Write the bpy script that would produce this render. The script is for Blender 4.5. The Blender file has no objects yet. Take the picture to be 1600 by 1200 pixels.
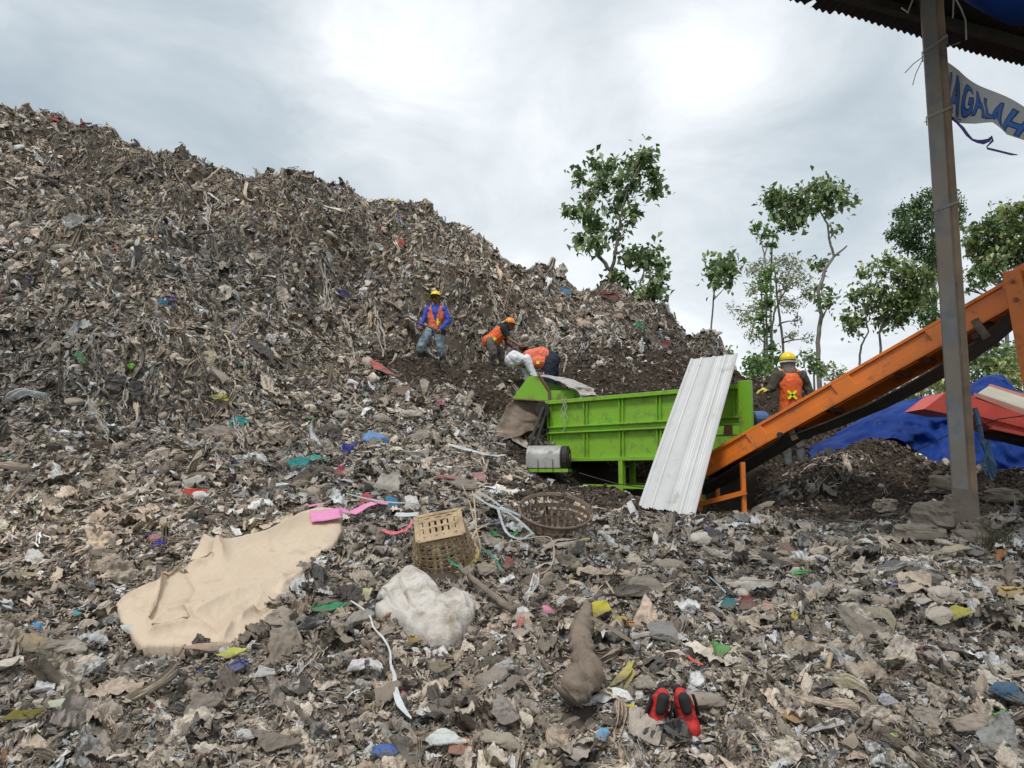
import bpy, bmesh, math, random
import numpy as np
from mathutils import Vector, Matrix, Euler
from math import radians, sin, cos, tan, pi

scene = bpy.context.scene
COL = scene.collection
rng = np.random.default_rng(7)
random.seed(7)

# ------------------------------------------------------------ camera
F = 1186.0                     # focal length in photo pixels (photo 1600 wide)
PITCH = radians(6.6)
EYE = 1.5
cam_d = bpy.data.cameras.new("camera")
cam_d.sensor_width = 36
cam_d.lens = 36 * F / 1600
cam_d.clip_end = 3000
cam = bpy.data.objects.new("camera", cam_d)
COL.objects.link(cam)
cam.location = (0, 0, EYE)
cam.rotation_euler = (pi / 2 + PITCH, 0, 0)
scene.camera = cam

# ------------------------------------------------------------ light
SUN_ELEV, SUN_AZ = radians(60), radians(205)     # azimuth from +Y towards +X
sd = bpy.data.lights.new("sun", 'SUN')
sd.energy = 1.5
sd.angle = radians(14)
sd.color = (1.0, .965, .91)
sun = bpy.data.objects.new("sun", sd)
COL.objects.link(sun)
sdir = Vector((sin(SUN_AZ) * cos(SUN_ELEV), cos(SUN_AZ) * cos(SUN_ELEV), sin(SUN_ELEV)))
sun.rotation_euler = (-sdir).to_track_quat('-Z', 'Y').to_euler()
scene.view_settings.view_transform = 'Standard'
scene.view_settings.look = 'None'
scene.view_settings.exposure = 0.58
scene.view_settings.gamma = 1.0

world = bpy.data.worlds.new("World")
scene.world = world
world.use_nodes = True
wt = world.node_tree
wt.nodes.clear()
def wn(t, **k):
    n = wt.nodes.new(t)
    for a, b in k.items(): setattr(n, a, b)
    return n
def wmath(op, a, b=None, c=None):
    n = wn('ShaderNodeMath', operation=op)
    for i, v in enumerate((a, b, c)):
        if v is None: continue
        if isinstance(v, (int, float)): n.inputs[i].default_value = v
        else: wt.links.new(v, n.inputs[i])
    return n.outputs[0]
w_out = wn('ShaderNodeOutputWorld'); w_bg = wn('ShaderNodeBackground')
w_bg.inputs[1].default_value = 0.10
w_sky = wn('ShaderNodeTexSky', sky_type='NISHITA')
w_sky.sun_disc = False
w_sky.sun_elevation = SUN_ELEV
w_sky.sun_rotation = SUN_AZ
w_tc = wn('ShaderNodeTexCoord')
w_sep = wn('ShaderNodeSeparateXYZ'); wt.links.new(w_tc.outputs['Generated'], w_sep.inputs[0])
zc = wmath('ADD', wmath('MAXIMUM', w_sep.outputs[2], 0.0), 0.32)
w_cmb = wn('ShaderNodeCombineXYZ')
wt.links.new(wmath('DIVIDE', w_sep.outputs[0], zc), w_cmb.inputs[0])
wt.links.new(wmath('DIVIDE', w_sep.outputs[1], zc), w_cmb.inputs[1])
def wnoise(scale, detail, rough, dist, loc):
    m = wn('ShaderNodeMapping'); m.inputs['Location'].default_value = loc
    wt.links.new(w_cmb.outputs[0], m.inputs[0])
    n = wn('ShaderNodeTexNoise'); n.inputs['Scale'].default_value = scale
    n.inputs['Detail'].default_value = detail; n.inputs['Roughness'].default_value = rough
    n.inputs['Distortion'].default_value = dist
    wt.links.new(m.outputs[0], n.inputs['Vector'])
    return n.outputs[0]
n1 = wnoise(1.15, 7, .56, .3, (3.1, 1.7, 0))
n2 = wnoise(3.1, 7, .6, .5, (8.3, 4.2, 0))
def wglow(u, v, width):
    """brightness of the cloud layer round a direction (where the sun stands behind it)"""
    d = Vector(((u - 800) / F, 1, (600 - v) / F)); d.rotate(Euler((PITCH, 0, 0))); d.normalize()
    n = wn('ShaderNodeVectorMath', operation='DOT_PRODUCT')
    nz = wn('ShaderNodeVectorMath', operation='NORMALIZE'); wt.links.new(w_tc.outputs['Generated'], nz.inputs[0])
    wt.links.new(nz.outputs[0], n.inputs[0]); n.inputs[1].default_value = d
    a = wmath('MULTIPLY', wmath('SUBTRACT', n.outputs['Value'], 1.0), 1.0 / (1 - cos(radians(width))))
    return wmath('POWER', 2.718, a)
g1 = wglow(595, 80, 5.5); g2 = wglow(1085, 100, 5.5); g3 = wglow(860, 120, 26); g4 = wglow(1330, 400, 11)
g5 = wglow(150, 130, 17); g6 = wglow(980, 30, 6); g7 = wglow(1150, 560, 12); g8 = wglow(760, 400, 8)
s = wmath('MULTIPLY_ADD', n1, 0.70, 0.185)
s = wmath('MULTIPLY_ADD', n2, 0.42, wmath('ADD', s, -0.21))
g1 = wmath('MULTIPLY', g1, wmath('MULTIPLY', n2, 1.9)); g2 = wmath('MULTIPLY', g2, wmath('MULTIPLY', n2, 1.9))
for g, k in ((g1, .34), (g2, .19), (g3, .035), (g4, -.10), (g5, -.12), (g6, -.14), (g7, .16), (g8, .02)):
    s = wmath('MULTIPLY_ADD', g, k, s)
ramp = wn('ShaderNodeValToRGB'); wt.links.new(s, ramp.inputs[0])
cr = ramp.color_ramp
cr.interpolation = 'B_SPLINE'
stops = [(.28, (.33, .40, .455)), (.43, (.45, .515, .56)), (.55, (.585, .63, .665)), (.70, (.76, .795, .82)), (.92, (1.0, 1.02, 1.03))]
while len(cr.elements) < len(stops): cr.elements.new(0.5)
for e, (p, c) in zip(cr.elements, stops):
    e.position = p; e.color = (*c, 1)
w_sc = wn('ShaderNodeVectorMath', operation='SCALE'); w_sc.inputs['Scale'].default_value = 8.6
wt.links.new(ramp.outputs[0], w_sc.inputs[0])
w_mix = wn('ShaderNodeMix', data_type='RGBA'); w_mix.inputs[0].default_value = 0.95   # thick overcast over the clear sky
wt.links.new(w_sky.outputs[0], w_mix.inputs[6]); wt.links.new(w_sc.outputs[0], w_mix.inputs[7])
wt.links.new(w_mix.outputs[2], w_bg.inputs[0]); wt.links.new(w_bg.outputs[0], w_out.inputs[0])

# ------------------------------------------------------------ helpers
def ray(u, v):
    d = Vector(((u - 800) / F, 1.0, (600 - v) / F))
    d.rotate(Euler((PITCH, 0, 0)))
    return d / d.y                      # scaled so that y = 1
def P(u, v, d):
    """a point at forward distance d metres seen towards photo pixel (u, v)"""
    return Vector((0, 0, EYE)) + ray(u, v) * d

def tag(o, label=None, cat=None, group=None, kind=None):
    if label: o['label'] = label
    if cat: o['category'] = cat
    if group: o['group'] = group
    if kind: o['kind'] = kind
    return o
def empty(name, loc, label, cat, group=None, rz=0):
    o = bpy.data.objects.new(name, None)
    o.empty_display_size = .1
    COL.objects.link(o); o.location = loc; o.rotation_euler = (0, 0, rz)
    return tag(o, label, cat, group)
def link(name, me, mat=None, parent=None, world=True):
    """link a mesh; coordinates are world ones unless world=False, then local to the parent"""
    o = bpy.data.objects.new(name, me)
    COL.objects.link(o)
    if mat is not None:
        for m in (mat if isinstance(mat, (list, tuple)) else [mat]): me.materials.append(m)
    if parent is not None:
        o.parent = parent
        if world:
            chain = Matrix.Identity(4); p = parent
            while p is not None:
                chain = Matrix.LocRotScale(p.location, p.rotation_euler, p.scale) @ chain
                p = p.parent
            me.transform(chain.inverted())
    return o
def rebase(o):
    """move the origin of a top-level mesh to the bottom centre of its own mesh"""
    me = o.data
    n = len(me.vertices); a = np.empty(n * 3); me.vertices.foreach_get('co', a); a = a.reshape(-1, 3)
    c = Vector(((a[:, 0].min() + a[:, 0].max()) / 2, (a[:, 1].min() + a[:, 1].max()) / 2, a[:, 2].min()))
    me.transform(Matrix.Translation(-c)); o.location = c
    return o
def mesh(name, verts, faces, smooth=False):
    me = bpy.data.meshes.new(name)
    me.from_pydata([tuple(v) for v in verts], [], [tuple(f) for f in faces])
    if smooth:
        me.polygons.foreach_set('use_smooth', [True] * len(me.polygons))
    return me

class MB:
    """collects simple shapes into one mesh"""
    def __init__(s): s.v = []; s.f = []
    def add(s, vs, fs):
        b = len(s.v); s.v += [Vector(v) for v in vs]; s.f += [tuple(i + b for i in f) for f in fs]; return s
    def box(s, c, size, M=None, taper=None):
        x, y, z = [k / 2 for k in size]
        vs = [Vector((sx * x, sy * y, sz * z)) for sz in (-1, 1) for sx, sy in ((-1, -1), (1, -1), (1, 1), (-1, 1))]
        if taper: vs = [Vector((v.x * taper, v.y * taper, v.z)) if v.z > 0 else v for v in vs]
        if M is not None: vs = [M @ v for v in vs]
        return s.add([v + Vector(c) for v in vs], [(3, 2, 1, 0), (4, 5, 6, 7), (0, 1, 5, 4), (1, 2, 6, 5), (2, 3, 7, 6), (3, 0, 4, 7)])
    def bar(s, a, b, w, h=None, up=(0, 0, 1)):
        a, b = Vector(a), Vector(b); h = h or w
        d = (b - a).normalized(); u = Vector(up); sd_ = d.cross(u)
        if sd_.length < 1e-4: sd_ = d.cross(Vector((1, 0, 0)))
        sd_.normalize(); u = sd_.cross(d)
        vs = [p + sd_ * (sx * w / 2) + u * (sy * h / 2) for p in (a, b) for sx, sy in ((-1, -1), (1, -1), (1, 1), (-1, 1))]
        return s.add(vs, [(0, 1, 2, 3), (7, 6, 5, 4), (0, 4, 5, 1), (1, 5, 6, 2), (2, 6, 7, 3), (3, 7, 4, 0)])
    def tube(s, pts, r, n=8, caps=True):
        pts = [Vector(p) for p in pts]; m = len(pts)
        rs = r if isinstance(r, (list, tuple)) else [r] * m
        t0 = (pts[1] - pts[0]).normalized()
        nrm = t0.cross(Vector((0, 0, 1)))
        if nrm.length < .05: nrm = t0.cross(Vector((1, 0, 0)))
        nrm.normalize(); vs = []
        for i, p in enumerate(pts):
            t = (pts[min(i + 1, m - 1)] - pts[max(i - 1, 0)])
            if t.length < 1e-9: t = t0
            t.normalize(); nrm = (nrm - t * nrm.dot(t)).normalized(); bn = t.cross(nrm)
            for k in range(n):
                a = 2 * pi * k / n
                vs.append(p + (nrm * cos(a) + bn * sin(a)) * rs[i])
        fs = [(i * n + k, i * n + (k + 1) % n, (i + 1) * n + (k + 1) % n, (i + 1) * n + k) for i in range(m - 1) for k in range(n)]
        if caps: fs += [tuple(reversed(range(n))), tuple(range((m - 1) * n, m * n))]
        return s.add(vs, fs)
    def ribbon(s, pts, w, nrm=(0, 0, 1), t=.002):
        """flat strip of real thickness along pts"""
        pts = [Vector(p) for p in pts]; m = len(pts); vs = []
        for i, p in enumerate(pts):
            d = (pts[min(i + 1, m - 1)] - pts[max(i - 1, 0)]).normalized()
            nn = Vector(nrm[i]) if isinstance(nrm, list) else Vector(nrm)
            sd_ = d.cross(nn)
            if sd_.length < .05: sd_ = d.cross(Vector((.3, 1, .2)))
            sd_.normalize(); up = sd_.cross(d).normalized()
            ww = w[i] if isinstance(w, (list, tuple)) else w
            vs += [p - sd_ * ww / 2 - up * t / 2, p + sd_ * ww / 2 - up * t / 2, p + sd_ * ww / 2 + up * t / 2, p - sd_ * ww / 2 + up * t / 2]
        fs = [(i * 4 + k, i * 4 + (k + 1) % 4, (i + 1) * 4 + (k + 1) % 4, (i + 1) * 4 + k) for i in range(m - 1) for k in range(4)]
        fs += [(3, 2, 1, 0), tuple(range((m - 1) * 4, m * 4))]
        return s.add(vs, fs)
    def prism(s, pts, off):
        """polygon pts extruded by vector off"""
        n = len(pts); off = Vector(off)
        vs = [Vector(p) for p in pts] + [Vector(p) + off for p in pts]
        return s.add(vs, [tuple(reversed(range(n))), tuple(range(n, 2 * n))] + [(i, (i + 1) % n, (i + 1) % n + n, i + n) for i in range(n)])
    def build(s, name, mat=None, parent=None, smooth=False, bevel=0, world=True):
        me = mesh(name, s.v, s.f, smooth)
        bm = bmesh.new(); bm.from_mesh(me); bmesh.ops.recalc_face_normals(bm, faces=bm.faces)
        if bevel: bmesh.ops.bevel(bm, geom=list(bm.edges), offset=bevel, segments=1, affect='EDGES', clamp_overlap=True)
        bm.to_mesh(me); bm.free()
        return link(name, me, mat, parent, world)

# vectorised value noise
def _h(ix, iy, iz, seed):
    n = (ix.astype(np.int64) * 374761393 + iy.astype(np.int64) * 668265263 + iz.astype(np.int64) * 2147483647 + seed * 144269504) & 0xffffffff
    n = ((n ^ (n >> 13)) * 1274126177) & 0xffffffff
    return ((n ^ (n >> 16)) & 0xffffff) / float(0xffffff) * 2 - 1
def vnoise(x, y, z=None, seed=0):
    if z is None: z = np.zeros_like(x)
    x0, y0, z0 = np.floor(x), np.floor(y), np.floor(z)
    fx, fy, fz = x - x0, y - y0, z - z0
    sx, sy, sz = [f * f * (3 - 2 * f) for f in (fx, fy, fz)]
    r = 0
    for dx in (0, 1):
        for dy in (0, 1):
            for dz in (0, 1):
                w = (sx if dx else 1 - sx) * (sy if dy else 1 - sy) * (sz if dz else 1 - sz)
                r = r + w * _h(x0 + dx, y0 + dy, z0 + dz, seed)
    return r
def fbm(x, y, z=None, seed=0, oct=4, gain=.5):
    r = 0; a = 1.0; f = 1.0
    for o in range(oct):
        r = r + a * vnoise(x * f, y * f, None if z is None else z * f, seed + o * 17); a *= gain; f *= 2.03
    return r

# ------------------------------------------------------------ materials
def mat(name, col, rough=.7, metal=0, spec=.4, var=None, vscale=6.0, vamt=.35, bump=0, bscale=30.0, detail=6, emit=None, trans=0, wear=None, wscale=5, wlo=.55, whi=.7, coat=0, coords='Object'):
    """procedural Principled material; var: second colour mixed by noise, wear: third colour in patches (rust, mud, dirt)"""
    m = bpy.data.materials.new(name); m.use_nodes = True
    nt = m.node_tree; b = nt.nodes['Principled BSDF']
    b.inputs['Roughness'].default_value = rough; b.inputs['Metallic'].default_value = metal
    b.inputs['Specular IOR Level'].default_value = spec; b.inputs['Coat Weight'].default_value = coat
    tc = nt.nodes.new('ShaderNodeTexCoord')
    def noise(sc, de=detail, ro=.6):
        n = nt.nodes.new('ShaderNodeTexNoise'); n.inputs['Scale'].default_value = sc
        n.inputs['Detail'].default_value = de; n.inputs['Roughness'].default_value = ro
        nt.links.new(tc.outputs[coords], n.inputs['Vector']); return n
    def mix(fac, a, c):
        x = nt.nodes.new('ShaderNodeMix'); x.data_type = 'RGBA'; nt.links.new(fac, x.inputs[0])
        for i, q in ((6, a), (7, c)):
            if isinstance(q, tuple): x.inputs[i].default_value = (*q, 1)
            else: nt.links.new(q, x.inputs[i])
        return x.outputs[2]
    def rng_(sock, lo, hi, a=0, c=1):
        r = nt.nodes.new('ShaderNodeMapRange'); r.inputs[1].default_value = lo; r.inputs[2].default_value = hi
        r.inputs[3].default_value = a; r.inputs[4].default_value = c; nt.links.new(sock, r.inputs[0]); return r.outputs[0]
    c = tuple(col)
    if var is not None:
        c = mix(rng_(noise(vscale).outputs[0], .5 - vamt / 2, .5 + vamt / 2), c, tuple(var))
    if wear is not None:
        wm = rng_(noise(wscale, 10, .7).outputs[0], wlo, whi)
        c = mix(wm, c, tuple(wear))
        nt.links.new(rng_(wm, 0, 1, rough, min(1, rough + .3)), b.inputs['Roughness'])
    if isinstance(c, tuple): b.inputs['Base Color'].default_value = (*c, 1)
    else: nt.links.new(c, b.inputs['Base Color'])
    if bump:
        bn = nt.nodes.new('ShaderNodeBump'); bn.inputs['Strength'].default_value = bump; bn.inputs['Distance'].default_value = .02
        nt.links.new(noise(bscale, 8).outputs[0], bn.inputs['Height']); nt.links.new(bn.outputs[0], b.inputs['Normal'])
    if trans:
        t = nt.nodes.new('ShaderNodeBsdfTranslucent'); ms = nt.nodes.new('ShaderNodeMixShader'); ms.inputs[0].default_value = trans
        if isinstance(c, tuple): t.inputs[0].default_value = (*c, 1)
        else: nt.links.new(c, t.inputs[0])
        nt.links.new(b.outputs[0], ms.inputs[1]); nt.links.new(t.outputs[0], ms.inputs[2])
        nt.links.new(ms.outputs[0], nt.nodes['Material Output'].inputs[0])
    return m

# ------------------------------------------------------------ terrain
CP = []      # control points (x, y, z), from where things are seen and how far they stand
def cp(u, v, d, dz=0):
    p = P(u, v, d); CP.append((p.x, p.y, p.z + dz))
for u, rows in {
    -260: [(1000, 4.2), (800, 6.4), (600, 9.2), (400, 12.7), (230, 16.5), (110, 20)],
    0: [(1200, 3.0), (1000, 4.3), (900, 5.3), (800, 6.5), (700, 7.9), (600, 9.4), (500, 11.2), (400, 13.2), (300, 15.8), (220, 18.5), (176, 20)],
    140: [(1100, 3.4), (930, 4.9), (820, 6.3), (700, 8.0), (640, 9.0), (565, 9.35), (545, 10.2), (470, 11.6), (370, 14.2), (280, 17.6), (236, 19.8)],
    300: [(1200, 3.0), (1030, 4.0), (900, 5.0), (800, 6.3), (700, 8.1), (625, 9.8), (555, 10.1), (535, 10.9), (470, 12.8), (370, 16), (290, 19.0), (256, 20.4)],
    460: [(1100, 3.4), (960, 4.5), (850, 5.8), (760, 7.6), (680, 9.6), (600, 11.6), (530, 13.2), (440, 15.6), (350, 17.6), (300, 19), (280, 20.6)],
    560: [(1200, 3.0), (1000, 4.1), (880, 5.4), (800, 6.9), (740, 8.6), (690, 10.2), (630, 12.2), (570, 14.2), (500, 16), (410, 18.2), (325, 20.6)],
    640: [(900, 5.15), (780, 7.4), (700, 10.2), (640, 12.2), (590, 14.2), (560, 15.3), (480, 16.3), (400, 17.4), (360, 18.6), (335, 20.2)],
    680: [(840, 6.1), (620, 12.9), (576, 15.2), (548, 16.1), (450, 16.7), (395, 17.3), (366, 18.6), (348, 20.2)],
    760: [(1200, 3.0), (1000, 4.0), (900, 5.1), (820, 6.7), (760, 9.4), (720, 10.8), (660, 12.4), (615, 12.9), (568, 15.1), (530, 16.6), (450, 17.3), (415, 18.2), (393, 20.2)],
    860: [(860, 6.0), (800, 8.2), (765, 10.8), (735, 12.2), (650, 13.0), (600, 13.8), (560, 15.8), (500, 18), (440, 20.6)],
    960: [(1200, 3.0), (1000, 4.0), (900, 5.1), (850, 6.2), (805, 8.8), (768, 11.4), (760, 12.4), (640, 13.3), (600, 14), (568, 15), (530, 17.6), (463, 20.2)],
    1050: [(860, 6.0), (810, 9.0), (772, 11.6), (640, 13.2), (572, 14.6), (545, 18), (522, 19.6)],
    1110: [(1100, 3.4), (806, 9.4), (780, 10.6), (640, 12.8), (574, 14.4), (558, 17.6)],
    1180: [(1200, 3.0), (1000, 4.0), (900, 5.1), (850, 6.1), (800, 9.6), (785, 10.3), (735, 10.9), (660, 12.1), (585, 14.0)],
    1240: [(820, 7.8), (792, 9.5), (765, 10.0), (724, 11.0), (690, 11.9), (602, 13.7)],
    1310: [(900, 5.1), (800, 8.8), (775, 9.5), (715, 10.0), (697, 10.5), (660, 12.6)],
    1370: [(1200, 3.0), (1000, 4.0), (820, 7.6), (775, 9.4), (712, 10.0), (686, 10.6)],
    1450: [(900, 5.0), (850, 5.9), (800, 8.3), (770, 9.3), (722, 10.4)],
    1520: [(1100, 3.4), (850, 5.9), (800, 8.0), (770, 9.0), (742, 10.2)],
    1600: [(1200, 3.0), (1000, 4.0), (900, 5.0), (850, 5.9), (800, 7.8), (760, 9.0), (742, 10.2)],
    1850: [(1100, 3.4), (900, 4.9), (850, 5.8), (790, 7.8), (755, 10)],
}.items():
    for v, d in rows: cp(u, v, d)
CP += [(x, y, 0.0) for x in (-6, -3, 0, 3, 6) for y in (-2.5, -.5, 1.2)]
CP += [(x, y, z) for x, y, z in (
    (-24, 21, 13), (-18, 26, 12.2), (-24, 30, 12), (-10, 28, 10.5), (-12, 33, 10), (-3, 26, 8.3), (-2, 31, 7.5), (3, 26, 5.0), (4, 24.5, 4.3), (8, 22, 1.6),
    (3, 31, 4), (9, 27, .8), (-24, 10, 6.5), (-24, 3, 4.5), (-14, 4, 3.0), (-10, 0, 1.2), (-24, -2, 4), (-9, 6, 2.3), (-14, 12, 6.6),
    (6.6, 13.2, 1.3), (8, 12, 1.2), (12, 12, 1.0), (6, 16, 1.2), (9, 17, .7), (12, 17, .4), (6, 20, 1.4), (16, 8, .6), (20, 14, 0), (16, 24, 0), (20, 30, -.2),
    (14, 33, -.2), (5, 34, 1.5), (19, -1, 0), (10, 1, 0), (13, 4, .5), (10, 8, 1.1), (4.9, 13.2, 1.9), (5.6, 12.2, 1.5))]
CP = np.array(CP)
GX0, GX1, GY0, GY1, GS = -24.0, 20.0, -2.5, 34.0, 0.08
gx = np.arange(GX0, GX1 + 1e-6, GS); gy = np.arange(GY0, GY1 + 1e-6, GS)
def rbf_grid():
    n = len(CP); d = np.sqrt(((CP[:, None, :2] - CP[None, :, :2]) ** 2).sum(-1) + .15)
    A = np.zeros((n + 3, n + 3)); A[:n, :n] = d + np.eye(n) * 0.02; A[:n, n] = 1; A[:n, n + 1:] = CP[:, :2]; A[n:, :n] = A[:n, n:].T
    w = np.linalg.solve(A, np.concatenate([CP[:, 2], np.zeros(3)]))
    X, Y = np.meshgrid(gx, gy); Z = w[n] + w[n + 1] * X + w[n + 2] * Y
    for i in range(n): Z += w[i] * np.sqrt((X - CP[i, 0]) ** 2 + (Y - CP[i, 1]) ** 2 + .15)
    return X, Y, Z
GXX, GYY, GZ = rbf_grid()
dist = np.hypot(GXX, GYY)
amp = np.clip((dist - 2) / 14, 0.04, 1)
# mounds and gullies; less on the worked shelf and the flat plateau on the right
heap = np.clip((GZ - 1.2) / 3, 0, 1)
GZ0 = GZ.copy()
rid = 1 - np.abs(fbm(GXX * .55, GYY * .55, seed=5, oct=4)) * 2
GZ = GZ + amp * heap * (.30 * fbm(GXX * .45, GYY * .45, seed=2, oct=3) + .20 * rid - .08)
GZ = GZ + (.03 + .10 * amp * (.35 + heap)) * fbm(GXX * 1.7, GYY * 1.7, seed=9, oct=4, gain=.6)
# terraced bites: little overhang-like steps where the heap has been dug or has slipped
st = fbm(GXX * .35 + 4, GYY * .35, seed=31, oct=3)
GZ = GZ + heap * amp * .22 * np.tanh(6 * (((GZ0 * .62 + st) % 1.0) - .5)) * np.clip(1.2 - np.abs(st), 0, 1) * .8
edge = np.minimum.reduce([GXX - GX0, GX1 - GXX, GYY - GY0, GY1 - GYY])
GZ = np.where(edge < .25, -.6, GZ)
def H(x, y):
    x = np.asarray(x, float); y = np.asarray(y, float)
    i = np.clip((x - GX0) / GS, 0, len(gx) - 1.001); j = np.clip((y - GY0) / GS, 0, len(gy) - 1.001)
    a = i.astype(int); b = j.astype(int); fi = i - a; fj = j - b
    return (GZ[b, a] * (1 - fi) + GZ[b, a + 1] * fi) * (1 - fj) + (GZ[b + 1, a] * (1 - fi) + GZ[b + 1, a + 1] * fi) * fj
def NRM(x, y, e=.12):
    nx = -(H(x + e, y) - H(x - e, y)) / (2 * e); ny = -(H(x, y + e) - H(x, y - e)) / (2 * e)
    n = np.stack([nx, ny, np.ones_like(nx)], -1); return n / np.linalg.norm(n, axis=-1, keepdims=True)
def G(u, v, lo=2.2, hi=30):
    """where the line towards photo pixel (u, v) meets the terrain"""
    r = ray(u, v); ts = np.arange(lo, hi, .02)
    below = EYE + r.z * ts - H(r.x * ts, ts) < 0
    k = int(np.argmax(below)) if below.any() else len(ts) - 1
    t = ts[k]; return Vector((r.x * t, t, float(H(r.x * t, t))))
def on(x, y, dz=0): return Vector((x, y, float(H(x, y)) + dz))

M_soil = mat("refuse_soil", (.055, .044, .034), .95, spec=.15, var=(.12, .10, .08), vscale=3.0, vamt=.5, bump=.8, bscale=14)
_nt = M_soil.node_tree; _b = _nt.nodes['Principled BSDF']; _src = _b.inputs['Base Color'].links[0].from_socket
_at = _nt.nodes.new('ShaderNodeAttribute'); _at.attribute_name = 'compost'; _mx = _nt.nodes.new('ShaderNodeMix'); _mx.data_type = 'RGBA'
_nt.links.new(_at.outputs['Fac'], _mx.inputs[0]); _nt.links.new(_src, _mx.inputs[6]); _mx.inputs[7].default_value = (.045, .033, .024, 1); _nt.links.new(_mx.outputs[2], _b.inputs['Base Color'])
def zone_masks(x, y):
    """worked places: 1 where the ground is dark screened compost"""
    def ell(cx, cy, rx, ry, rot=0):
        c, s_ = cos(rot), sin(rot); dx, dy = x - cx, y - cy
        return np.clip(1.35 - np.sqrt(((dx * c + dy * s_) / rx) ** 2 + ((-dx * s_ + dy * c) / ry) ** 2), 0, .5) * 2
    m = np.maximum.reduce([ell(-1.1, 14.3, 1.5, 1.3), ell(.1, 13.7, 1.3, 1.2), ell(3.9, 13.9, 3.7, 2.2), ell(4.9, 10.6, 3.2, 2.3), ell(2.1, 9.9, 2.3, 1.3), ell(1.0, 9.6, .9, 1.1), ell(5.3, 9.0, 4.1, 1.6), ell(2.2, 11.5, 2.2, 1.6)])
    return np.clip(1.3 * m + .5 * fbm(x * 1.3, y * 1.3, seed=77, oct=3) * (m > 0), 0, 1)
nx_, ny_ = len(gx), len(gy)
tv = np.stack([GXX, GYY, GZ], -1).reshape(-1, 3)
ii, jj = np.meshgrid(np.arange(nx_ - 1), np.arange(ny_ - 1))
a_ = (jj * nx_ + ii).reshape(-1)
tf = np.stack([a_, a_ + 1, a_ + 1 + nx_, a_ + nx_], -1)
def fast_mesh(name, v, f, smooth=True):
    me = bpy.data.meshes.new(name)
    v = np.ascontiguousarray(v, dtype=np.float32); f = np.ascontiguousarray(f, dtype=np.int32)
    me.vertices.add(len(v)); me.vertices.foreach_set('co', v.ravel())
    me.loops.add(f.size); me.loops.foreach_set('vertex_index', f.ravel())
    me.polygons.add(len(f)); me.polygons.foreach_set('loop_start', np.arange(0, f.size, f.shape[1], dtype=np.int32))
    me.polygons.foreach_set('loop_total', np.full(len(f), f.shape[1], dtype=np.int32))
    me.polygons.foreach_set('use_smooth', np.full(len(f), smooth))
    me.update(); me.validate(); return me
terrain = link("refuse_heap_terrain", fast_mesh("refuse_heap_terrain", tv, tf), M_soil)
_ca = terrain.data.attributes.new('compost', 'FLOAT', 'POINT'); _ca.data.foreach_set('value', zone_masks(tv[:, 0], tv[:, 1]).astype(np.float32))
tag(terrain, "brown dirt of the refuse heap under all the litter", "terrain", kind="structure")

M_grass = mat("field_green", (.05, .085, .025), .95, spec=.2, var=(.11, .12, .05), vscale=.08, vamt=.4, bump=.3, bscale=3)
gp = MB()
for i in range(24):
    for j in range(24):
        x0, x1 = [-1500 + 3000 * k / 24 for k in (i, i + 1)]; y0, y1 = [-1500 + 3000 * k / 24 for k in (j, j + 1)]
        gp.add([(x0, y0, -.35), (x1, y0, -.35), (x1, y1, -.35), (x0, y1, -.35)], [(0, 1, 2, 3)])
ground = gp.build("ground", M_grass)
tag(ground, "flat green land reaching to the horizon beyond the refuse heap", "ground", kind="structure")
# ------------------------------------------------------------ litter: loose refuse nobody could count
bits = bpy.data.collections.new("litter_shapes")
def tri(t): return np.abs((t % 1.0) - .5) * 2 - .5
def crumple(seed, n=9, asp=1.0, amp=.16, bend=.6, jag=.3, curl=0.0, folds=None, crease=.05):
    """a torn piece of sheet: straight torn edges, folded over once or twice and creased"""
    r = np.random.default_rng(seed)
    u = np.linspace(-1, 1, n); X, Y = np.meshgrid(u, u)
    ang = np.arctan2(Y, X); mx = np.maximum(np.abs(X), np.abs(Y))
    m = r.integers(4, 8); base = np.sort(r.uniform(0, 2 * pi, m)) * .35 + np.arange(m) * 2 * pi / m * .65; dd = r.uniform(.55, 1.05, m)
    R_ = np.full(ang.shape, 1.3)
    for a, d_ in zip(base, dd):
        c = np.cos(ang - a); R_ = np.where(c > .05, np.minimum(R_, d_ / np.maximum(c, .05)), R_)
    R_ = R_ * (1 + jag * .22 * vnoise(np.cos(ang) * 3 + seed, np.sin(ang) * 3, seed=seed))
    x = np.cos(ang) * mx * R_ * .5; y = np.sin(ang) * mx * R_ * .5 * asp
    z = np.zeros_like(x)
    a0 = r.uniform(0, pi); ux, uy = x * cos(a0) + y * sin(a0), -x * sin(a0) + y * cos(a0)
    z += amp * (1 - 2 * np.abs(fbm(ux * 3.2 + seed, uy * 1.4, seed=seed, oct=3))) * .55 + crease * (1 - 2 * np.abs(fbm(x * 7 + seed, y * 7, seed=seed + 1, oct=2)))
    V = np.stack([x, y, z], -1).reshape(-1, 3)
    for k in range(r.integers(1, 3) if folds is None else folds):
        a = r.uniform(0, 2 * pi); nrm = np.array([cos(a), sin(a), 0]); off = r.uniform(.02, .26)
        s_ = V @ nrm - off; th = radians(r.uniform(95, 172)); out = s_ > 0
        Vn = V.copy(); Vn[out] = V[out] + nrm * (s_[out] * (cos(th) - 1))[:, None]; Vn[out, 2] += s_[out] * sin(th) * r.choice([-1, 1])
        V = Vn
    t = V[:, 0] * cos(a0) + V[:, 1] * sin(a0); V[:, 2] += bend * t * t * r.choice([-1, 1]); V[:, 2] -= V[:, 2].mean()
    V[:, :2] *= 1.15
    i, j = np.meshgrid(np.arange(n - 1), np.arange(n - 1)); b = (j * n + i).reshape(-1)
    return V, np.stack([b, b + 1, b + 1 + n, b + n], -1)
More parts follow.
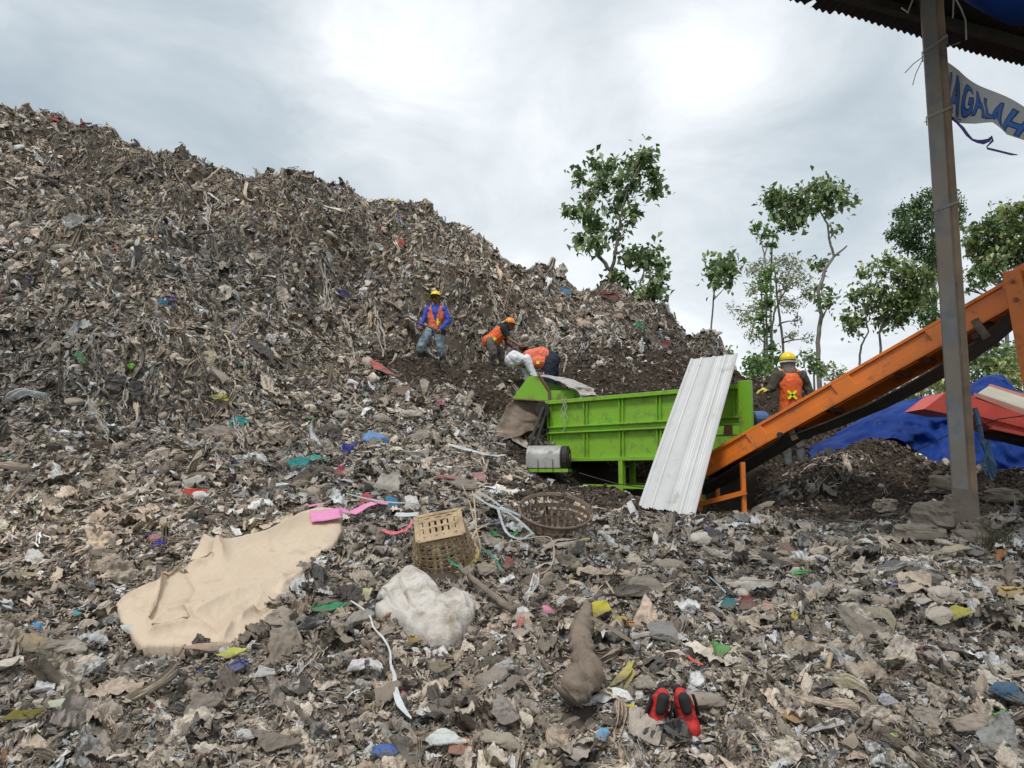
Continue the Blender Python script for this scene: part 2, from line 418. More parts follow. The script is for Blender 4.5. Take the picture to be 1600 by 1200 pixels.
def strips(seed, k=4, seg=9, w=.05, L=1.0, spread=.25, wav=.30):
    r = np.random.default_rng(seed); V = []; Fc = []; b = 0
    for q in range(k):
        t = np.linspace(0, 1, seg); ox, oy = r.normal(0, spread * .4, 2); yaw = r.normal(0, .25)
        px = (t - .5) * L * r.uniform(.6, 1.1); py = oy + np.cumsum(r.normal(0, wav / seg * 1.6, seg)) + px * yaw
        pz = np.cumsum(r.normal(0, wav / seg * 1.6, seg)) + r.normal(0, .04) - .25 * (t - .5) ** 2
        ww = w * r.uniform(.5, 1.6) * (1 - .6 * np.abs(t - .5)); tw = np.cumsum(r.normal(0, .45, seg)) + r.uniform(0, 3)
        for s_ in (-1, 1):
            V.append(np.stack([px + ox, py + s_ * ww * np.cos(tw), pz + s_ * ww * np.sin(tw)], -1))
        i = np.arange(seg - 1)
        Fc.append(np.stack([b + i, b + i + 1, b + seg + i + 1, b + seg + i], -1)); b += 2 * seg
    return np.concatenate(V), np.concatenate(Fc)
def drape(seed, seg=14, n=10, L=1.0, w=.22):
    """long folded rag or torn plastic"""
    r = np.random.default_rng(seed); t = np.linspace(0, 1, seg); s_ = np.linspace(-1, 1, n)
    T, S = np.meshgrid(t, s_, indexing='ij')
    ww = w * (.55 + .5 * np.sin(T * pi * r.uniform(.6, 1.3) + r.uniform(0, 1.5)) + .12 * np.sin(T * 17 + r.uniform(0, 6)))
    x = (T - .5) * L + .03 * np.sin(S * 7 + T * 6); y = S * ww * .42 + .10 * np.sin(T * 4 + r.uniform(0, 6)) * r.uniform(.2, 1)
    z = .10 * tri(S * r.uniform(1.0, 1.9) + .35 * np.sin(T * 4 + seed) + r.uniform(0, 1)) * 2 + .06 * tri(T * r.uniform(1.5, 3) + S * .3) - r.uniform(0, .4) * (T - .5) ** 2
    y = y + r.uniform(.12, .34) * np.sin(T * r.uniform(2.5, 5.5) + r.uniform(0, 6)) * L * .6; z = z + r.uniform(.06, .16) * np.sin(T * r.uniform(3, 7) + r.uniform(0, 6)) + .05 * fbm(T * 5 + seed, S * 2, seed=seed, oct=2)
    v = np.stack([x, y, z], -1).reshape(-1, 3)
    i, j = np.meshgrid(np.arange(seg - 1), np.arange(n - 1), indexing='ij'); b = (i * n + j).reshape(-1)
    return v, np.stack([b, b + n, b + n + 1, b + 1], -1)
def lump(seed, rows=8, cols=12, amp=.3, flat=.6):
    r = np.random.default_rng(seed)
    th = np.linspace(0.05, pi - .05, rows); ph = np.linspace(0, 2 * pi, cols, endpoint=False)
    T, Q = np.meshgrid(th, ph, indexing='ij')
    x, y, z = np.sin(T) * np.cos(Q), np.sin(T) * np.sin(Q), np.cos(T)
    d = 1 + amp * (vnoise(x * 1.6 + seed, y * 1.6, z * 1.6, seed=seed) + .8 * tri(vnoise(x * 1.2 + seed, y * 1.2, z * 1.2 + 5, seed=seed + 3) * 2.2))
    v = np.stack([x * d * .5, y * d * .5 * r.uniform(.6, 1), z * d * .5 * flat], -1).reshape(-1, 3)
    i, j = np.meshgrid(np.arange(rows - 1), np.arange(cols), indexing='ij')
    b = (i * cols + j).reshape(-1); c = (i * cols + (j + 1) % cols).reshape(-1)
    return v, np.stack([b, b + cols, c + cols, c], -1)

def fine_cloth(seed):
    """a larger rag or bag, finely creased"""
    r = np.random.default_rng(seed); V, Fc = crumple(seed, 24, [1, .6, .45, .8][seed % 4], .17, .25, .4, folds=seed % 3, crease=.03)
    x, y, z = V.T; a = r.uniform(0, pi); c, s_ = cos(a), sin(a); u_, v_ = x * c + y * s_, -x * s_ + y * c
    z = z + .085 * (1 - 2 * np.abs(fbm(u_ * 7 + seed, v_ * 2.2, seed=seed, oct=3))) + .03 * (1 - 2 * np.abs(fbm(x * 13, y * 13, seed=seed + 2, oct=2)))
    return np.stack([x, y, z], -1), Fc
def litter_mat(name, rough, spec, trans=.0):
    m = bpy.data.materials.new(name); m.use_nodes = True; nt = m.node_tree; b = nt.nodes['Principled BSDF']
    at = nt.nodes.new('ShaderNodeAttribute'); at.attribute_type = 'INSTANCER'; at.attribute_name = 'tint'
    tc = nt.nodes.new('ShaderNodeTexCoord')
    n = nt.nodes.new('ShaderNodeTexNoise'); n.inputs['Scale'].default_value = 3.2; n.inputs['Detail'].default_value = 7; n.inputs['Roughness'].default_value = .7
    nt.links.new(tc.outputs['Object'], n.inputs['Vector'])
    r = nt.nodes.new('ShaderNodeMapRange'); r.inputs[1].default_value = .42; r.inputs[2].default_value = .66; r.inputs[3].default_value = 0.1; r.inputs[4].default_value = .85
    nt.links.new(n.outputs[0], r.inputs[0])
    mx = nt.nodes.new('ShaderNodeMix'); mx.data_type = 'RGBA'; nt.links.new(r.outputs[0], mx.inputs[0])
    nt.links.new(at.outputs['Color'], mx.inputs[6])
    sc = nt.nodes.new('ShaderNodeMix'); sc.data_type = 'RGBA'; sc.inputs[0].default_value = .6; nt.links.new(at.outputs['Color'], sc.inputs[6]); sc.inputs[7].default_value = (.10, .085, .068, 1)
    nt.links.new(sc.outputs[2], mx.inputs[7]); nt.links.new(mx.outputs[2], b.inputs['Base Color'])
    b.inputs['Roughness'].default_value = rough; b.inputs['Specular IOR Level'].default_value = spec
    bp = nt.nodes.new('ShaderNodeBump'); bp.inputs['Strength'].default_value = .5; bp.inputs['Distance'].default_value = .03
    n2_ = nt.nodes.new('ShaderNodeTexNoise'); n2_.inputs['Scale'].default_value = 9; n2_.inputs['Detail'].default_value = 5; n2_.inputs['Distortion'].default_value = .8
    nt.links.new(tc.outputs['Object'], n2_.inputs['Vector']); nt.links.new(n2_.outputs[0], bp.inputs['Height']); nt.links.new(bp.outputs[0], b.inputs['Normal'])
    return m
M_lit = litter_mat("muddy_litter", .72, .35)
M_gloss = litter_mat("plastic_litter", .38, .5)
shapes = []     # kinds by index
def shape(name, vf, smooth, m):
    me = fast_mesh(name, vf[0], vf[1], smooth); me.materials.append(m)
    o = bpy.data.objects.new(f"{len(shapes):02d}_" + name, me); bits.objects.link(o); shapes.append(o)
for k in range(8): shape("film_bit", crumple(100 + k, 9, [1, .7, .55, .8][k % 4], .17), k % 2 == 0, M_gloss if k % 4 == 0 else M_lit)      # 0-7
for k in range(4): shape("flat_bit", crumple(200 + k, 6, [.7, .5, .9, .4][k], .05, .35, .25), False, M_lit)                                  # 8-11
for k in range(5): shape("strip_bundle", strips(300 + k, 6 + k % 3, 9, .028, 1, .3), True, M_lit)                                                    # 12-16
for k in range(5): shape("rag_strip", drape(400 + k), True, M_lit)                                                                           # 17-21
for k in range(4): shape("lump", lump(500 + k), True, M_gloss if k == 0 else M_lit)                                                          # 22-25
for k in range(4): shape("crumb", lump(600 + k, 5, 6, .5, .6), False, M_lit)                                                                 # 26-29
for k in range(3): shape("twig_bundle", strips(700 + k, 3, 6, .012, 1.0, .3, .2), True, M_lit)                                               # 30-32
for k in range(8): shape('crumpled_cloth', fine_cloth(800 + k), True, M_gloss if k % 4 == 3 else M_lit)      # 33-40
for k in range(5): shape('twisted_rag', drape(900 + k, 26, 16, 1, .34), True, M_lit)      # 41-45
N_SH = len(shapes)

# ------------------------------------------------------------ machines
GREEN = (.20, .43, .022)
M_green = mat("green_paint", GREEN, .42, spec=.5, var=(.20, .45, .03), vscale=2.2, wear=(.17, .12, .06), wscale=3.6, wlo=.55, whi=.70)
M_greenp = mat("green_paint_clean", (.225, .42, .035), .55, spec=.5, var=(.22, .49, .03), vscale=1.4, wear=(.16, .15, .08), wscale=6, wlo=.52, whi=.72)
M_rust = mat("rust", (.17, .075, .04), .9, var=(.27, .17, .11), vscale=12, wear=(.06, .04, .03), wscale=6)
M_dark = mat("dark_iron", (.025, .022, .02), .8, var=(.05, .04, .035), vscale=8)
M_steel = mat("zinc_sheet", (.42, .42, .41), .55, .25, var=(.30, .30, .29), vscale=5, wear=(.25, .2, .15), wscale=6)
M_bluem = mat("blue_motor_paint", (.04, .12, .32), .5, var=(.10, .16, .28), vscale=9)
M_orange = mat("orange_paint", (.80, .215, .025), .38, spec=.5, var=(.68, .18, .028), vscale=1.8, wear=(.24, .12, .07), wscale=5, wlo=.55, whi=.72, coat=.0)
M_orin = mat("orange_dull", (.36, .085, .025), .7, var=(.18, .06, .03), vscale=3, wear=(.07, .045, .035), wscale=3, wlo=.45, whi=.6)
M_rubber = mat("belt_rubber", (.022, .021, .021), .75, var=(.05, .043, .037), vscale=5, wear=(.10, .08, .06), wscale=4, wlo=.56, whi=.7)
M_wood = mat("weathered_wood", (.23, .17, .13), .85, var=(.13, .09, .07), vscale=14, bump=.4, bscale=30)
M_white = mat("white_coated_steel", (.61, .615, .62), .42, 0, spec=.5, var=(.53, .53, .52), vscale=2.0, wear=(.36, .30, .23), wscale=4.5, wlo=.58, whi=.74)

M_wire_ = mat('shred_grey', (.40, .38, .33), .7)
A0 = Vector((.61, 12.5, 0)); E1 = Vector((.7085, -.7057, 0)); E2 = Vector((.32, .947, 0)); EN = Vector((-.7057, -.7085, 0))
def mp(s, z, t=0, out=0): return A0 + E1 * s + E2 * t + EN * out + Vector((0, 0, z))
sieve = empty("compost_sieve", mp(1.7, 1.22, .5), "long bright green ribbed screening machine standing below the heap", "machine")
b = MB()                                        # sheet walls of the upper box
b.prism([mp(0, 2.13), mp(3.52, 2.13), mp(3.52, 2.62), mp(0, 2.62)], E2 * .02)
b.prism([mp(0, 1.70), mp(2.85, 1.70), mp(2.85, 2.13), mp(0, 2.13)], E2 * .02)
b.build("side_panel", M_greenp, sieve)
b = MB()
b.prism([mp(0, 1.70, .95), mp(3.5, 1.70, .95), mp(3.5, 2.62, .95), mp(0, 2.62, .95)], E2 * .02)
b.build("side_panel", M_greenp, sieve)
MB().prism([mp(0, 1.70, .02), mp(0, 1.70, .95), mp(0, 2.62, .95), mp(0, 2.62, .02)], E1 * .02).build("end_panel", M_green, sieve)
MB().prism([mp(3.50, 1.98, .02), mp(3.50, 1.98, .95), mp(3.50, 2.60, .95), mp(3.50, 2.60, .02)], E1 * .02).build("end_panel", M_green, sieve)
MB().prism([mp(.02, 1.72, .02), mp(3.4, 1.72, .02), mp(3.4, 1.72, .95), mp(.02, 1.72, .95)], (0, 0, .01)).build("floor_panel", M_dark, sieve)
rl = MB()
def rail(z0, z1, s0, s1, out): rl.prism([mp(s0, z0, 0, .003), mp(s0, z1, 0, .003), mp(s0, z1, 0, out), mp(s0, z0, 0, out)], E1 * (s1 - s0))
rail(2.60, 2.66, -.03, 3.5, .07); rail(2.21, 2.235, 0, 3.44, .05); rail(2.115, 2.14, 0, 3.44, .065); rail(1.975, 2.0, 2.86, 3.44, .05)
rail(1.665, 1.72, -.02, 2.86, .07)
rl.build("rail", M_greenp, sieve, bevel=.004)
for s in (.03, .80, 1.49, 2.16, 2.83, 3.39):
    st_ = MB()
    for o in (-.035, .03):
        st_.prism([mp(s + o, 2.236, 0, .003), mp(s + o, 2.599, 0, .003), mp(s + o, 2.599, 0, .042), mp(s + o, 2.236, 0, .042)], E1 * .014)
        if s < 3: st_.prism([mp(s + o, 1.721, 0, .003), mp(s + o, 2.114, 0, .003), mp(s + o, 2.114, 0, .042), mp(s + o, 1.721, 0, .042)], E1 * .014)
    st_.build("stiffener", M_greenp, sieve)
# broad end post on the right with its rusty foot plate
MB().prism([mp(3.44, 1.98, 0, .004), mp(3.62, 1.98, 0, .004), mp(3.62, 2.70, 0, .004), mp(3.44, 2.70, 0, .004)], EN * .07).build("end_post", M_green, sieve, bevel=.004)
b = MB(); b.prism([mp(3.20, 1.985, 0, .055), mp(3.34, 1.985, 0, .055), mp(3.34, 2.11, 0, .055), mp(3.22, 2.13, 0, .055)], EN * .004)
b.build("rust_patch", M_rust, sieve)
for s in (.03, 1.49, 2.83):
    for t in (.0, .93):
        lg = MB(); p = mp(s, 0, t, .03); zb = float(H(p.x, p.y)) - .05
        lg.box((p.x, p.y, (1.665 + zb) / 2), (.075, .075, 1.665 - zb), Matrix.Rotation(-.784, 4, 'Z')); lg.build("leg", M_greenp, sieve)
b = MB(); b.bar(mp(.75, 1.285, 0, .03), mp(2.1, 1.275, 0, .03), .05, .05); b.bar(mp(.03, 1.30, .93), mp(2.8, 1.30, .93), .05, .05)
b.build("base_rail", M_greenp, sieve)
MB().prism([mp(.02, 1.30, 0, .10), mp(.34, 1.44, 0, .10), mp(.34, 1.22, 0, .10), mp(.28, 1.22, 0, .10)], EN * .02).build("foot_brace", M_greenp, sieve)
# feed hopper on the left end
def hp(u, v, t=0): return P(u, v, 12.55) + E2 * t
hop = MB()
fr = [hp(801, 622), hp(826, 588), hp(843, 586.5), hp(857.5, 610), hp(857.5, 626)]
hop.prism(fr, E2 * .015)
hop.prism([p + E2 * .85 for p in fr], E2 * .015)
hop.prism([fr[0], fr[1], fr[1] + E2 * .85, fr[0] + E2 * .85], (-.01, 0, -.012))
hop.prism([hp(858, 609.5), hp(896, 610.5), hp(896, 627.5), hp(858, 627)], E2 * .015)
hop.prism([hp(842, 592, .3), hp(897, 609, .3), hp(897, 625, .3), hp(858, 612, .3)], E2 * .015)
hop.build("hopper", M_green, sieve)
hb = MB(); hb.bar(hp(842, 587, -.012), hp(858, 611, -.012), .05, .02, up=EN); hb.bar(hp(858.5, 610, -.012), hp(858.5, 627, -.012), .05, .02, up=EN)
hb.bar(hp(796, 623, -.012), hp(858, 627, -.012), .03, .02); hb.bar(hp(858, 627.5, -.01), hp(897, 628, -.01), .02, .02)
hb.build("rusty_edge", M_rust, sieve)
for k_, (s_, L_) in enumerate(((.42, .55), (.45, .40), (.38, .3))):
    b = MB(); b.ribbon([mp(s_ + .01 * i * (-1) ** i, 2.68 - L_ * i / 5, 0, .085 + .004 * i) for i in range(6)], .012, nrm=EN, t=.002); tag(rebase(b.build('plastic_shred', M_wire_)), ['longest grey shred hanging down the left of the green side panel', 'middle grey shred on the left of the green side panel', 'shortest grey shred by the hopper on the green side panel'][k_], 'plastic shred', 'shreds on the green machine')
# petrol engine with pulley on its bracket at the left foot
eng_c = P(855, 716, 11.9)
er = Matrix.Rotation(-.25, 4, 'Z')
b = MB()
prof = [(cos(a) * .20, max(-.16, sin(a) * .20)) for a in [pi * k / 9 for k in range(10)]] + [(-.21, -.16), (.21, -.16)]
vs = []
for xx in (-.30, .24): vs += [eng_c + er @ Vector((xx, y, z)) for y, z in prof]
n_ = len(prof); b.add(vs, [tuple(reversed(range(n_))), tuple(range(n_, 2 * n_))] + [(i, (i + 1) % n_, (i + 1) % n_ + n_, i + n_) for i in range(n_)])
eng = b.build("engine", M_steel, sieve, bevel=.012)
b = MB()
for r0_, x0_, x1_ in ((.19, .26, .34), (.15, .34, .36)):
    b.tube([eng_c + er @ Vector((x0_, -.02, .0)), eng_c + er @ Vector((x1_, -.02, .0))], r0_, 20)
b.build("pulley", M_dark, eng); b = MB(); b.tube([eng_c + er @ Vector((.36, -.02, 0)), eng_c + er @ Vector((.375, -.02, 0))], .07, 14); b.build("pulley_hub", M_rust, eng)
for xx in (-.1, .13):
    b = MB(); b.bar(eng_c + er @ Vector((xx, -.23, -.02)), eng_c + er @ Vector((xx, -.23, -.20)), .012); b.build("bolt", M_rust, eng)
b = MB(); b.bar(eng_c + er @ Vector((-.36, 0, -.19)), eng_c + er @ Vector((.36, 0, -.19)), .4, .05); b.build("engine_bracket", M_greenp, sieve)
b = MB(); b.bar(P(849, 636, 12.3), P(826, 698, 11.95), .05, .02); b.bar(P(853, 640, 12.35), P(836, 700, 12.0), .05, .02); b.build("drive_belt", M_dark, sieve)
b = MB(); b.tube([P(848, 640, 12.3), P(848, 640, 12.55)], .12, 16); b.build("pulley", M_dark, sieve)
b = MB(); b.tube([P(1171, 655, 10.15), P(1192, 654, 10.35)], .105, 16); mo = b.build("motor", M_bluem, sieve, smooth=False)
b = MB(); b.tube([P(1166, 655, 10.1), P(1170, 655, 10.13)], .13, 16); b.build("pulley", M_dark, mo)
b = MB(); b.bar(P(1171, 668, 10.2), P(1194, 668, 10.4), .2, .02); b.build("motor_mount", M_rust, sieve)
b = MB(); b.tube([P(905, 739, 11.4), P(935, 748, 11.2), P(964, 756, 11.0), P(985, 759, 10.8), P(1012, 762, 10.4)], .008, 5)
tag(rebase(b.build("power_cable", M_dark)), "thin grey cable lying below the green machine", "cable")

# sheet of white profiled steel leaning on the machine
TL, TR, BL, BR = P(1079.6, 561.7, 10.42), P(1153, 552, 9.92), P(997, 793, 9.68), P(1086.5, 808, 9.08)
nrm_s = (BR - BL).cross(TL - BL).normalized()
if nrm_s.y > 0: nrm_s = -nrm_s
NU, NV = 72, 26; vs = []
rib = [.03, .24, .5, .74, .97]
for j in range(NV + 1):
    t = j / NV
    for i in range(NU + 1):
        s = i / NU
        h = 0
        for r_ in rib:
            dd = abs(s - r_); h = max(h, .022 * min(1, max(0, (.035 - dd) / .014)))
        for r_ in (.12, .16, .34, .38, .60, .64, .83, .87):
            dd = abs(s - r_); h = max(h, .005 * max(0, 1 - dd / .012))
        tt = t
        if j == 0: tt = -.012 * math.sin(s * 9) + .014 * random.random() - .010 * (s > .35) + .02 * abs(s - .5)
        p = (BL.lerp(BR, s)).lerp(TL.lerp(TR, s), tt)
        vs.append(p + nrm_s * (h + .018 * math.sin(t * 3.0 + s) + .012 * math.sin(s * 5) * (1 - t)))
fs = [(j * (NU + 1) + i, j * (NU + 1) + i + 1, (j + 1) * (NU + 1) + i + 1, (j + 1) * (NU + 1) + i) for j in range(NV) for i in range(NU)]
me = mesh("roofing_sheet", vs, fs); ro = link("roofing_sheet", me, M_white)
sm = ro.modifiers.new("thickness", 'SOLIDIFY'); sm.thickness = .0015
tag(rebase(ro), "tall white corrugated steel sheet leaning upright against the green machine", "metal sheet")

# orange belt conveyor
C0, C1 = P(1088, 718, 10.05), P(1592, 426, 7.30)
cd = (C1 - C0); CL = cd.length; cd.normalize()
cs = cd.cross(Vector((0, 0, 1))).normalized()
if cs.y < 0: cs = -cs                                    # towards the far side
cu = cs.cross(cd).normalized()
if cu.z < 0: cu = -cu
conv = empty("belt_conveyor", Vector((C0.x, C0.y, float(H(C0.x, C0.y)))), "long orange inclined belt conveyor rising to the right past the steel post", "conveyor")
def cv(s, h=0, t=0): return C0 + cd * s + cu * h + cs * t
def beam(mb, s0, s1, h0, h1, t0, t1): 
    mb.add([cv(s, h, t) for s in (s0, s1) for h, t in ((h0, t0), (h0, t1), (h1, t1), (h1, t0))], [(0, 1, 2, 3), (7, 6, 5, 4), (0, 4, 5, 1), (1, 5, 6, 2), (2, 6, 7, 3), (3, 7, 4, 0)])
HH = .262
for side, base in (("near", 0.0), ("far", .66)):
    m = MB(); o = 1 if side == "near" else -1
    a, c_ = (base, base + .045 * o) 
    beam(m, 0, CL + .5, -.035, 0, min(a, c_), max(a, c_))
    beam(m, 0, CL + .5, -HH, -HH + .012, min(a, c_), max(a, c_))
    w0 = base + .028 * o; beam(m, 0, CL + .5, -HH + .012, -.035, min(w0, w0 + .006 * o), max(w0, w0 + .006 * o))
    fr_ = m.build("side_channel", M_orange, conv, bevel=.003)
    m = MB()
    for q in (.02, .22, .515, .79, .985):
        s = q * CL; ww = .13
        vsq = [cv(s - ww, -.036, base + .0), cv(s + ww * .8, -.036, base + .0), cv(s + ww * 1.0, -HH + .08, base), cv(s + ww * 1.0, -HH + .013, base), cv(s - ww * .8, -HH + .013, base), cv(s - ww * .8, -HH + .08, base)]
        if side == "near": m.prism(vsq, cs * .027)
    if side == "near":
        beam(m, 0, CL, -HH + .012, -HH + .095, .001, .027)     # lower web stands proud of the recesses
        m.build("splice_plate", M_orange, fr_, bevel=.003)
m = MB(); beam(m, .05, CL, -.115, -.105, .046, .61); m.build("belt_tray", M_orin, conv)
m = MB(); beam(m, -.05, CL + .4, -.095, -.08, .05, .605); m.build("belt", M_rubber, conv)
for q in (.08, .3, .42, .63, .7, .87):
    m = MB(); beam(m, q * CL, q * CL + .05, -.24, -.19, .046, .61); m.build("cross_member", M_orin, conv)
rb_px = [(1092, 770), (1130, 750), (1177, 722), (1210, 703), (1239, 685), (1275, 673), (1307, 661), (1372, 634), (1425, 607), (1476, 578), (1512, 555), (1545, 532), (1577, 504), (1620, 470)]
def dconv(u): 
    lo_, hi_ = 0.0, CL + .6
    for _ in range(30):
        md_ = (lo_ + hi_) / 2; q = cv(md_, 0, .33)
        if 800 + F * q.x / (q.y * cos(PITCH) + (q.z - EYE) * sin(PITCH)) < u: lo_ = md_
        else: hi_ = md_
    return cv(lo_, 0, .33).y
m = MB(); m.ribbon([P(u, v, dconv(u)) for u, v in rb_px], .54, nrm=cu, t=.014); m.build("return_belt", M_rubber, conv)
for u, v in ((1240, 681), (1540, 531)):
    m = MB(); c_ = P(u, v, dconv(u)); m.tube([c_ - cs * .36, c_ + cs * .38], .035, 12); rr = m.build("return_roller", M_dark, conv)
for (u0, v0, u1, v1) in ((1231, 662, 1243, 687), (1522, 499, 1542, 528)):
    m = MB(); d_ = dconv(u0) - .30; m.bar(P(u0, v0, d_), P(u1, v1, d_ - .02), .075, .03, up=cs); m.build("roller_bracket", M_wood, conv)
# legs at the low end, support at the high end
def leg_to_ground(top, w, dx=0, dy=0):
    bt = Vector((top.x + dx, top.y + dy, 0)); bt.z = float(H(bt.x, bt.y)) - .04
    return top, bt
for (u, v, d) in ((1092, 735, 9.95), (1160, 722, 9.55), (1120, 725, 10.5)):
    t_ = P(u, v, d); a, c_ = leg_to_ground(t_, .06)
    m = MB(); m.bar(a, c_, .065, .05); m.build("leg", M_orange, conv)
m = MB(); m.bar(P(1093, 788, 9.9), P(1165, 769, 9.5), .06, .06); m.build("leg_brace", M_orange, conv)
for t in (-.02, .68):
    m = MB(); top = cv(CL - .03, .03, t - .05); bot = Vector((top.x + .22, top.y - .05, 0)); bot.z = float(H(bot.x, bot.y)) - .05
    m.bar(top, bot, .15, .09, up=cs); lg = m.build("leg", M_orange, conv, bevel=.006)
    if t < 0:
        for (k, r_) in ((.20, .022), (.02, .018)):
            m = MB(); q = top + (bot - top).normalized() * (.1 + k); m.tube([q - cs * .045, q - cs * .075], r_, 6); m.build("bolt", M_rust, lg)
m = MB(); beam(m, CL - .06, CL + .5, -.02, .05, -.03, -.005); m.build("head_plate", M_orange, conv, bevel=.004)
m = MB(); m.tube([cv(CL + .45, -.12, .03), cv(CL + .45, -.12, .63)], .13, 18); m.build("drum", M_dark, conv)
m = MB(); m.tube([cv(-.02, -.13, .05), cv(-.02, -.13, .61)], .11, 18); m.build("drum", M_dark, conv)

# ------------------------------------------------------------ shed corner: post, roof, banner
M_post = mat("post_steel", (.27, .26, .25), .5, .35, spec=.5, var=(.26, .20, .15), vscale=1.6, vamt=.22, wear=(.20, .215, .26), wscale=2.2, wlo=.5, whi=.64)
M_postr = mat("post_rust", (.34, .235, .155), .65, .2, var=(.17, .13, .10), vscale=3, wear=(.14, .14, .16), wscale=3)
M_mud = mat("dried_mud", (.26, .215, .17), .95, var=(.18, .15, .12), vscale=10, bump=.5)
M_wire = mat("binding_wire", (.42, .42, .40), .5, .3)
pb = P(1513, 846, 6.0)
post = empty("steel_post", (pb.x, pb.y, pb.z), "tall bluish brown steel post holding the shed roof", "post")
PR = Matrix.Rotation(radians(-30), 4, 'Z')       # square to the view
def pp(x, y, z): return pb + PR @ Vector((x * .9, y * .9, 0)) + Vector((0, 0, z))
PH = 4.75
b = MB()
oc = [(-.098, -.045), (-.088, -.062), (.028, -.062), (.036, -.056), (.036, .062), (-.098, .062)]
b.prism([pp(x, y, -.1) for x, y in oc], (0, 0, PH)); b.build("box_section", M_post, post)
b = MB(); oc = [(.0375, -.052), (.044, -.058), (.088, -.058), (.096, -.048), (.096, .062), (.0375, .062)]
b.prism([pp(x, y, -.1) for x, y in oc], (0, 0, PH)); b.build("outer_flange", M_postr, post)
b = MB(); b.tube([pp(.0365, -.060, z_) for z_ in np.linspace(0, PH - .1, 30)], .005, 5); b.build("weld_seam", M_postr, post)
b = MB(); b.prism([pp(x * 1.02, y * 1.05 , -.1) for x, y in ((-.098, -.062), (.096, -.062), (.096, .062), (-.098, .062))], (0, 0, .42)); 
for vtx in b.v[4:]: vtx.z += random.uniform(-.10, .10)
b.build("mud_coat", M_mud, post)
def loop_at(z, tilt):
    return [pp(-.105, .07, z), pp(-.106, -.07, z + .01), pp(.0, -.071, z + tilt * .5), pp(.104, -.068, z + tilt), pp(.104, .07, z + tilt)]
def zpx(v): return (P(1480, v, 6.0)).z - pb.z
for v, tl, tails in ((86, .11, [[(1443, 88), (1427, 100), (1414, 114)], [(1442, 92), (1431, 115), (1426, 133)], [(1474, 76), (1500, 66)]]),
                     (187, .06, [[(1450, 189), (1444, 191)]]), (332, .05, [])):
    b = MB(); b.tube(loop_at(zpx(v) , tl), .005, 5, caps=False)
    b.tube([p_ + Vector((0, 0, .012)) for p_ in loop_at(zpx(v), tl)], .004, 5)
    for tp in tails: b.tube([P(u, vv, 5.9) for u, vv in tp], .0035, 4)
    b.build("wire_tie", M_wire, post)

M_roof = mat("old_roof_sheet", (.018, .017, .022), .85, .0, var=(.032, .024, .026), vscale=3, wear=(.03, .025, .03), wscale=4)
roof = empty("shed_roof", P(1450, 64, 6.0) , "dark corrugated shed roof corner overhead carried by the post", "roof")
eL, eR = P(1180, -10, 6.03), P(1650, 126, 7.28)
eL.z = eR.z = 5.53
ed = (eR - eL); EL = ed.length; ed.normalize(); ein = Vector((ed.y, -ed.x, 0))          # from the eave in over the viewer
nx, ny = 520, 10; W_ = EL + 3.6; vs = []
for j in range(ny):
    q = j / (ny - 1) * 3.8
    for i in range(nx):
        s = -1.2 + W_ * i / (nx - 1)
        zz = .014 * sin(s * 2 * pi / .076) + q * .16 + .03 * sin(s * 1.3 + 1) * (1 - q / 4)
        off = 0
        if j == 0: off = .008 * random.random() + (.07 if .55 < s < .60 else 0) - (.03 if .60 < s < .84 else 0)
        p = eL + ed * s + ein * (q + off); p.z += zz; vs.append(p)
fs = [(j * nx + i, j * nx + i + 1, (j + 1) * nx + i + 1, (j + 1) * nx + i) for j in range(ny - 1) for i in range(nx - 1)]
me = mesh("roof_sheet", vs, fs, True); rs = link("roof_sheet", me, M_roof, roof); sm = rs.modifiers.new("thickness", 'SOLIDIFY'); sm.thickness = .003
for q, w in ((.28, .07), (1.3, .07), (2.4, .07)):
    m = MB(); a = eL + ed * -1.0 + ein * q; c_ = eL + ed * (W_ - 1.5) + ein * q; a.z += q * .16 - .07; c_.z += q * .16 - .07
    m.bar(a, c_, w, .08); m.build("purlin", M_dark, roof)
m = MB(); a = Vector((pb.x, pb.y, 5.52)); m.bar(a + ein * -.12, a + ein * 3.4 + Vector((0, 0, .5)), .09, .12); m.build("rafter", M_dark, roof)
M_tarp = mat("blue_tarpaulin", (.003, .026, .165), .55, spec=.2, var=(.005, .042, .25), vscale=1.6, wear=(.008, .02, .14), wscale=2, wlo=.5, whi=.7, trans=.08)
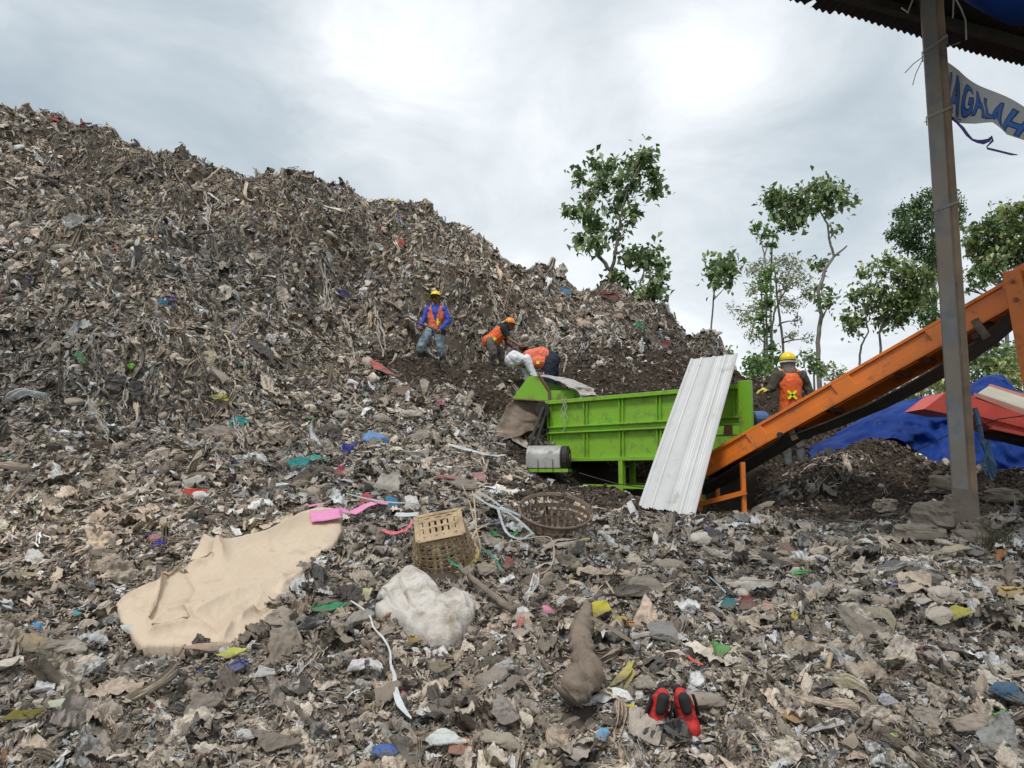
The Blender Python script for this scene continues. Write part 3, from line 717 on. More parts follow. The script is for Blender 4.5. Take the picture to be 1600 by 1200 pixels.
def grid_sheet(rows, name, material, parent=None, sub=2, noise=.02, nsc=3.0, thick=.003, seed=3, smooth=True):
    """sheet lofted through rows of points, wrinkled"""
    R = [np.array([list(p) for p in r]) for r in rows]
    def resample(A, n):
        k = np.linspace(0, len(A) - 1, n); i = np.minimum(k.astype(int), len(A) - 2); f = (k - i)[:, None]
        Pm = A[np.maximum(i - 1, 0)]; P0 = A[i]; P1 = A[i + 1]; P2 = A[np.minimum(i + 2, len(A) - 1)]
        return .5 * ((2 * P0) + (-Pm + P1) * f + (2 * Pm - 5 * P0 + 4 * P1 - P2) * f ** 2 + (-Pm + 3 * P0 - 3 * P1 + P2) * f ** 3)
    n = (max(len(r) for r in R) - 1) * sub * 2 + 1; R = np.stack([resample(r, n) for r in R]); m_ = (len(R) - 1) * sub * 2 + 1
    R = np.stack([resample(R[:, i], m_) for i in range(n)], 1)
    x, y, z = R[..., 0], R[..., 1], R[..., 2]
    rd = 1 - 2 * np.abs(fbm(x * nsc, y * nsc, z * nsc, seed=seed, oct=4))
    R = R + noise * np.stack([fbm(x * nsc, y * nsc, z * nsc, seed=seed + 1, oct=3), rd * -1.0, .6 * fbm(x * nsc, y * nsc, z * nsc, seed=seed + 2, oct=3)], -1)
    i, j = np.meshgrid(np.arange(n - 1), np.arange(m_ - 1)); b_ = (j * n + i).reshape(-1)
    o = link(name, fast_mesh(name, R.reshape(-1, 3), np.stack([b_, b_ + 1, b_ + 1 + n, b_ + n], -1), smooth), material, parent)
    if thick: s_ = o.modifiers.new("thickness", 'SOLIDIFY'); s_.thickness = thick
    return o
tr_ = [[P(1470, -60, 5.2), P(1530, -50, 5.2), P(1600, -40, 5.2), P(1700, -20, 5.2)], [P(1478, -25, 5.3), P(1540, 0, 5.3), P(1600, 14, 5.3), P(1700, 30, 5.3)], [P(1490, -10, 5.45), P(1540, 22, 5.4), P(1600, 42, 5.4), P(1700, 66, 5.4)]]
o = grid_sheet(tr_, "roof_tarpaulin", M_tarp, sub=5, noise=.03, seed=8)
tag(rebase(o), "crumpled blue tarpaulin tucked up under the dark shed roof", "tarpaulin")
for k, pts in enumerate((([(1426, 0), (1421, 12), (1419, 20), (1408, 12)]), ([(1491, -6), (1502, 14), (1509, 32), (1510, 62)]), ([(1490, -4), (1489, 28)]))):
    m = MB(); m.tube([P(u, v, 5.6) for u, v in pts], .006, 5)
    tag(rebase(m.build("hanging_string", M_wire)), ["pale string dangling under the roof left of the post", "longest pale string hanging from the roof right of the post", "short string hanging close beside the post top"][k], "string", "strings hanging from the shed roof")

# banner
M_ban = mat("banner_cloth", (.60, .60, .61), .6, var=(.53, .53, .55), vscale=3, trans=.35)
M_let = mat("banner_blue", (.03, .13, .48), .55, var=(.05, .17, .50), vscale=10)
M_out = mat("banner_outline", (.018, .018, .07), .6)
btop = [(1474, 98), (1500, 110), (1525, 126), (1550, 142), (1582, 161), (1625, 186), (1680, 214)]
bbot = [(1478, 183), (1500, 189), (1525, 193), (1547, 194), (1572, 211), (1620, 221), (1680, 238)]
def bd(s): return 6.12 - 1.1 * s
def bpt(s, t, lift=0):
    k = s * 6; i = min(5, max(0, int(k))); f = k - i
    a = [btop[i][q] * (1 - f) + btop[i + 1][q] * f for q in (0, 1)]; c_ = [bbot[i][q] * (1 - f) + bbot[i + 1][q] * f for q in (0, 1)]
    p = P(c_[0] + (a[0] - c_[0]) * t, c_[1] + (a[1] - c_[1]) * t, bd(s) - lift)
    p.y += .03 * sin(t * 5 + s * 9); return p
banner = empty("banner", bpt(0, 0), "white cloth banner with blue hand painted letters tied behind the post", "banner")
nb, mb_ = 60, 10
vs = [bpt(i / nb, j / mb_) for j in range(mb_ + 1) for i in range(nb + 1)]
me = mesh("cloth", vs, [(j * (nb + 1) + i, j * (nb + 1) + i + 1, (j + 1) * (nb + 1) + i + 1, (j + 1) * (nb + 1) + i) for j in range(mb_) for i in range(nb)], True)
link("cloth", me, M_ban, banner)
def letters(off, lift, name, m, res=4):
    cu_ = bpy.data.curves.new(name, 'FONT'); cu_.body = "JAGALAH"; cu_.offset = off; cu_.resolution_u = res; cu_.space_character = 1.12
    to = bpy.data.objects.new(name, cu_); COL.objects.link(to)
    bpy.context.view_layer.update()
    me_ = bpy.data.meshes.new_from_object(to.evaluated_get(bpy.context.evaluated_depsgraph_get()))
    COL.objects.unlink(to); bpy.data.objects.remove(to)
    bm = bmesh.new(); bm.from_mesh(me_); bmesh.ops.triangulate(bm, faces=bm.faces)
    for _ in range(2): bmesh.ops.subdivide_edges(bm, edges=[e for e in bm.edges if e.calc_length() > .12], cuts=1); bmesh.ops.triangulate(bm, faces=bm.faces)
    W = 4.55
    for v_ in bm.verts:
        x, y = v_.co.x, v_.co.y
        s = .03 + .72 * (max(0.0, x + .10 * y * (1 + x * .5)) / W) ** 1.12
        t = .17 + .64 * (y / .72) + .03 * sin(x * 4) - .02 * (x / W)
        v_.co = bpt(min(s, .995), t, lift)
    bm.to_mesh(me_); bm.free(); return link(name, me_, m, banner)
letters(.05, .006, "letter_outline", M_out); letters(.022, .010, "lettering", M_let)
m = MB(); m.tube([P(u, v, 5.93) for u, v in ((1485, 182), (1500, 187), (1520, 188), (1545, 189))], .004, 4); m.build("hem_cord", M_out, banner)
M_pur = mat("purple_ribbon", (.10, .07, .30), .5)
m = MB(); m.ribbon([P(u, v, 5.95) for u, v in ((1486, 184), (1495, 191), (1504, 200), (1511, 210), (1519, 218), (1527, 221), (1536, 222), (1545, 219), (1550, 214), (1551, 220), (1542, 229), (1543, 232), (1560, 236), (1580, 241), (1590, 242))], [.02, .02, .03, .03, .02, .03, .045, .03, .03, .02, .01, .02, .02, .02, .006], nrm=(0, -1, .2), t=.003)
tag(rebase(m.build("torn_ribbon", M_pur)), "torn purple ribbon blowing loose from the post under the banner", "ribbon")

# footing and stones
M_conc = mat("footing_concrete", (.30, .26, .21), .95, var=(.20, .17, .14), vscale=6, bump=.9, bscale=9, wear=(.12, .10, .08), wscale=4)
def rock(name, c, size, seed, m, label, cat, group=None, amp=.35, rows=14, cols=22):
    v, f = lump(seed, rows, cols, amp, 1.0)
    v = np.sign(v) * np.abs(v * 2) ** .72 / 2
    x, y, z = v.T; v = v * (1 + .10 * fbm(x * 5 + seed, y * 5, z * 5, seed=seed, oct=4))[:, None]
    v = v * np.array(size); o = link(name, fast_mesh(name, v, f, False), m)
    # caps
    o.location = c; o.rotation_euler = (0, 0, seed * 1.3); tag(o, label, cat, group); return o
rock("footing", Vector((pb.x, pb.y - .10, pb.z + .03)), (.52, .42, .26), 3, M_conc, "rough concrete footing block under the steel post", "footing")
M_stone = mat("mud_stone", (.20, .165, .13), .95, var=(.30, .26, .21), vscale=5, bump=.8, bscale=12)
for k, (u, v, w, h, lb) in enumerate(((1462, 838, .42, .24, "big muddy stone just left of the concrete footing"), (1436, 852, .34, .14, "flat stone lowest and left of the post"), (1488, 800, .22, .16, "small round stone directly left of the post foot"), (1475, 775, .30, .22, "pale boulder farther back left of the post"), (1385, 805, .34, .16, "low stone lying in the dark ground in front of the compost pile"), (1570, 790, .36, .16, "flat stone right of the post by the dark ground"))):
    g = G(u, v); rock("stone", g + Vector((0, 0, h * .62)), (w, w * .7, h), 11 + k, M_stone, lb, "stone", "stones round the post")

# ------------------------------------------------------------ tarp and red machine behind the conveyor
top = [(1262, 703), (1300, 688), (1345, 660), (1405, 632), (1447, 622), (1500, 615), (1522, 607), (1541, 593), (1566, 595), (1596, 618), (1650, 640), (1720, 650)]
bot = [(1262, 716), (1300, 700), (1345, 690), (1378, 680), (1396, 668), (1430, 690), (1450, 708), (1490, 719), (1541, 728), (1600, 736), (1660, 742), (1720, 742)]
dt = 11.6; db = 10.6
rows = []
rows.append([P(u, v, dt + 1.6) + Vector((0, 0, -.9)) for u, v in top]); rows.append([P(u, v, dt + .6) + Vector((0, 0, -.04)) for u, v in top])
rows.append([P(u, v, dt) for u, v in top])
for k in (.3, .6, .85, 1.0):
    rows.append([P(a[0] * (1 - k) + c_[0] * k, a[1] * (1 - k) + (c_[1] + 16) * k, dt * (1 - k ** .7) + db * k ** .7 + .09 * sin(i * 1.3 + k * 2)) for i, (a, c_) in enumerate(zip(top, bot))])
o = grid_sheet(rows, "ground_tarpaulin", M_tarp, sub=6, noise=.085, nsc=2.1, seed=21)
tag(rebase(o), "large bright blue tarpaulin draped behind the conveyor and the dark pile", "tarpaulin")
m = MB()
m.tube([P(u, v, 10.6) for u, v in ((1205, 726), (1230, 715), (1258, 700), (1275, 690))], [.02, .05, .06, .03], 6)
M_red = mat("red_paint", (.55, .06, .04), .45, var=(.62, .10, .07), vscale=2.5, wear=(.30, .10, .08), wscale=4)
M_pink = mat("faded_red_paint", (.62, .30, .24), .55, var=(.55, .22, .17), vscale=3)
M_cream = mat("worn_tray", (.50, .46, .36), .6, var=(.38, .34, .27), vscale=3)
redm = empty("red_hopper_machine", on(6.2, 9.2), "faded red machine with a pale tray behind the post", "machine")
def rp(u, v, d=9.0): return P(u, v, d)
m = MB(); m.prism([rp(1444, 639), rp(1478, 613), rp(1500, 611), rp(1530, 622), rp(1640, 664), rp(1640, 690), rp(1590, 677), rp(1548, 668), rp(1520, 648), rp(1483, 647)], (.25, .03, 0) ); m.v = m.v[:10] + [v_ + Vector((0.02, .5, 0)) for v_ in m.v[:10]]
m.build("hopper_wall", M_red, redm)
m = MB(); m.prism([rp(1524, 614, 9.0), rp(1640, 655, 9.0), rp(1640, 662, 9.0), rp(1524, 622, 9.0)], (0, .03, 0)); m.build("rim", M_pink, redm)
m = MB(); m.prism([rp(1528, 614, 9.05), rp(1640, 652, 9.05), rp(1660, 640, 9.9), rp(1545, 603, 9.9)], (0, 0, -.02)); m.build("tray", M_cream, redm)
m = MB(); m.prism([rp(1548, 600, 9.9), rp(1660, 634, 9.9), rp(1660, 645, 9.9), rp(1546, 611, 9.9)], (0, .04, 0)); m.build("rim", M_pink, redm)
m = MB(); m.prism([rp(1562, 668, 9.1), rp(1640, 684, 9.1), rp(1640, 700, 9.1), rp(1600, 690, 9.1), rp(1560, 682, 9.1)], (0, .35, 0)); m.build("drive_box", M_dark, redm)
m = MB(); m.bar(rp(1500, 640, 8.95), rp(1640, 676, 8.95), .05, .05); m.bar(rp(1548, 668, 8.95), rp(1640, 688, 8.95), .06, .04); m.build("frame_rail", M_red, redm)
for u in (1612, 1650):
    for dd in (9.08, 9.42):
        a = P(u, 655, dd); g = on(a.x, a.y, -.05); m = MB(); m.bar(a, g, .05, .05); m.build("leg", M_rust, redm)
M_jean = mat("blue_rag", (.05, .13, .27), .8, var=(.12, .2, .3), vscale=12)
m = MB(); m.ribbon([P(u, v, 8.4) for u, v in ((1523, 637), (1528, 655), (1535, 686), (1537, 690), (1546, 712), (1550, 728), (1553, 745))], [.04, .06, .035, .09, .07, .09, .03], nrm=[(.6 * sin(i * 2.3), -1, .2) for i in range(7)], t=.03)
for q in range(4): m.ribbon([P(1537 + q * 3 + 6 * sin(q + i), 690 + i * (9 + q * 2), 8.4 - .01 * q) for i in range(5)], .022, nrm=[(sin(i + q), -1, 0) for i in range(5)], t=.008)
m.tube([P(u, v, 8.38) for u, v in ((1532, 680), (1529, 705), (1535, 722))], .006, 4)
tag(rebase(m.build("hanging_rag", M_jean)), "tattered blue rag strip dangling right of the steel post", "rag")
m = MB(); m.tube([P(u, v, 8.0) for u, v in ((1338, 742), (1375, 728), (1411, 712), (1450, 696), (1483, 679), (1525, 667), (1560, 655), (1605, 649))], .006, 5)
tag(rebase(m.build("wire", M_dark)), "thin wire slung past the dark pile to the red machine", "wire")
m = MB(); m.tube([P(1175, 611, 10.9), P(1195, 653, 10.5), P(1204, 680, 10.3)], .018, 6)
tag(rebase(m.build("iron_rod", M_dark)), "dark iron rod leaning at the right end of the green machine", "rod")
# canvas and film at the hopper
M_canv = mat("brown_canvas", (.155, .115, .085), .9, var=(.24, .19, .15), vscale=4, bump=.4, bscale=12)
rows = [[P(800, 628, 12.7), P(830, 630, 12.8), P(862, 634, 12.85)], [P(790, 640, 12.5), P(822, 648, 12.6), P(860, 652, 12.8)], [P(778, 660, 12.3), P(812, 664, 12.4), P(850, 662, 12.7)], [P(770, 690, 12.1), P(800, 682, 12.2), P(835, 672, 12.5)]]
o = grid_sheet(rows, "canvas_chute", M_canv, sub=5, noise=.07, nsc=2.2, seed=33)
tag(rebase(o), "dirty brown canvas hanging in the dark beneath the green hopper", "canvas")
M_film = mat("dusty_white_film", (.55, .53, .50), .55, var=(.38, .35, .31), vscale=5, trans=.2)
rows = [[P(838, 587, 12.7), P(856, 584, 12.9), P(872, 588, 13.0)], [P(858, 592, 12.6), P(878, 590, 12.8), P(896, 595, 12.9)], [P(878, 600, 12.5), P(900, 597, 12.6), P(918, 604, 12.6)], [P(902, 611, 12.3), P(918, 608, 12.4), P(927, 612, 12.4)], [P(908, 620, 12.2), P(922, 618, 12.2), P(934, 619, 12.2)]]
o = grid_sheet(rows, "white_film", M_film, sub=5, noise=.06, nsc=3.5, seed=35)
tag(rebase(o), "dusty white plastic film thrown over the top of the green hopper", "plastic film")
# ------------------------------------------------------------ trees and bushes
def leaf_mat(name, k=.35):
    m = bpy.data.materials.new(name); m.use_nodes = True; nt = m.node_tree; b = nt.nodes['Principled BSDF']
    at = nt.nodes.new('ShaderNodeAttribute'); at.attribute_name = 'leafcol'
    nt.links.new(at.outputs['Color'], b.inputs['Base Color']); b.inputs['Roughness'].default_value = .5; b.inputs['Specular IOR Level'].default_value = .45
    t = nt.nodes.new('ShaderNodeBsdfTranslucent'); ms = nt.nodes.new('ShaderNodeMixShader'); ms.inputs[0].default_value = k
    nt.links.new(at.outputs['Color'], t.inputs[0]); nt.links.new(b.outputs[0], ms.inputs[1]); nt.links.new(t.outputs[0], ms.inputs[2])
    nt.links.new(ms.outputs[0], nt.nodes['Material Output'].inputs[0]); return m
M_leaf = leaf_mat("leaf")
M_bark = mat("pale_bark", (.27, .245, .21), .9, var=(.16, .14, .12), vscale=6, bump=.5, bscale=20)
M_barkd = mat("dark_bark", (.10, .085, .07), .9, var=(.16, .14, .12), vscale=6)
def leaves(centers, radii, n, size, cols, droop=.5, wid=.62, flat=1.0, seed=1):
    r = np.random.default_rng(seed)
    centers = np.array(centers); radii = np.array(radii)
    w = radii.min(1) * radii.max(1); k = r.choice(len(centers), n, p=w / w.sum())
    d = r.normal(0, 1, (n, 3)); d /= np.linalg.norm(d, axis=1, keepdims=True)
    pos = centers[k] + d * radii[k] * (r.uniform(.12, 1.06, n) ** .6)[:, None]
    # leaves sit in tufts
    tn = max(6, n // 12); tuft = pos[r.integers(0, n, tn)]
    j = r.integers(0, tn, n); m_ = r.random(n) < .62
    pos = np.where(m_[:, None], tuft[j] + r.normal(0, size * .62, (n, 3)), pos)
    ax = d * .8 + r.normal(0, .55, (n, 3)); ax[:, 2] -= droop; ax /= np.linalg.norm(ax, axis=1, keepdims=True)
    sd_ = np.cross(ax, r.normal(0, .5, (n, 3)) + [0, 0, 1.0]); sd_ /= np.linalg.norm(sd_, axis=1, keepdims=True) + 1e-9
    up = np.cross(sd_, ax)
    L = size * .78 * r.uniform(.6, 1.35, n)[:, None]; W = L * wid * .5
    p0 = pos - ax * L * .5; p1 = pos - ax * L * .08 + sd_ * W + up * L * .12; p2 = pos + ax * L * .5 - up * L * .1; p3 = pos - ax * L * .08 - sd_ * W + up * L * .12
    pm = pos + ax * 0
    V = np.stack([p0, p1, p2, p3, pm], 1).reshape(-1, 3); b_ = np.arange(n) * 5
    Fc = np.concatenate([np.stack([b_, b_ + 1, b_ + 4], -1), np.stack([b_ + 1, b_ + 2, b_ + 4], -1), np.stack([b_ + 2, b_ + 3, b_ + 4], -1), np.stack([b_ + 3, b_, b_ + 4], -1)])
    cols = np.array(cols); c = cols[r.integers(0, len(cols), n)] * r.uniform(.65, 1.35, (n, 1)) * [2.6, 2.3, 2.4]
    return V, Fc, np.repeat(np.concatenate([c, np.ones((n, 1))], 1), 5, axis=0)
def tree(name, label, cat, d, trunks, blobs, n, size, cols, bark=M_bark, droop=.5, wid=.62, group=None, seed=1, ground=True, twigs=True, depth=.55, crown='crown'):
    """trunks: [(u, v, width px), ...] polylines; blobs: (u, v, r px[, ry px]); all at forward distance d with real spread in depth"""
    r = np.random.default_rng(seed); pxm = d / F
    u0, v0, _ = trunks[0][0]; base = P(u0, v0, d); gz = float(H(base.x, base.y)) if (GX0 < base.x < GX1 and base.y < GY1 - .5) else -.35
    t = empty(name, Vector((base.x, base.y, min(gz, base.z))), label, cat, group)
    m = MB(); sk = []
    for k, tr in enumerate(trunks):
        pts = []; ws = []
        dz = r.normal(0, .5) if k else 0
        for q, (u, v, w) in enumerate(tr):
            f = q / max(1, len(tr) - 1); pts.append(P(u, v, d + dz * f)); ws.append(w * pxm / 2)
        if tr[0][1] >= v0 - 2 and ground:
            b0 = pts[0].copy(); b0.z = min(gz, b0.z) - .2; pts.insert(0, b0); ws.insert(0, ws[0] * 1.35)
        # smooth wander
        P2 = []; W2 = []
        for i in range(len(pts) - 1):
            for s_ in range(4):
                f = s_ / 4; P2.append(pts[i].lerp(pts[i + 1], f) + Vector(r.normal(0, ws[i] * .22, 3)) * (0 if s_ == 0 and i == 0 else 1)); W2.append(ws[i] * (1 - f) + ws[i + 1] * f)
        P2.append(pts[-1]); W2.append(ws[-1]); m.tube(P2, W2, 7); sk += [(p, w_) for p, w_ in zip(P2, W2)]
    cen = []; rad = []
    for bl in blobs:
        u, v, rr = bl[:3]; ry = bl[3] if len(bl) > 3 else rr
        c = P(u, v, d + r.normal(0, depth)); cen.append(list(c)); rad.append([rr * pxm, rr * pxm * 1.0, ry * pxm])
    if twigs:
        cand = [q for q in sk[3:]] or sk
        for c, rd in zip(cen, rad):
            c = Vector(c); p, w_ = min(cand, key=lambda q: (q[0] - c).length + max(0, q[0].z - c.z + .2) * .7)
            mid = p.lerp(c, .5) + Vector(r.normal(0, rd[0] * .2, 3)) + Vector((0, 0, -rd[2] * .15)); w0 = min(w_ * .8, .045)
            m.tube([p, mid, c], [w0, w0 * .7, w0 * .4], 5)
            for _ in range(4):
                e = c + Vector(r.normal(0, 1, 3)).normalized() * rd[0] * .8; s0 = mid.lerp(c, r.uniform(.3, 1)); m.tube([s0, s0.lerp(e, .5) + Vector((0, 0, .05)), e], [w0 * .45, w0 * .3, w0 * .15], 4)
    m.build("trunk", bark, t, smooth=True)
    V, Fc, C = leaves(cen, [[q * .93 for q in r3] for r3 in rad], int(n * .52), size * 1.12, cols, droop, wid, seed=seed)
    me = fast_mesh(crown, V, Fc, False); a = me.color_attributes.new('leafcol', 'FLOAT_COLOR', 'POINT'); a.data.foreach_set('color', C.astype(np.float32).ravel())
    link(crown, me, M_leaf, t); return t
def c4(x, y): return 860 + .3 * x, 220 + .3 * y
def c6(x, y): return 1280 + .2 * x, 280 + .2 * y
def c3(x, y): return 1080 + x / 3.077, 400 + y / 3.077
def B(f, L, k): return [(*f(x, y), *[q * k for q in rr]) for x, y, *rr in L]
def T(f, L, k=1): return [[(*f(x, y), w) for x, y, w in tr] for tr in L]
BROAD = [(.045, .085, .028), (.06, .11, .035), (.03, .06, .025), (.10, .15, .06), (.16, .20, .11)]
PALE = [(.12, .15, .07), (.16, .19, .10), (.09, .12, .06), (.20, .22, .13)]
BRIGHT = [(.07, .13, .035), (.09, .17, .05), (.05, .10, .03)]
DKG = [(.030, .062, .020), (.045, .088, .028), (.020, .042, .015), (.07, .12, .04)]
OLIVE = [(.09, .13, .04), (.13, .17, .06), (.06, .09, .03), (.18, .21, .09)]
GT = "trees standing behind the refuse heap"
tree("broadleaf_tree", "tallest forked tree rising behind the heap crest with an open dark crown", "tree", 25,
     T(c4, [[(330, 860, 8), (318, 680, 7.5), (250, 600, 5.5), (222, 520, 4.5), (190, 400, 3.2), (190, 300, 2)], [(318, 680, 6.5), (335, 600, 5.5), (350, 510, 4.5), (365, 400, 3.2), (400, 250, 2.4), (470, 120, 1.6)], [(350, 515, 4), (382, 500, 3)]]),
     B(c4, [(235, 120, 38), (160, 180, 42), (105, 370, 48, 38), (200, 300, 45), (210, 385, 42), (300, 150, 44), (260, 230, 48), (345, 215, 42), (435, 130, 44), (490, 95, 46), (530, 175, 44), (545, 262, 34, 40), (380, 290, 52), (330, 350, 42), (430, 370, 30, 48), (240, 440, 46), (145, 520, 38), (240, 530, 42, 36), (340, 490, 38, 40), (430, 235, 40), (420, 420, 30), (270, 170, 36)], .3),
     3300, .29, BROAD, group=GT, seed=2)
tree("broadleaf_tree", "shorter rounded tree just right of the tall forked one, low on the crest", "tree", 24,
     T(c4, [[(490, 930, 4), (485, 820, 3.4), (470, 740, 2.8), (500, 640, 2)], [(478, 930, 3.5), (462, 850, 3), (440, 790, 2), (400, 730, 1.5)]]),
     B(c4, [(515, 590, 62, 40), (440, 615, 50, 40), (570, 640, 36), (410, 600, 30), (480, 650, 30), (570, 715, 40), (540, 800, 50, 46), (560, 760, 40), (450, 815, 36), (360, 710, 44), (330, 745, 38), (400, 760, 30), (480, 720, 26)], .3),
     1900, .27, BROAD, group=GT, seed=3)
tree("broadleaf_tree", "slender small tree on a bare thin stem behind the top of the white sheet", "tree", 22,
     T(c4, [[(838, 1130, 3.4), (836, 1000, 3), (846, 860, 2.6), (856, 745, 2), (890, 690, 1.5)], [(856, 780, 1.6), (920, 725, 1.1)]]),
     B(c4, [(850, 635, 36), (925, 640, 46, 40), (890, 690, 50, 44), (840, 700, 30), (945, 690, 32), (930, 740, 24), (870, 740, 22)], .3), 800, .25, BROAD, group=GT, seed=4)
tree("feathery_tree", "pale feathery tree with airy see-through crown right of the white sheet", "tree", 27,
     T(c4, [[(1222, 1200, 4), (1205, 1000, 4), (1192, 900, 3.6), (1170, 680, 2.6), (1160, 630, 1.6)], [(1152, 1200, 4), (1150, 980, 4), (1170, 880, 3), (1240, 750, 2), (1290, 660, 1.3)], [(1118, 1200, 4), (1112, 1000, 3.4), (1100, 800, 2.6), (1085, 680, 1.5)]]),
     B(c4, [(1060, 675, 55), (1130, 650, 60), (1200, 635, 60), (1270, 650, 50), (1300, 720, 62), (1345, 800, 50, 56), (1230, 730, 60), (1050, 770, 44), (955, 880, 44, 30), (1020, 930, 52), (1060, 870, 44), (1260, 850, 60, 50), (1290, 940, 46, 36), (1340, 1030, 44, 22), (1060, 1010, 46), (1200, 820, 40), (1250, 1010, 40, 26)], .3),
     5200, .13, PALE, group=GT, seed=5, wid=.5, droop=.1)
tree("umbrella_leaf_tree", "bright green thin tree growing up through the pale feathery one", "tree", 25,
     T(c4, [[(1130, 1200, 3.6), (1128, 1000, 3.2), (1122, 800, 3), (1115, 600, 2.2), (1100, 530, 1.8), (1070, 460, 1.4)], [(1116, 600, 2), (1140, 510, 1.5)], [(1160, 1200, 2.6), (1150, 1060, 2), (1140, 960, 1.2)]]),
     B(c4, [(1130, 495, 42, 22), (1075, 445, 34, 16), (1145, 545, 34, 20), (1130, 690, 30, 16), (1120, 770, 40, 20), (1125, 850, 42, 26), (1100, 920, 34, 26), (1110, 985, 34, 18), (1150, 1080, 36, 20), (1085, 1140, 46, 30), (1160, 1135, 38, 22), (1075, 1185, 44, 26), (1130, 1190, 50, 22), (1105, 730, 26, 12)], .3),
     2000, .22, BRIGHT, group=GT, seed=6, droop=.0)
tree("broadleaf_tree", "thin leaning tree whose dark top crown touches the tall bare-limbed one", "tree", 26,
     T(c4, [[(1160, 1190, 3.4), (1148, 950, 3), (1150, 650, 2.8), (1158, 520, 2.4), (1195, 440, 2), (1215, 380, 1.6)]]),
     B(c4, [(1165, 285, 44, 36), (1150, 340, 36, 36), (1175, 390, 34, 40), (1225, 300, 40), (1240, 380, 46), (1290, 320, 46), (1310, 400, 46), (1345, 370, 34), (1270, 440, 38, 24), (1210, 445, 24), (1200, 330, 30)], .3), 1700, .26, BROAD, group=GT, seed=7)
tree("broadleaf_tree", "tall tree with bent pale trunk and a bare pointing limb right of centre", "tree", 24,
     T(c4, [[(1398, 1230, 7.5), (1392, 1050, 7), (1408, 900, 6.4), (1396, 780, 6), (1425, 680, 5.4), (1478, 600, 4.4), (1455, 530, 3.6), (1442, 430, 3), (1405, 370, 2.4), (1385, 340, 1.8)], [(1478, 602, 3.6), (1545, 546, 2.2)], [(1412, 930, 3.6), (1448, 865, 1.8)], [(1455, 510, 2), (1490, 470, 1.4)]]),
     B(c4, [(1335, 260, 30, 26), (1390, 250, 40), (1430, 215, 34, 30), (1450, 270, 46), (1500, 260, 30), (1440, 320, 40), (1400, 310, 32), (1455, 375, 36, 28), (1530, 320, 30, 26), (1498, 465, 26, 18), (1412, 640, 26, 34), (1398, 765, 24, 24), (1455, 850, 26, 34), (1400, 835, 18, 26), (1425, 790, 16)], .3), 1500, .26, BROAD, group=GT, seed=8)
tree("dense_tree", "dense dark rounded tree directly behind the steel post", "tree", 30,
     T(c6, [[(905, 1250, 8), (900, 900, 7), (890, 600, 5), (880, 400, 3)]]),
     B(c6, [(860, 120, 70), (1000, 130, 90, 70), (760, 215, 80), (650, 270, 80, 70), (570, 440, 50, 46), (640, 400, 90), (780, 340, 120), (920, 270, 120), (1050, 230, 80), (1080, 320, 60), (700, 500, 110, 80), (830, 560, 110), (960, 480, 110), (900, 690, 100), (860, 1080, 90, 120), (780, 960, 60)], .2),
     15000, .17, DKG, bark=M_barkd, group=GT, seed=9, twigs=False, wid=.5, depth=.9)
tree("broadleaf_tree", "light green open tree left of the steel post above the conveyor", "tree", 23,
     [[(1375, 600, 4.5), (1376, 545, 4), (1374, 520, 3.4), (1390, 470, 2.6), (1402, 420, 1.6)], [(1343, 600, 4), (1343, 560, 3.4), (1346, 540, 3), (1357, 519, 2.4), (1352, 490, 1.8)]] ,
     B(c6, [(540, 640, 60, 40), (420, 660, 40, 30), (350, 745, 60, 36), (480, 740, 50, 36), (390, 860, 60), (270, 940, 50), (330, 900, 50), (480, 880, 70), (620, 760, 66), (700, 720, 80, 60), (820, 780, 90, 90), (720, 860, 90), (580, 960, 80), (400, 1000, 80, 60), (230, 1100, 56, 50), (320, 1110, 60), (500, 1090, 90), (640, 1080, 80), (850, 920, 80), (700, 980, 80), (600, 660, 40), (180, 1080, 20), (250, 1180, 40)], .2),
     5600, .20, OLIVE + BROAD, group=GT, seed=10)
tree("broadleaf_tree", "broad olive tree filling the right edge above the orange conveyor", "tree", 23,
     T(c6, [[(1455, 1000, 6), (1452, 760, 5.5), (1448, 620, 4.5), (1440, 480, 3), (1420, 380, 2)]]),
     B(c6, [(1250, 400, 70), (1180, 380, 40), (1340, 330, 70, 60), (1420, 280, 60), (1500, 270, 60), (1580, 230, 60), (1640, 300, 90), (1400, 420, 100), (1530, 390, 100), (1650, 430, 90), (1200, 520, 80), (1320, 530, 100), (1460, 520, 100), (1590, 540, 90), (1160, 600, 46), (1260, 640, 80), (1380, 650, 80), (1500, 640, 80), (1600, 640, 60), (1190, 740, 50, 36), (1290, 750, 60), (1370, 770, 50), (1240, 840, 50, 36), (1170, 870, 24)], .2),
     6800, .20, OLIVE + BROAD, group=GT, seed=11)
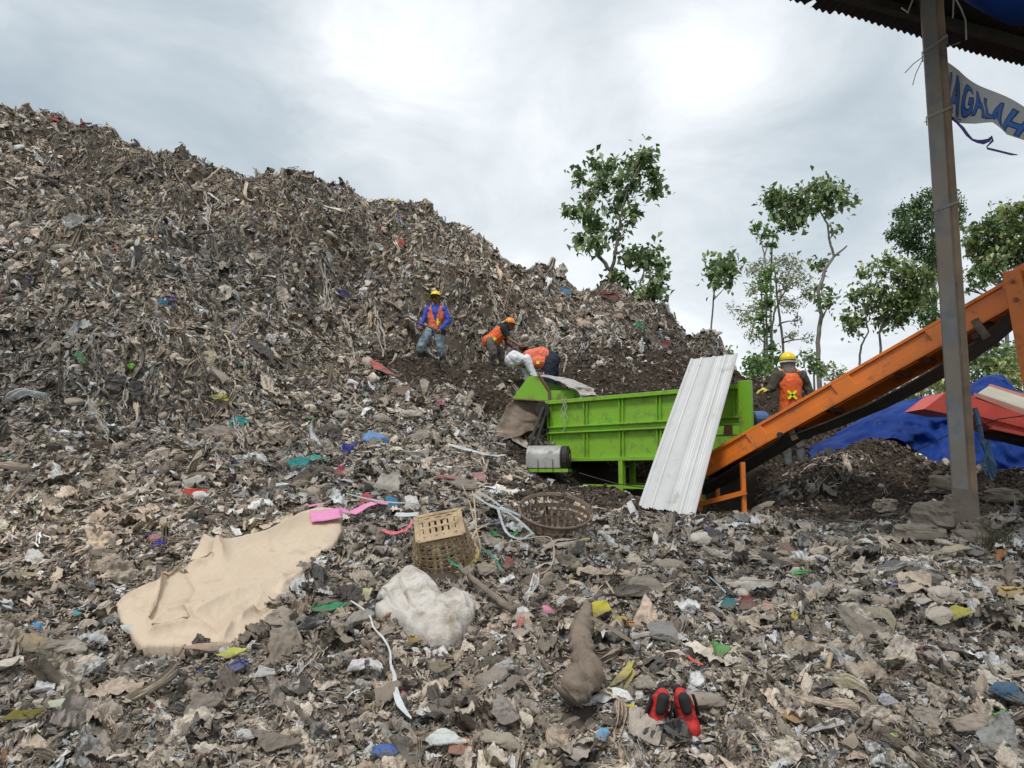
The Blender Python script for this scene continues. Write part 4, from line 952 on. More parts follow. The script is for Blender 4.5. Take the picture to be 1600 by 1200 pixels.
# low growth seen between conveyor, tarp and pile
for k, (u, v, r0, n, d, cl, lb, nm) in enumerate((
    (1128, 552, 14, 260, 21, BROAD, "small bush on the crest just left of the white sheet top", "bush"),
    (1195, 572, 30, 900, 22, BRIGHT, "bright green bush behind the compost pile beside the helmeted worker", "bush"),
    (1272, 560, 20, 500, 21, BROAD, "dark leafy bush right behind the yellow helmet", "bush"),
    (1302, 578, 22, 420, 24, OLIVE, "flat topped small bush just above the orange conveyor", "bush"),
    (1350, 612, 30, 1000, 22, PALE, "pale grassy bush seen in the gap under the conveyor", "bush"),
    (1395, 610, 34, 1100, 20, BROAD, "green bush left of the post under the conveyor", "bush"),
    (1440, 590, 36, 1300, 21, OLIVE, "olive bush touching the post above the blue tarpaulin", "bush"),
    (1550, 560, 46, 2400, 19, BROAD, "large leafy bush right of the post above the tarpaulin", "bush"),
    (1600, 585, 40, 1800, 18, OLIVE, "olive bush at the right edge above the red machine", "bush"),
    (1500, 585, 34, 1400, 22, DKG, "dark bush behind the post above the tarpaulin", "bush"))):
    px = 1.0; bl = [(u + random.uniform(-1, 1) * r0 * .8, v + random.uniform(-.3, .9) * r0, r0 * .55) for _ in range(8)]
    tree(nm, lb, "bush", d, [[(u, v + r0 * 1.6, 3), (u, v, 1.5)]], bl, n, .16, cl, group="bushes behind the conveyor", seed=40 + k, depth=.4, crown="foliage")
# tall hedge of trees at the back right so the horizon stays green
for k in range(14):
    u = 1230 + k * 34; d = 46 + (k % 4) * 6
    tree("distant_tree", f"{['round','ragged','tall','low','wide','slim','dark'][k % 7]} distant tree {['left of','near'][k // 7]} the post in the far green band", "tree", d, [[(u, 735, 5), (u, 680, 3)]],
         [(u + random.uniform(-22, 22), random.uniform(628, 700), random.uniform(14, 22)) for _ in range(9)], 1500, .34, OLIVE if k % 2 else BROAD, group="far trees in the green band", seed=60 + k, twigs=False)

# ------------------------------------------------------------ people
def remesh(name, caps, vox, material, parent=None, M=None, wr=0, wsc=14, smooth_it=3, seed=0, squash=None):
    """one continuous surface grown from tapered limbs: caps = [(p, q, r_p, r_q), ...]"""
    bm = bmesh.new()
    for p, q, ra, rb in caps:
        p, q = Vector(p), Vector(q); d = q - p; L = max(d.length, 1e-4); n = 12
        rot = d.to_track_quat('Z', 'Y').to_matrix().to_4x4() if d.length > 1e-4 else Matrix.Identity(4)
        ring = []
        prof = [(-ra * cos(a), ra * sin(a)) for a in (.35, .8, 1.2, pi / 2)] + [(L + rb * cos(a), rb * sin(a)) for a in (pi / 2, 1.2, .8, .35)]
        vs_ = []
        for z, r_ in prof:
            vs_.append([bm.verts.new(p + rot @ Vector((r_ * cos(2 * pi * k / n), r_ * sin(2 * pi * k / n), z))) for k in range(n)])
        for i in range(len(vs_) - 1):
            for k in range(n): bm.faces.new((vs_[i][k], vs_[i][(k + 1) % n], vs_[i + 1][(k + 1) % n], vs_[i + 1][k]))
        bm.faces.new(list(reversed(vs_[0]))); bm.faces.new(vs_[-1])
    me = bpy.data.meshes.new(name); bm.to_mesh(me); bm.free()
    o = bpy.data.objects.new(name, me); COL.objects.link(o)
    r_ = o.modifiers.new("r", 'REMESH'); r_.mode = 'VOXEL'; r_.voxel_size = vox; r_.use_smooth_shade = True
    s_ = o.modifiers.new("s", 'SMOOTH'); s_.factor = .5; s_.iterations = smooth_it
    bpy.context.view_layer.update()
    m2 = bpy.data.meshes.new_from_object(o.evaluated_get(bpy.context.evaluated_depsgraph_get()))
    COL.objects.unlink(o); bpy.data.objects.remove(o)
    m2.name = name
    if wr:
        n_ = len(m2.vertices); a = np.empty(n_ * 3); m2.vertices.foreach_get('co', a); a = a.reshape(-1, 3); no = np.empty(n_ * 3); m2.vertices.foreach_get('normal', no); no = no.reshape(-1, 3)
        x, y, z = a.T; f = 1 - 2 * np.abs(fbm(x * wsc, y * wsc, z * wsc * .6, seed=seed, oct=3)); a = a + no * (f * wr)[:, None]; m2.vertices.foreach_set('co', a.ravel())
    if M is not None: m2.transform(M)
    m2.polygons.foreach_set('use_smooth', [True] * len(m2.polygons)); m2.update()
    return link(name, m2, material, parent)
M_skin = mat("skin", (.20, .10, .06), .55, var=(.16, .08, .05), vscale=10)
M_vest = mat("orange_vest", (.80, .13, .02), .6, var=(.68, .12, .03), vscale=6)
M_vestr = mat("faded_orange_vest", (.78, .17, .08), .6, var=(.66, .15, .09), vscale=6)
M_tape = mat("reflective_tape", (.80, .85, .03), .4)
M_shirtb = mat("blue_shirt", (.03, .07, .46), .75, var=(.04, .06, .30), vscale=7)
M_black = mat("black_cloth", (.02, .02, .022), .85)
M_olive = mat("dark_olive_cloth", (.085, .072, .05), .9, var=(.05, .045, .035), vscale=9)
M_jeans = mat("washed_jeans", (.17, .24, .29), .85, var=(.28, .33, .36), vscale=8)
M_gray = mat("grey_trousers", (.14, .125, .10), .9, var=(.09, .08, .07), vscale=8)
M_navy = mat("navy_trousers", (.018, .022, .04), .85)
M_wht = mat("white_cloth", (.78, .79, .82), .85, var=(.50, .51, .55), vscale=7)
M_boot = mat("rubber_boot", (.028, .028, .026), .5, var=(.08, .07, .055), vscale=8)
M_glove = mat("grey_glove", (.10, .10, .09), .9)
M_gloy = mat("yellow_glove", (.62, .48, .10), .85)
M_hy = mat("yellow_helmet", (.85, .62, .01), .3, spec=.5, coat=.3)
M_ho = mat("orange_helmet", (.85, .28, .01), .3, spec=.5, coat=.3)
def helmet(c, R, m, parent, brim_dir, tilt=(0, 0)):
    b = MB(); rows, cols = 9, 24; vs = []; rot = Euler((tilt[0], tilt[1], 0)).to_matrix()
    for i in range(rows):
        a = pi / 2 * i / (rows - 1)
        for k in range(cols):
            p = 2 * pi * k / cols; rr = R * cos(a)
            z = R * .95 * sin(a) + (.012 * max(0, 1 - abs(cos(p) * 3)) if 1 < i < rows else 0) * cos(a) 
            vs.append(Vector(c) + rot @ Vector((rr * cos(p) * .92, rr * sin(p), z)))
    b.add(vs, [(i * cols + k, i * cols + (k + 1) % cols, (i + 1) * cols + (k + 1) % cols, (i + 1) * cols + k) for i in range(rows - 1) for k in range(cols)])
    vs = []
    for i in (0, 1):
        for k in range(cols):
            p = 2 * pi * k / cols; dirv = Vector((cos(p) * .92, sin(p), 0)); ex = .012 + .05 * max(0, dirv.dot(Vector(brim_dir).normalized())) ** 2
            vs.append(Vector(c) + rot @ (dirv * (R + (ex if i else -.002)) + Vector((0, 0, -.008 * i))))
    b.add(vs, [(k, (k + 1) % cols, cols + (k + 1) % cols, cols + k) for k in range(cols)])
    o = b.build("helmet", m, parent, smooth=True); s_ = o.modifiers.new("t", 'SOLIDIFY'); s_.thickness = .004; return o
def hand_caps(w, d, up, k=1.0, curl=.5):
    """palm, four unequal bent fingers and a thumb; w wrist, d towards the fingertips, up the back of the hand"""
    w, d, up = Vector(w), Vector(d).normalized(), Vector(up); up = (up - d * up.dot(d)).normalized(); s = d.cross(up)
    c = [(w, w + d * .05 * k, .026 * k, .032 * k)]
    for i, (L, o) in enumerate(((.068, -.027), (.078, -.009), (.073, .009), (.058, .026))):
        a = w + d * .075 * k + s * o * k; b_ = a + (d * cos(curl) - up * sin(curl)) * L * .5 * k; e = b_ + (d * cos(curl * 2.2) - up * sin(curl * 2.2)) * L * .5 * k
        c += [(w + d * .04 * k + s * o * .8 * k, a, .014 * k, .0105 * k), (a, b_, .0105 * k, .0095 * k), (b_, e, .0095 * k, .008 * k)]
    t = w + d * .02 * k - s * .03 * k; t2 = t + (d * .6 - s * .6 - up * .4).normalized() * .035 * k
    c += [(w + d * .015 * k, t, .018 * k, .014 * k), (t, t2, .013 * k, .011 * k), (t2, t2 + (d - up * .5).normalized() * .028 * k, .011 * k, .009 * k)]
    return c
def head_caps(c, fwd, k=1.0, upv=(0, 0, 1)):
    c, f = Vector(c), Vector(fwd).normalized(); u = Vector(upv); u = (u - f * u.dot(f)).normalized(); s = f.cross(u)
    q = lambda a, b_, d_: c + f * a * k + s * b_ * k + u * d_ * k
    return [(q(-.02, 0, .03), q(.01, 0, .03), .092 * k, .085 * k), (q(.0, 0, -.02), q(.035, 0, -.075), .07 * k, .042 * k), (q(.03, 0, .0), q(.045, 0, -.04), .062 * k, .05 * k),
            (q(.09, 0, .005), q(.108, 0, -.025), .010 * k, .015 * k), (q(.082, -.02, -.058), q(.082, .02, -.058), .010 * k, .010 * k),
            (q(0, -.086, -.02), q(-.005, -.09, .012), .012 * k, .016 * k), (q(0, .086, -.02), q(-.005, .09, .012), .012 * k, .016 * k),
            (q(.078, -.033, .018), q(.078, .033, .018), .014 * k, .014 * k), (q(-.02, 0, -.05), q(-.03, 0, -.16), .05 * k, .055 * k)]
def eyes(parent, c, fwd, k=1.0):
    c, f = Vector(c), Vector(fwd).normalized(); s = f.cross(Vector((0, 0, 1))).normalized(); u = s.cross(f)
    for o in (-.033, .033): b = MB(); p = c + f * .083 * k + s * o * k + u * .002 * k; b.tube([p - s * .014 * k, p + s * .014 * k], .008 * k, 6); b.build("eye", M_black, parent)

def local(o, pxs): 
    """x in photo pixels right of the person's foot point, y metres away from the viewer, z pixels up"""
    return lambda u, v, y=0: Vector(((u - o[0]) * pxs, y, (o[1] - v) * pxs))
def person(u, v, d, label, build, sink=0):
    base = P(u, v, d); t = empty("person", base + Vector((0, 0, -sink)), label, "person", "workers on the heap")
    L = local((u, v), d / F); build(t, L, Matrix.Translation(t.location + Vector((0, 0, sink)))); return t

def worker_a(t, L, M):
    hd = L(679.5, 464, -.02); fw = Vector((-.25, -1, -.25))
    nk = L(680, 476); ch = L(680, 488); wa = L(679, 506); hpv = L(678, 513)
    sl, sr = L(667, 480), L(693, 480)
    el, er_ = L(662, 497, -.04), L(701, 500, -.04); hl, hr = L(655, 513, -.22), L(688, 518, -.22)
    kl, kr = L(658, 542, -.14), L(688, 541, -.08); al, ar = L(656, 566, .0), L(693, 566, .02)
    body = head_caps(hd, fw) + [(nk, ch, .055, .10), (ch, wa, .11, .10), (wa, hpv, .10, .11), (L(672, 483), L(688, 483), .075, .075),
        (sl, el, .050, .040), (el, hl, .038, .026), (sr, er_, .050, .040), (er_, hr, .038, .026),
        (L(672, 516), kl, .085, .055), (kl, al, .052, .036), (L(684, 516), kr, .085, .055), (kr, ar, .052, .036), (al, al + Vector((-.02, -.16, -.03)), .04, .03), (ar, ar + Vector((.06, -.16, -.03)), .04, .03)]
    body += hand_caps(hl, Vector((.5, -.3, -.6)), Vector((-.5, -.6, .2)), 1, .9) + hand_caps(hr, Vector((-.6, -.3, -.5)), Vector((.3, -.8, .4)), 1, .9)
    bd_ = remesh("body", body, .011, M_skin, t, M); eyes(t, M @ hd, fw)
    remesh("shirt", [(nk, L(680, 481), .062, .09), (L(670, 483), L(690, 483), .088, .088), (ch, wa, .13, .118), (wa, hpv, .118, .125), (sl, el, .062, .052), (el, hl + (el - hl) * .12, .049, .038), (sr, er_, .062, .052), (er_, hr + (er_ - hr) * .12, .049, .038)], .012, M_shirtb, t, M, wr=.010, seed=1)
    remesh("trousers", [(wa + Vector((0, 0, -.06)), hpv, .118, .13), (L(671, 516), kl, .112, .082), (kl, kl.lerp(al, .22), .080, .078), (L(685, 516), kr, .112, .082), (kr, kr.lerp(ar, .5), .080, .074)], .014, M_jeans, t, M, wr=.012, seed=2)
    for a, k_ in ((al, kl), (ar, kr)):
        remesh("boot", [(a.lerp(k_, .55), a, .060, .058), (a, a + Vector((0, -.17, -.04)), .055, .045)], .013, M_boot, t, M, wr=.004)
    # open-fronted vest
    vest = remesh("vest", [(L(680, 484), wa, .148, .134), (wa, L(679, 511), .134, .138), (L(670, 482), L(674, 495), .082, .10), (L(690, 482), L(686, 495), .082, .10)], .013, M_vestr, t, M, wr=.008, seed=3)
    bm = bmesh.new(); bm.from_mesh(vest.data)
    wm = vest.parent.location; cut = []
    for f_ in bm.faces:
        c = f_.calc_center_median() + Vector(wm); z = (c - M.translation)
        zz = z.z; xx = z.x - L(680, 0).x; top_ = L(0, 480).z; bot_ = L(0, 500).z
        if z.y < 0 and bot_ < zz and abs(xx) < .015 + (zz - bot_) / (top_ - bot_) * .065: cut.append(f_)
    bmesh.ops.delete(bm, geom=cut, context='FACES'); bm.to_mesh(vest.data); bm.free()
    b = MB(); c = M @ L(684.5, 504, -.148); b.box(c, (.022, .02, .13)); b.box(c + Vector((0, -.003, .0)), (.065, .02, .024)); b.build("reflective_strip", M_tape, vest)
    helmet(M @ (hd + Vector((0, 0, .055))), .118, M_hy, t, (-.2, -1, 0), (-.10, .0))
    b = MB(); b.box(M @ (hd + Vector((-.03, -.085, .012))), (.13, .03, .028)); b.build("sunglasses", M_black, t)
    return hl, hr
ta = person(676, 574, 15.2, "worker in blue shirt and yellow helmet standing upright with a hoe handle", worker_a, .0)
b = MB(); b.tube([P(636, 494, 14.75), P(655, 505, 14.85), P(697, 521, 15.0)], .018, 8)
ob = b.build("hoe", M_wood); b = MB(); b.prism([P(690, 514, 14.9), P(697, 516, 14.9), P(696, 525, 14.95), P(688, 522, 14.95)], (0, .02, .0)); b.build("blade", M_dark, ob)
tag(ob, "wooden hoe held across the body by the blue shirted worker", "hoe")

def worker_b(t, L, M):
    hd = L(797, 507, -.02); fw = Vector((.85, -.25, -.45)); hip = L(765, 534); chs = L(783, 516); sh = L(787, 512)
    e1_, h1_ = L(796, 531, -.14), L(810, 541, -.24); e2_, h2_ = L(792, 533, .16), L(806, 543, .10)
    k1, k2 = L(771, 553, -.14), L(783, 549, .12); a1, a2 = L(768, 568, -.06), L(783, 566, .16)
    body = head_caps(hd, fw, 1) + [(L(792, 511), sh, .05, .08), (sh, L(774, 526), .105, .10), (L(774, 526), hip, .10, .115), (L(787, 514, -.13), e1_, .052, .038), (e1_, h1_, .036, .026), (L(787, 514, .13), e2_, .052, .038), (e2_, h2_, .036, .026),
        (L(766, 535, -.09), k1, .085, .055), (k1, a1, .05, .036), (L(766, 535, .09), k2, .085, .055), (k2, a2, .05, .036), (a1, a1 + Vector((.15, -.04, -.04)), .04, .03), (a2, a2 + Vector((.15, -.03, -.04)), .04, .03)]
    body += hand_caps(h1_, Vector((.7, -.2, -.4)), Vector((.3, -.6, .6)), 1, .9) + hand_caps(h2_, Vector((.7, -.2, -.4)), Vector((.3, -.6, .6)), 1, .9)
    remesh("body", body, .011, M_skin, t, M); eyes(t, M @ hd, fw)
    remesh("tshirt", [(L(791, 512), sh, .06, .10), (sh, L(774, 526), .125, .12), (L(787, 514, -.12), L(787, 514, -.12).lerp(e1_, .55), .075, .062), (L(787, 514, .12), L(787, 514, .12).lerp(e2_, .55), .075, .062)], .012, M_black, t, M, wr=.008, seed=4)
    remesh("trousers", [(hip, hip + Vector((.03, 0, -.02)), .135, .13), (L(766, 535, -.09), k1, .108, .08), (k1, k1.lerp(a1, .25), .078, .072), (L(766, 535, .09), k2, .108, .08), (k2, k2.lerp(a2, .5), .078, .07)], .013, M_gray, t, M, wr=.010, seed=5)
    v_ = remesh("vest", [(L(782, 518), L(770, 530), .142, .145), (L(770, 530), L(764, 533), .145, .145), (L(786, 511), L(778, 519), .088, .11)], .012, M_vest, t, M, wr=.008, seed=6)
    b = MB(); c = M @ L(773, 531, -.155); b.box(c, (.07, .02, .022)); b.box(c, (.022, .022, .07)); b.build("reflective_strip", M_tape, v_)
    helmet(M @ (hd + Vector((-.005, 0, .05))), .118, M_ho, t, (1, -.2, 0), (0, .22))
    for a, k_ in ((a1, k1), (a2, k2)): remesh("shoe", [(a, a + Vector((.15, -.03, -.05)), .052, .04)], .012, M_boot, t, M)
person(772, 570, 15.0, "worker in black tshirt and orange helmet bending forward to the right", worker_b)
b = MB(); b.tube([P(802, 544, 14.75), P(822, 541, 14.78), P(846, 535, 14.9)], .016, 8)
tag(b.build("hoe", M_wood), "dark hoe handle in the hands of the bending orange helmeted worker", "hoe")

def worker_c(t, L, M):
    hd = L(806, 562, -.04); fw = Vector((-.75, -.1, -.75)); hip = L(861, 562); ch = L(828, 557); md = L(845, 553)
    e1_, h1_ = L(829, 577, -.16), L(838, 596, -.20); e2_, h2_ = L(822, 580, .14), L(826, 598, .10)
    k1, k2 = L(858, 594, -.12), L(868, 594, .12); a1, a2 = L(862, 628, -.1), L(872, 628, .14)
    body = head_caps(hd, fw, 1, (-.6, 0, .7)) + [(L(814, 560), L(822, 558), .055, .08), (L(822, 558), md, .105, .105), (md, hip, .105, .12), (L(823, 561, -.15), e1_, .052, .04), (e1_, h1_, .038, .027), (L(823, 561, .14), e2_, .052, .04), (e2_, h2_, .038, .027),
        (L(860, 566, -.09), k1, .09, .058), (k1, a1, .052, .04), (L(862, 566, .09), k2, .09, .058), (k2, a2, .052, .04), (a1, a1 + Vector((-.16, -.02, -.03)), .04, .03), (a2, a2 + Vector((-.16, 0, -.03)), .04, .03)]
    body += hand_caps(h1_, Vector((.1, -.1, -1)), Vector((0, -1, 0)), 1, .6) + hand_caps(h2_, Vector((.0, -.1, -1)), Vector((0, -1, 0)), 1, .6)
    remesh("body", body, .011, M_skin, t, M)
    remesh("shirt", [(L(818, 559), L(828, 558), .085, .12), (L(828, 558), md, .122, .12), (L(823, 562, -.15), e1_, .078, .060), (e1_, h1_, .056, .045), (L(823, 562, .14), e2_, .078, .060), (e2_, h2_, .056, .045)], .013, M_wht, t, M, wr=.010, seed=7)
    remesh("hood", [(L(803, 558, -.03), L(808, 561, -.02), .125, .125), (L(808, 562), L(819, 560), .11, .10), (L(797, 562, -.02), L(800, 566, -.02), .10, .09)], .012, M_wht, t, M, wr=.008, seed=8)
    remesh("trousers", [(L(853, 557), L(863, 562), .135, .15), (L(860, 566, -.09), k1, .125, .088), (k1, a1, .085, .065), (L(862, 566, .09), k2, .125, .088), (k2, a2, .085, .065)], .014, M_navy, t, M, wr=.010, seed=9)
    v_ = remesh("vest", [(L(829, 557), md, .14, .142), (md, L(853, 558), .142, .14), (L(836, 565, -.05), L(848, 566, -.05), .12, .12)], .013, M_vestr, t, M, wr=.010, seed=10)
    b = MB(); c = M @ L(840, 568, -.185); b.box(c, (.05, .02, .05)); b.build("reflective_strip", M_tape, v_)
person(862, 627, 13.3, "worker in white hood and navy trousers bent double behind the green hopper", worker_c, .0)

def worker_d(t, L, M):
    hd = L(1238, 565, .0); fw = Vector((-.1, 1, -.1)); nk = L(1239, 578); ch = L(1239, 595); wa = L(1240, 632); hpv = L(1240, 645)
    sl, sr = L(1221, 586), L(1259, 586); el, hl = L(1211, 606, -.02), L(1199, 611, -.10); er_, hr = L(1268, 606, .02), L(1273, 628, -.05)
    kl, kr = L(1232, 688, .05), L(1252, 686, .03); al, ar = L(1232, 725, .0), L(1252, 718, .0)
    body = head_caps(hd, fw) + [(nk, ch, .055, .11), (ch, wa, .125, .11), (wa, hpv, .11, .12), (L(1228, 588), L(1250, 588), .08, .08), (sl, el, .052, .042), (el, hl, .038, .027), (sr, er_, .052, .042), (er_, hr, .038, .027),
        (L(1233, 650), kl, .09, .058), (kl, al, .052, .038), (L(1247, 650), kr, .09, .058), (kr, ar, .052, .038), (al, al + Vector((-.02, .15, -.03)), .04, .03), (ar, ar + Vector((.02, .15, -.03)), .04, .03)]
    body += hand_caps(hr, Vector((.1, 0, -1)), Vector((1, 0, 0)), 1, .5) + hand_caps(hl, Vector((-1, -.1, .0)), Vector((0, 0, 1)), 1, .5)
    remesh("body", body, .011, M_skin, t, M)
    remesh("glove", hand_caps(hl + Vector((.01, 0, 0)), Vector((-1, -.1, .02)), Vector((0, 0, 1)), 1.25, .45), .008, M_gloy, t, M)
    remesh("shirt", [(nk, L(1239, 586), .07, .12), (L(1226, 589), L(1253, 589), .098, .098), (ch, wa, .145, .135), (wa, hpv, .135, .14), (sl, el, .076, .064), (el, hl, .060, .045), (sr, er_, .076, .064), (er_, hr, .060, .045)], .013, M_olive, t, M, wr=.010, seed=11)
    remesh("hood", [(L(1238, 566, .02), L(1238, 572, .0), .112, .105), (L(1238, 574), L(1239, 581), .10, .12)], .012, mat("hood_cloth", (.20, .17, .14), .9, var=(.12, .10, .08)), t, M, wr=.008, seed=12)
    remesh("trousers", [(hpv, L(1240, 652), .14, .14), (L(1233, 652), kl, .115, .08), (kl, kl.lerp(al, .5), .078, .07), (L(1247, 652), kr, .115, .08), (kr, kr.lerp(ar, .4), .078, .07)], .014, M_gray, t, M, wr=.010, seed=13)
    for a, k_ in ((al, kl), (ar, kr)): remesh("boot", [(a.lerp(k_, .6), a, .066, .06), (a, a + Vector((0, .15, -.04)), .055, .045)], .013, mat("grey_boot", (.10, .12, .12), .6), t, M, wr=.004)
    v_ = remesh("vest", [(L(1239, 596), L(1240, 628), .165, .158), (L(1240, 628), L(1240, 642), .158, .165), (L(1229, 585), L(1232, 600), .082, .12), (L(1250, 585), L(1247, 600), .082, .12)], .013, M_vest, t, M, wr=.006, seed=14)
    b = MB(); c = M @ L(1235.5, 619, -.178)
    for s_ in (-1, 1): b.bar(c + Vector((-.062 , 0, -.058 * s_)), c + Vector((.062, 0, .058 * s_)), .034, .02, up=(0, -1, 0))
    b.build("reflective_cross", M_tape, v_)
    helmet(M @ (hd + Vector((0, .0, .035))), .128, M_hy, t, (0, 1, 0), (.0, .0))
    b = MB(); b.tube([M @ (hd + Vector((.115 * cos(a), .115 * sin(a), -.005))) for a in [pi + pi * k / 10 for k in range(11)]], .016, 6); b.build("helmet_strap", M_wht, t)
person(1240, 728, 11.3, "worker seen from behind in orange vest with yellow cross and yellow helmet", worker_d)
# ------------------------------------------------------------ things lying on the heap
def cloth_mat(name, col, rough=.85, var=None, vs=5, wear=(.20, .17, .14), wlo=.44, whi=.66, bump=.3, trans=.06, wsc=4):
    return mat(name, col, rough, spec=.3, var=var or tuple(c * .72 for c in col), vscale=vs, wear=wear, wscale=wsc, wlo=wlo, whi=whi, bump=bump, bscale=25, trans=trans)
EXCL = []
EXPOLY = []          # (x, y, r) spots the loose litter keeps off
def lay(name, outline, material, thick, fold_fn, lift=.05, nr=34, na=150, tilt=.0, seed=0):
    """a soft thing spread on the slope: a ragged outline filled with a folded skin that bulges up from the ground plane"""
    pts = [G(u, v) for u, v in outline]
    A = np.array([[p.x, p.y, 1] for p in pts]); zz = np.array([p.z for p in pts]); k = np.linalg.lstsq(A, zz, rcond=None)[0]
    k = k + np.array([0, -tilt, 0]); c0 = A.mean(0); k[2] = zz.mean() - k[0] * c0[0] - k[1] * c0[1]
    n = Vector((-k[0], -k[1], 1)).normalized()
    def proj(u, v):
        r = ray(u, v); t = (k[2] - EYE + lift) / (r.z - k[0] * r.x - k[1]); return Vector((0, 0, EYE)) + r * t
    o = np.array(outline, float); cen = o.mean(0)
    # closed outline resampled with rounded corners
    seg = np.roll(o, -1, 0) - o; L = np.hypot(*seg.T); cum = np.concatenate([[0], np.cumsum(L)])
    s = np.linspace(0, cum[-1], na, endpoint=False); i = np.searchsorted(cum, s, side='right') - 1; f = ((s - cum[i]) / L[i])[:, None]
    ring = o[i] + seg[i] * f; ring = (np.roll(ring, 1, 0) + ring * 2 + np.roll(ring, -1, 0)) / 4
    ring = ring + (fbm(s / 14.0, s * 0 + seed, seed=seed, oct=3) * L.mean() * .05)[:, None]
    V = []; 
    for q in range(nr + 1):
        rho = q / nr
        for m_ in range(na):
            p = cen + (ring[m_] - cen) * max(rho, .004)
            w = proj(*p); h = thick * (1 - rho ** 9) ** .5 + fold_fn(p[0], p[1]) * (1 - rho ** 14)
            V.append(w + n * h)
    for m_ in range(na):                          # hem turned under
        p = cen + (ring[m_] - cen) * .97; V.append(proj(*p) - n * (.06 + lift))
    V = np.array([list(v) for v in V]); no = np.array(list(n))
    V[:na * (nr + 1)] += no * (.35 * thick * .3 * fbm(V[:na * (nr + 1), 0] * 9, V[:na * (nr + 1), 1] * 9, seed=seed + 5, oct=4))[:, None]
    a, b_ = np.meshgrid(np.arange(nr + 1), np.arange(na), indexing='ij'); i0 = (a * na + b_).ravel(); i1 = (a * na + (b_ + 1) % na).ravel()
    f = np.stack([i0, i1, i1 + na, i0 + na], -1)
    EXPOLY.append(np.array([list(proj(*(cen + (q_ - cen) * .93)))[:2] for q_ in ring[::3]]))
    ob = link(name, fast_mesh(name, V, f, True), material)
    return ob, proj, n
def ridge(px, py, line, w, h):
    """height of a fold along a polyline"""
    best = 1e9
    for (x0, y0), (x1, y1) in zip(line[:-1], line[1:]):
        dx, dy = x1 - x0, y1 - y0; t = min(1, max(0, ((px - x0) * dx + (py - y0) * dy) / (dx * dx + dy * dy))); best = min(best, math.hypot(px - x0 - t * dx, py - y0 - t * dy))
    return h * math.exp(-abs(best / w) ** 1.25)
# tan cloth
c8 = lambda x, y: (160 + x / 3.2, 740 + y / 3.2)
tan_out = [c8(*p) for p in ((62, 655), (110, 622), (180, 590), (300, 545), (418, 498), (428, 450), (462, 400), (480, 350), (492, 322), (560, 325), (640, 330), (700, 298), (760, 270), (900, 215), (1030, 182), (1100, 176), (1168, 178), (1200, 215), (1202, 250), (1196, 300), (1140, 385), (1030, 475), (985, 540), (950, 590), (882, 650), (872, 700), (850, 740), (770, 790), (730, 820), (640, 868), (560, 862), (450, 880), (330, 868), (200, 872), (165, 840), (135, 790), (95, 750), (80, 700))]
M_tan = mat("tan_canvas", (.60, .49, .375), .9, spec=.2, var=(.53, .42, .31), vscale=1.6, wear=(.34, .25, .17), wscale=2.6, wlo=.55, whi=.74, bump=.25, bscale=60)
RL = [([(560, 425), (640, 400), (820, 350), (1010, 250), (1180, 205)], 22, .05), ([(600, 370), (760, 330), (1000, 215)], 20, -.045), ([(500, 330), (560, 400), (600, 440)], 24, .03), ([(300, 560), (420, 500), (545, 455)], 9, .035), ([(305, 575), (280, 660), (235, 765)], 8, .03), ([(435, 450), (520, 450)], 20, -.03),
      ([(100, 655), (200, 615), (300, 580)], 9, .022), ([(240, 790), (400, 720), (500, 700)], 8, .022), ([(250, 825), (430, 795), (560, 810)], 10, .03), ([(330, 770), (470, 740), (640, 650), (900, 560)], 26, .028), ([(560, 800), (680, 740), (860, 650)], 28, -.035), ([(600, 860), (650, 780), (760, 720)], 16, .03), ([(420, 700), (450, 760), (560, 790)], 12, -.03), ([(700, 760), (780, 700), (880, 640)], 12, .02), ([(900, 600), (1010, 500), (1130, 390)], 14, .02), ([(640, 330), (720, 360), (760, 300)], 12, .02), ([(430, 540), (470, 600), (440, 650)], 14, -.012), ([(150, 700), (220, 740), (250, 720)], 8, .012)]
def tan_f(u, v):
    x, y = (u - 160) * 3.2, (v - 740) * 3.2
    return .003 * float(1 - 2 * abs(fbm(np.array(x / 120.), np.array((y + x * .5) / 50.), seed=23, oct=4))) + 1.6 * sum(ridge(x, y, l, w, h) for l, w, h in RL)
o, pj, n_ = lay("canvas_cloth", tan_out, M_tan, .035, tan_f, lift=.04, nr=76, na=420, seed=4)
tag(o, "large crumpled tan canvas cloth spread over the refuse on the left", "cloth")
M_pk = mat("pink_ribbon_cloth", (.72, .28, .48), .7, var=(.62, .22, .40), vscale=8)
def on_tan(x, y, dz=.065): 
    u, v = c8(x, y); p = pj(u, v); return p + n_ * (dz + tan_f(u, v) * .95)
def patch(name, quads, m, parent, dz):
    b = MB(); 
    A, B_, C_, D_ = quads; N = 10; M_ = 4; vs = [on_tan(*(((A[k] * (1 - i / N) + B_[k] * i / N) * (1 - j / M_) + (D_[k] * (1 - i / N) + C_[k] * i / N) * j / M_) for k in (0, 1)), dz) for j in range(M_ + 1) for i in range(N + 1)]
    me = mesh(name, vs, [(j * (N + 1) + i, j * (N + 1) + i + 1, (j + 1) * (N + 1) + i + 1, (j + 1) * (N + 1) + i) for j in range(M_) for i in range(N)], True)
    o_ = link(name, me, m, parent); s_ = o_.modifiers.new("t", 'SOLIDIFY'); s_.thickness = .004; return o_
patch("pink_band", ((1038, 254), (1190, 226), (1200, 262), (1045, 287)), M_pk, o, .062)
patch("pink_band", ((1030, 186), (1110, 181), (1112, 190), (1032, 198)), M_pk, o, .05)
M_seam = mat("seam_brown", (.30, .20, .13), .9)
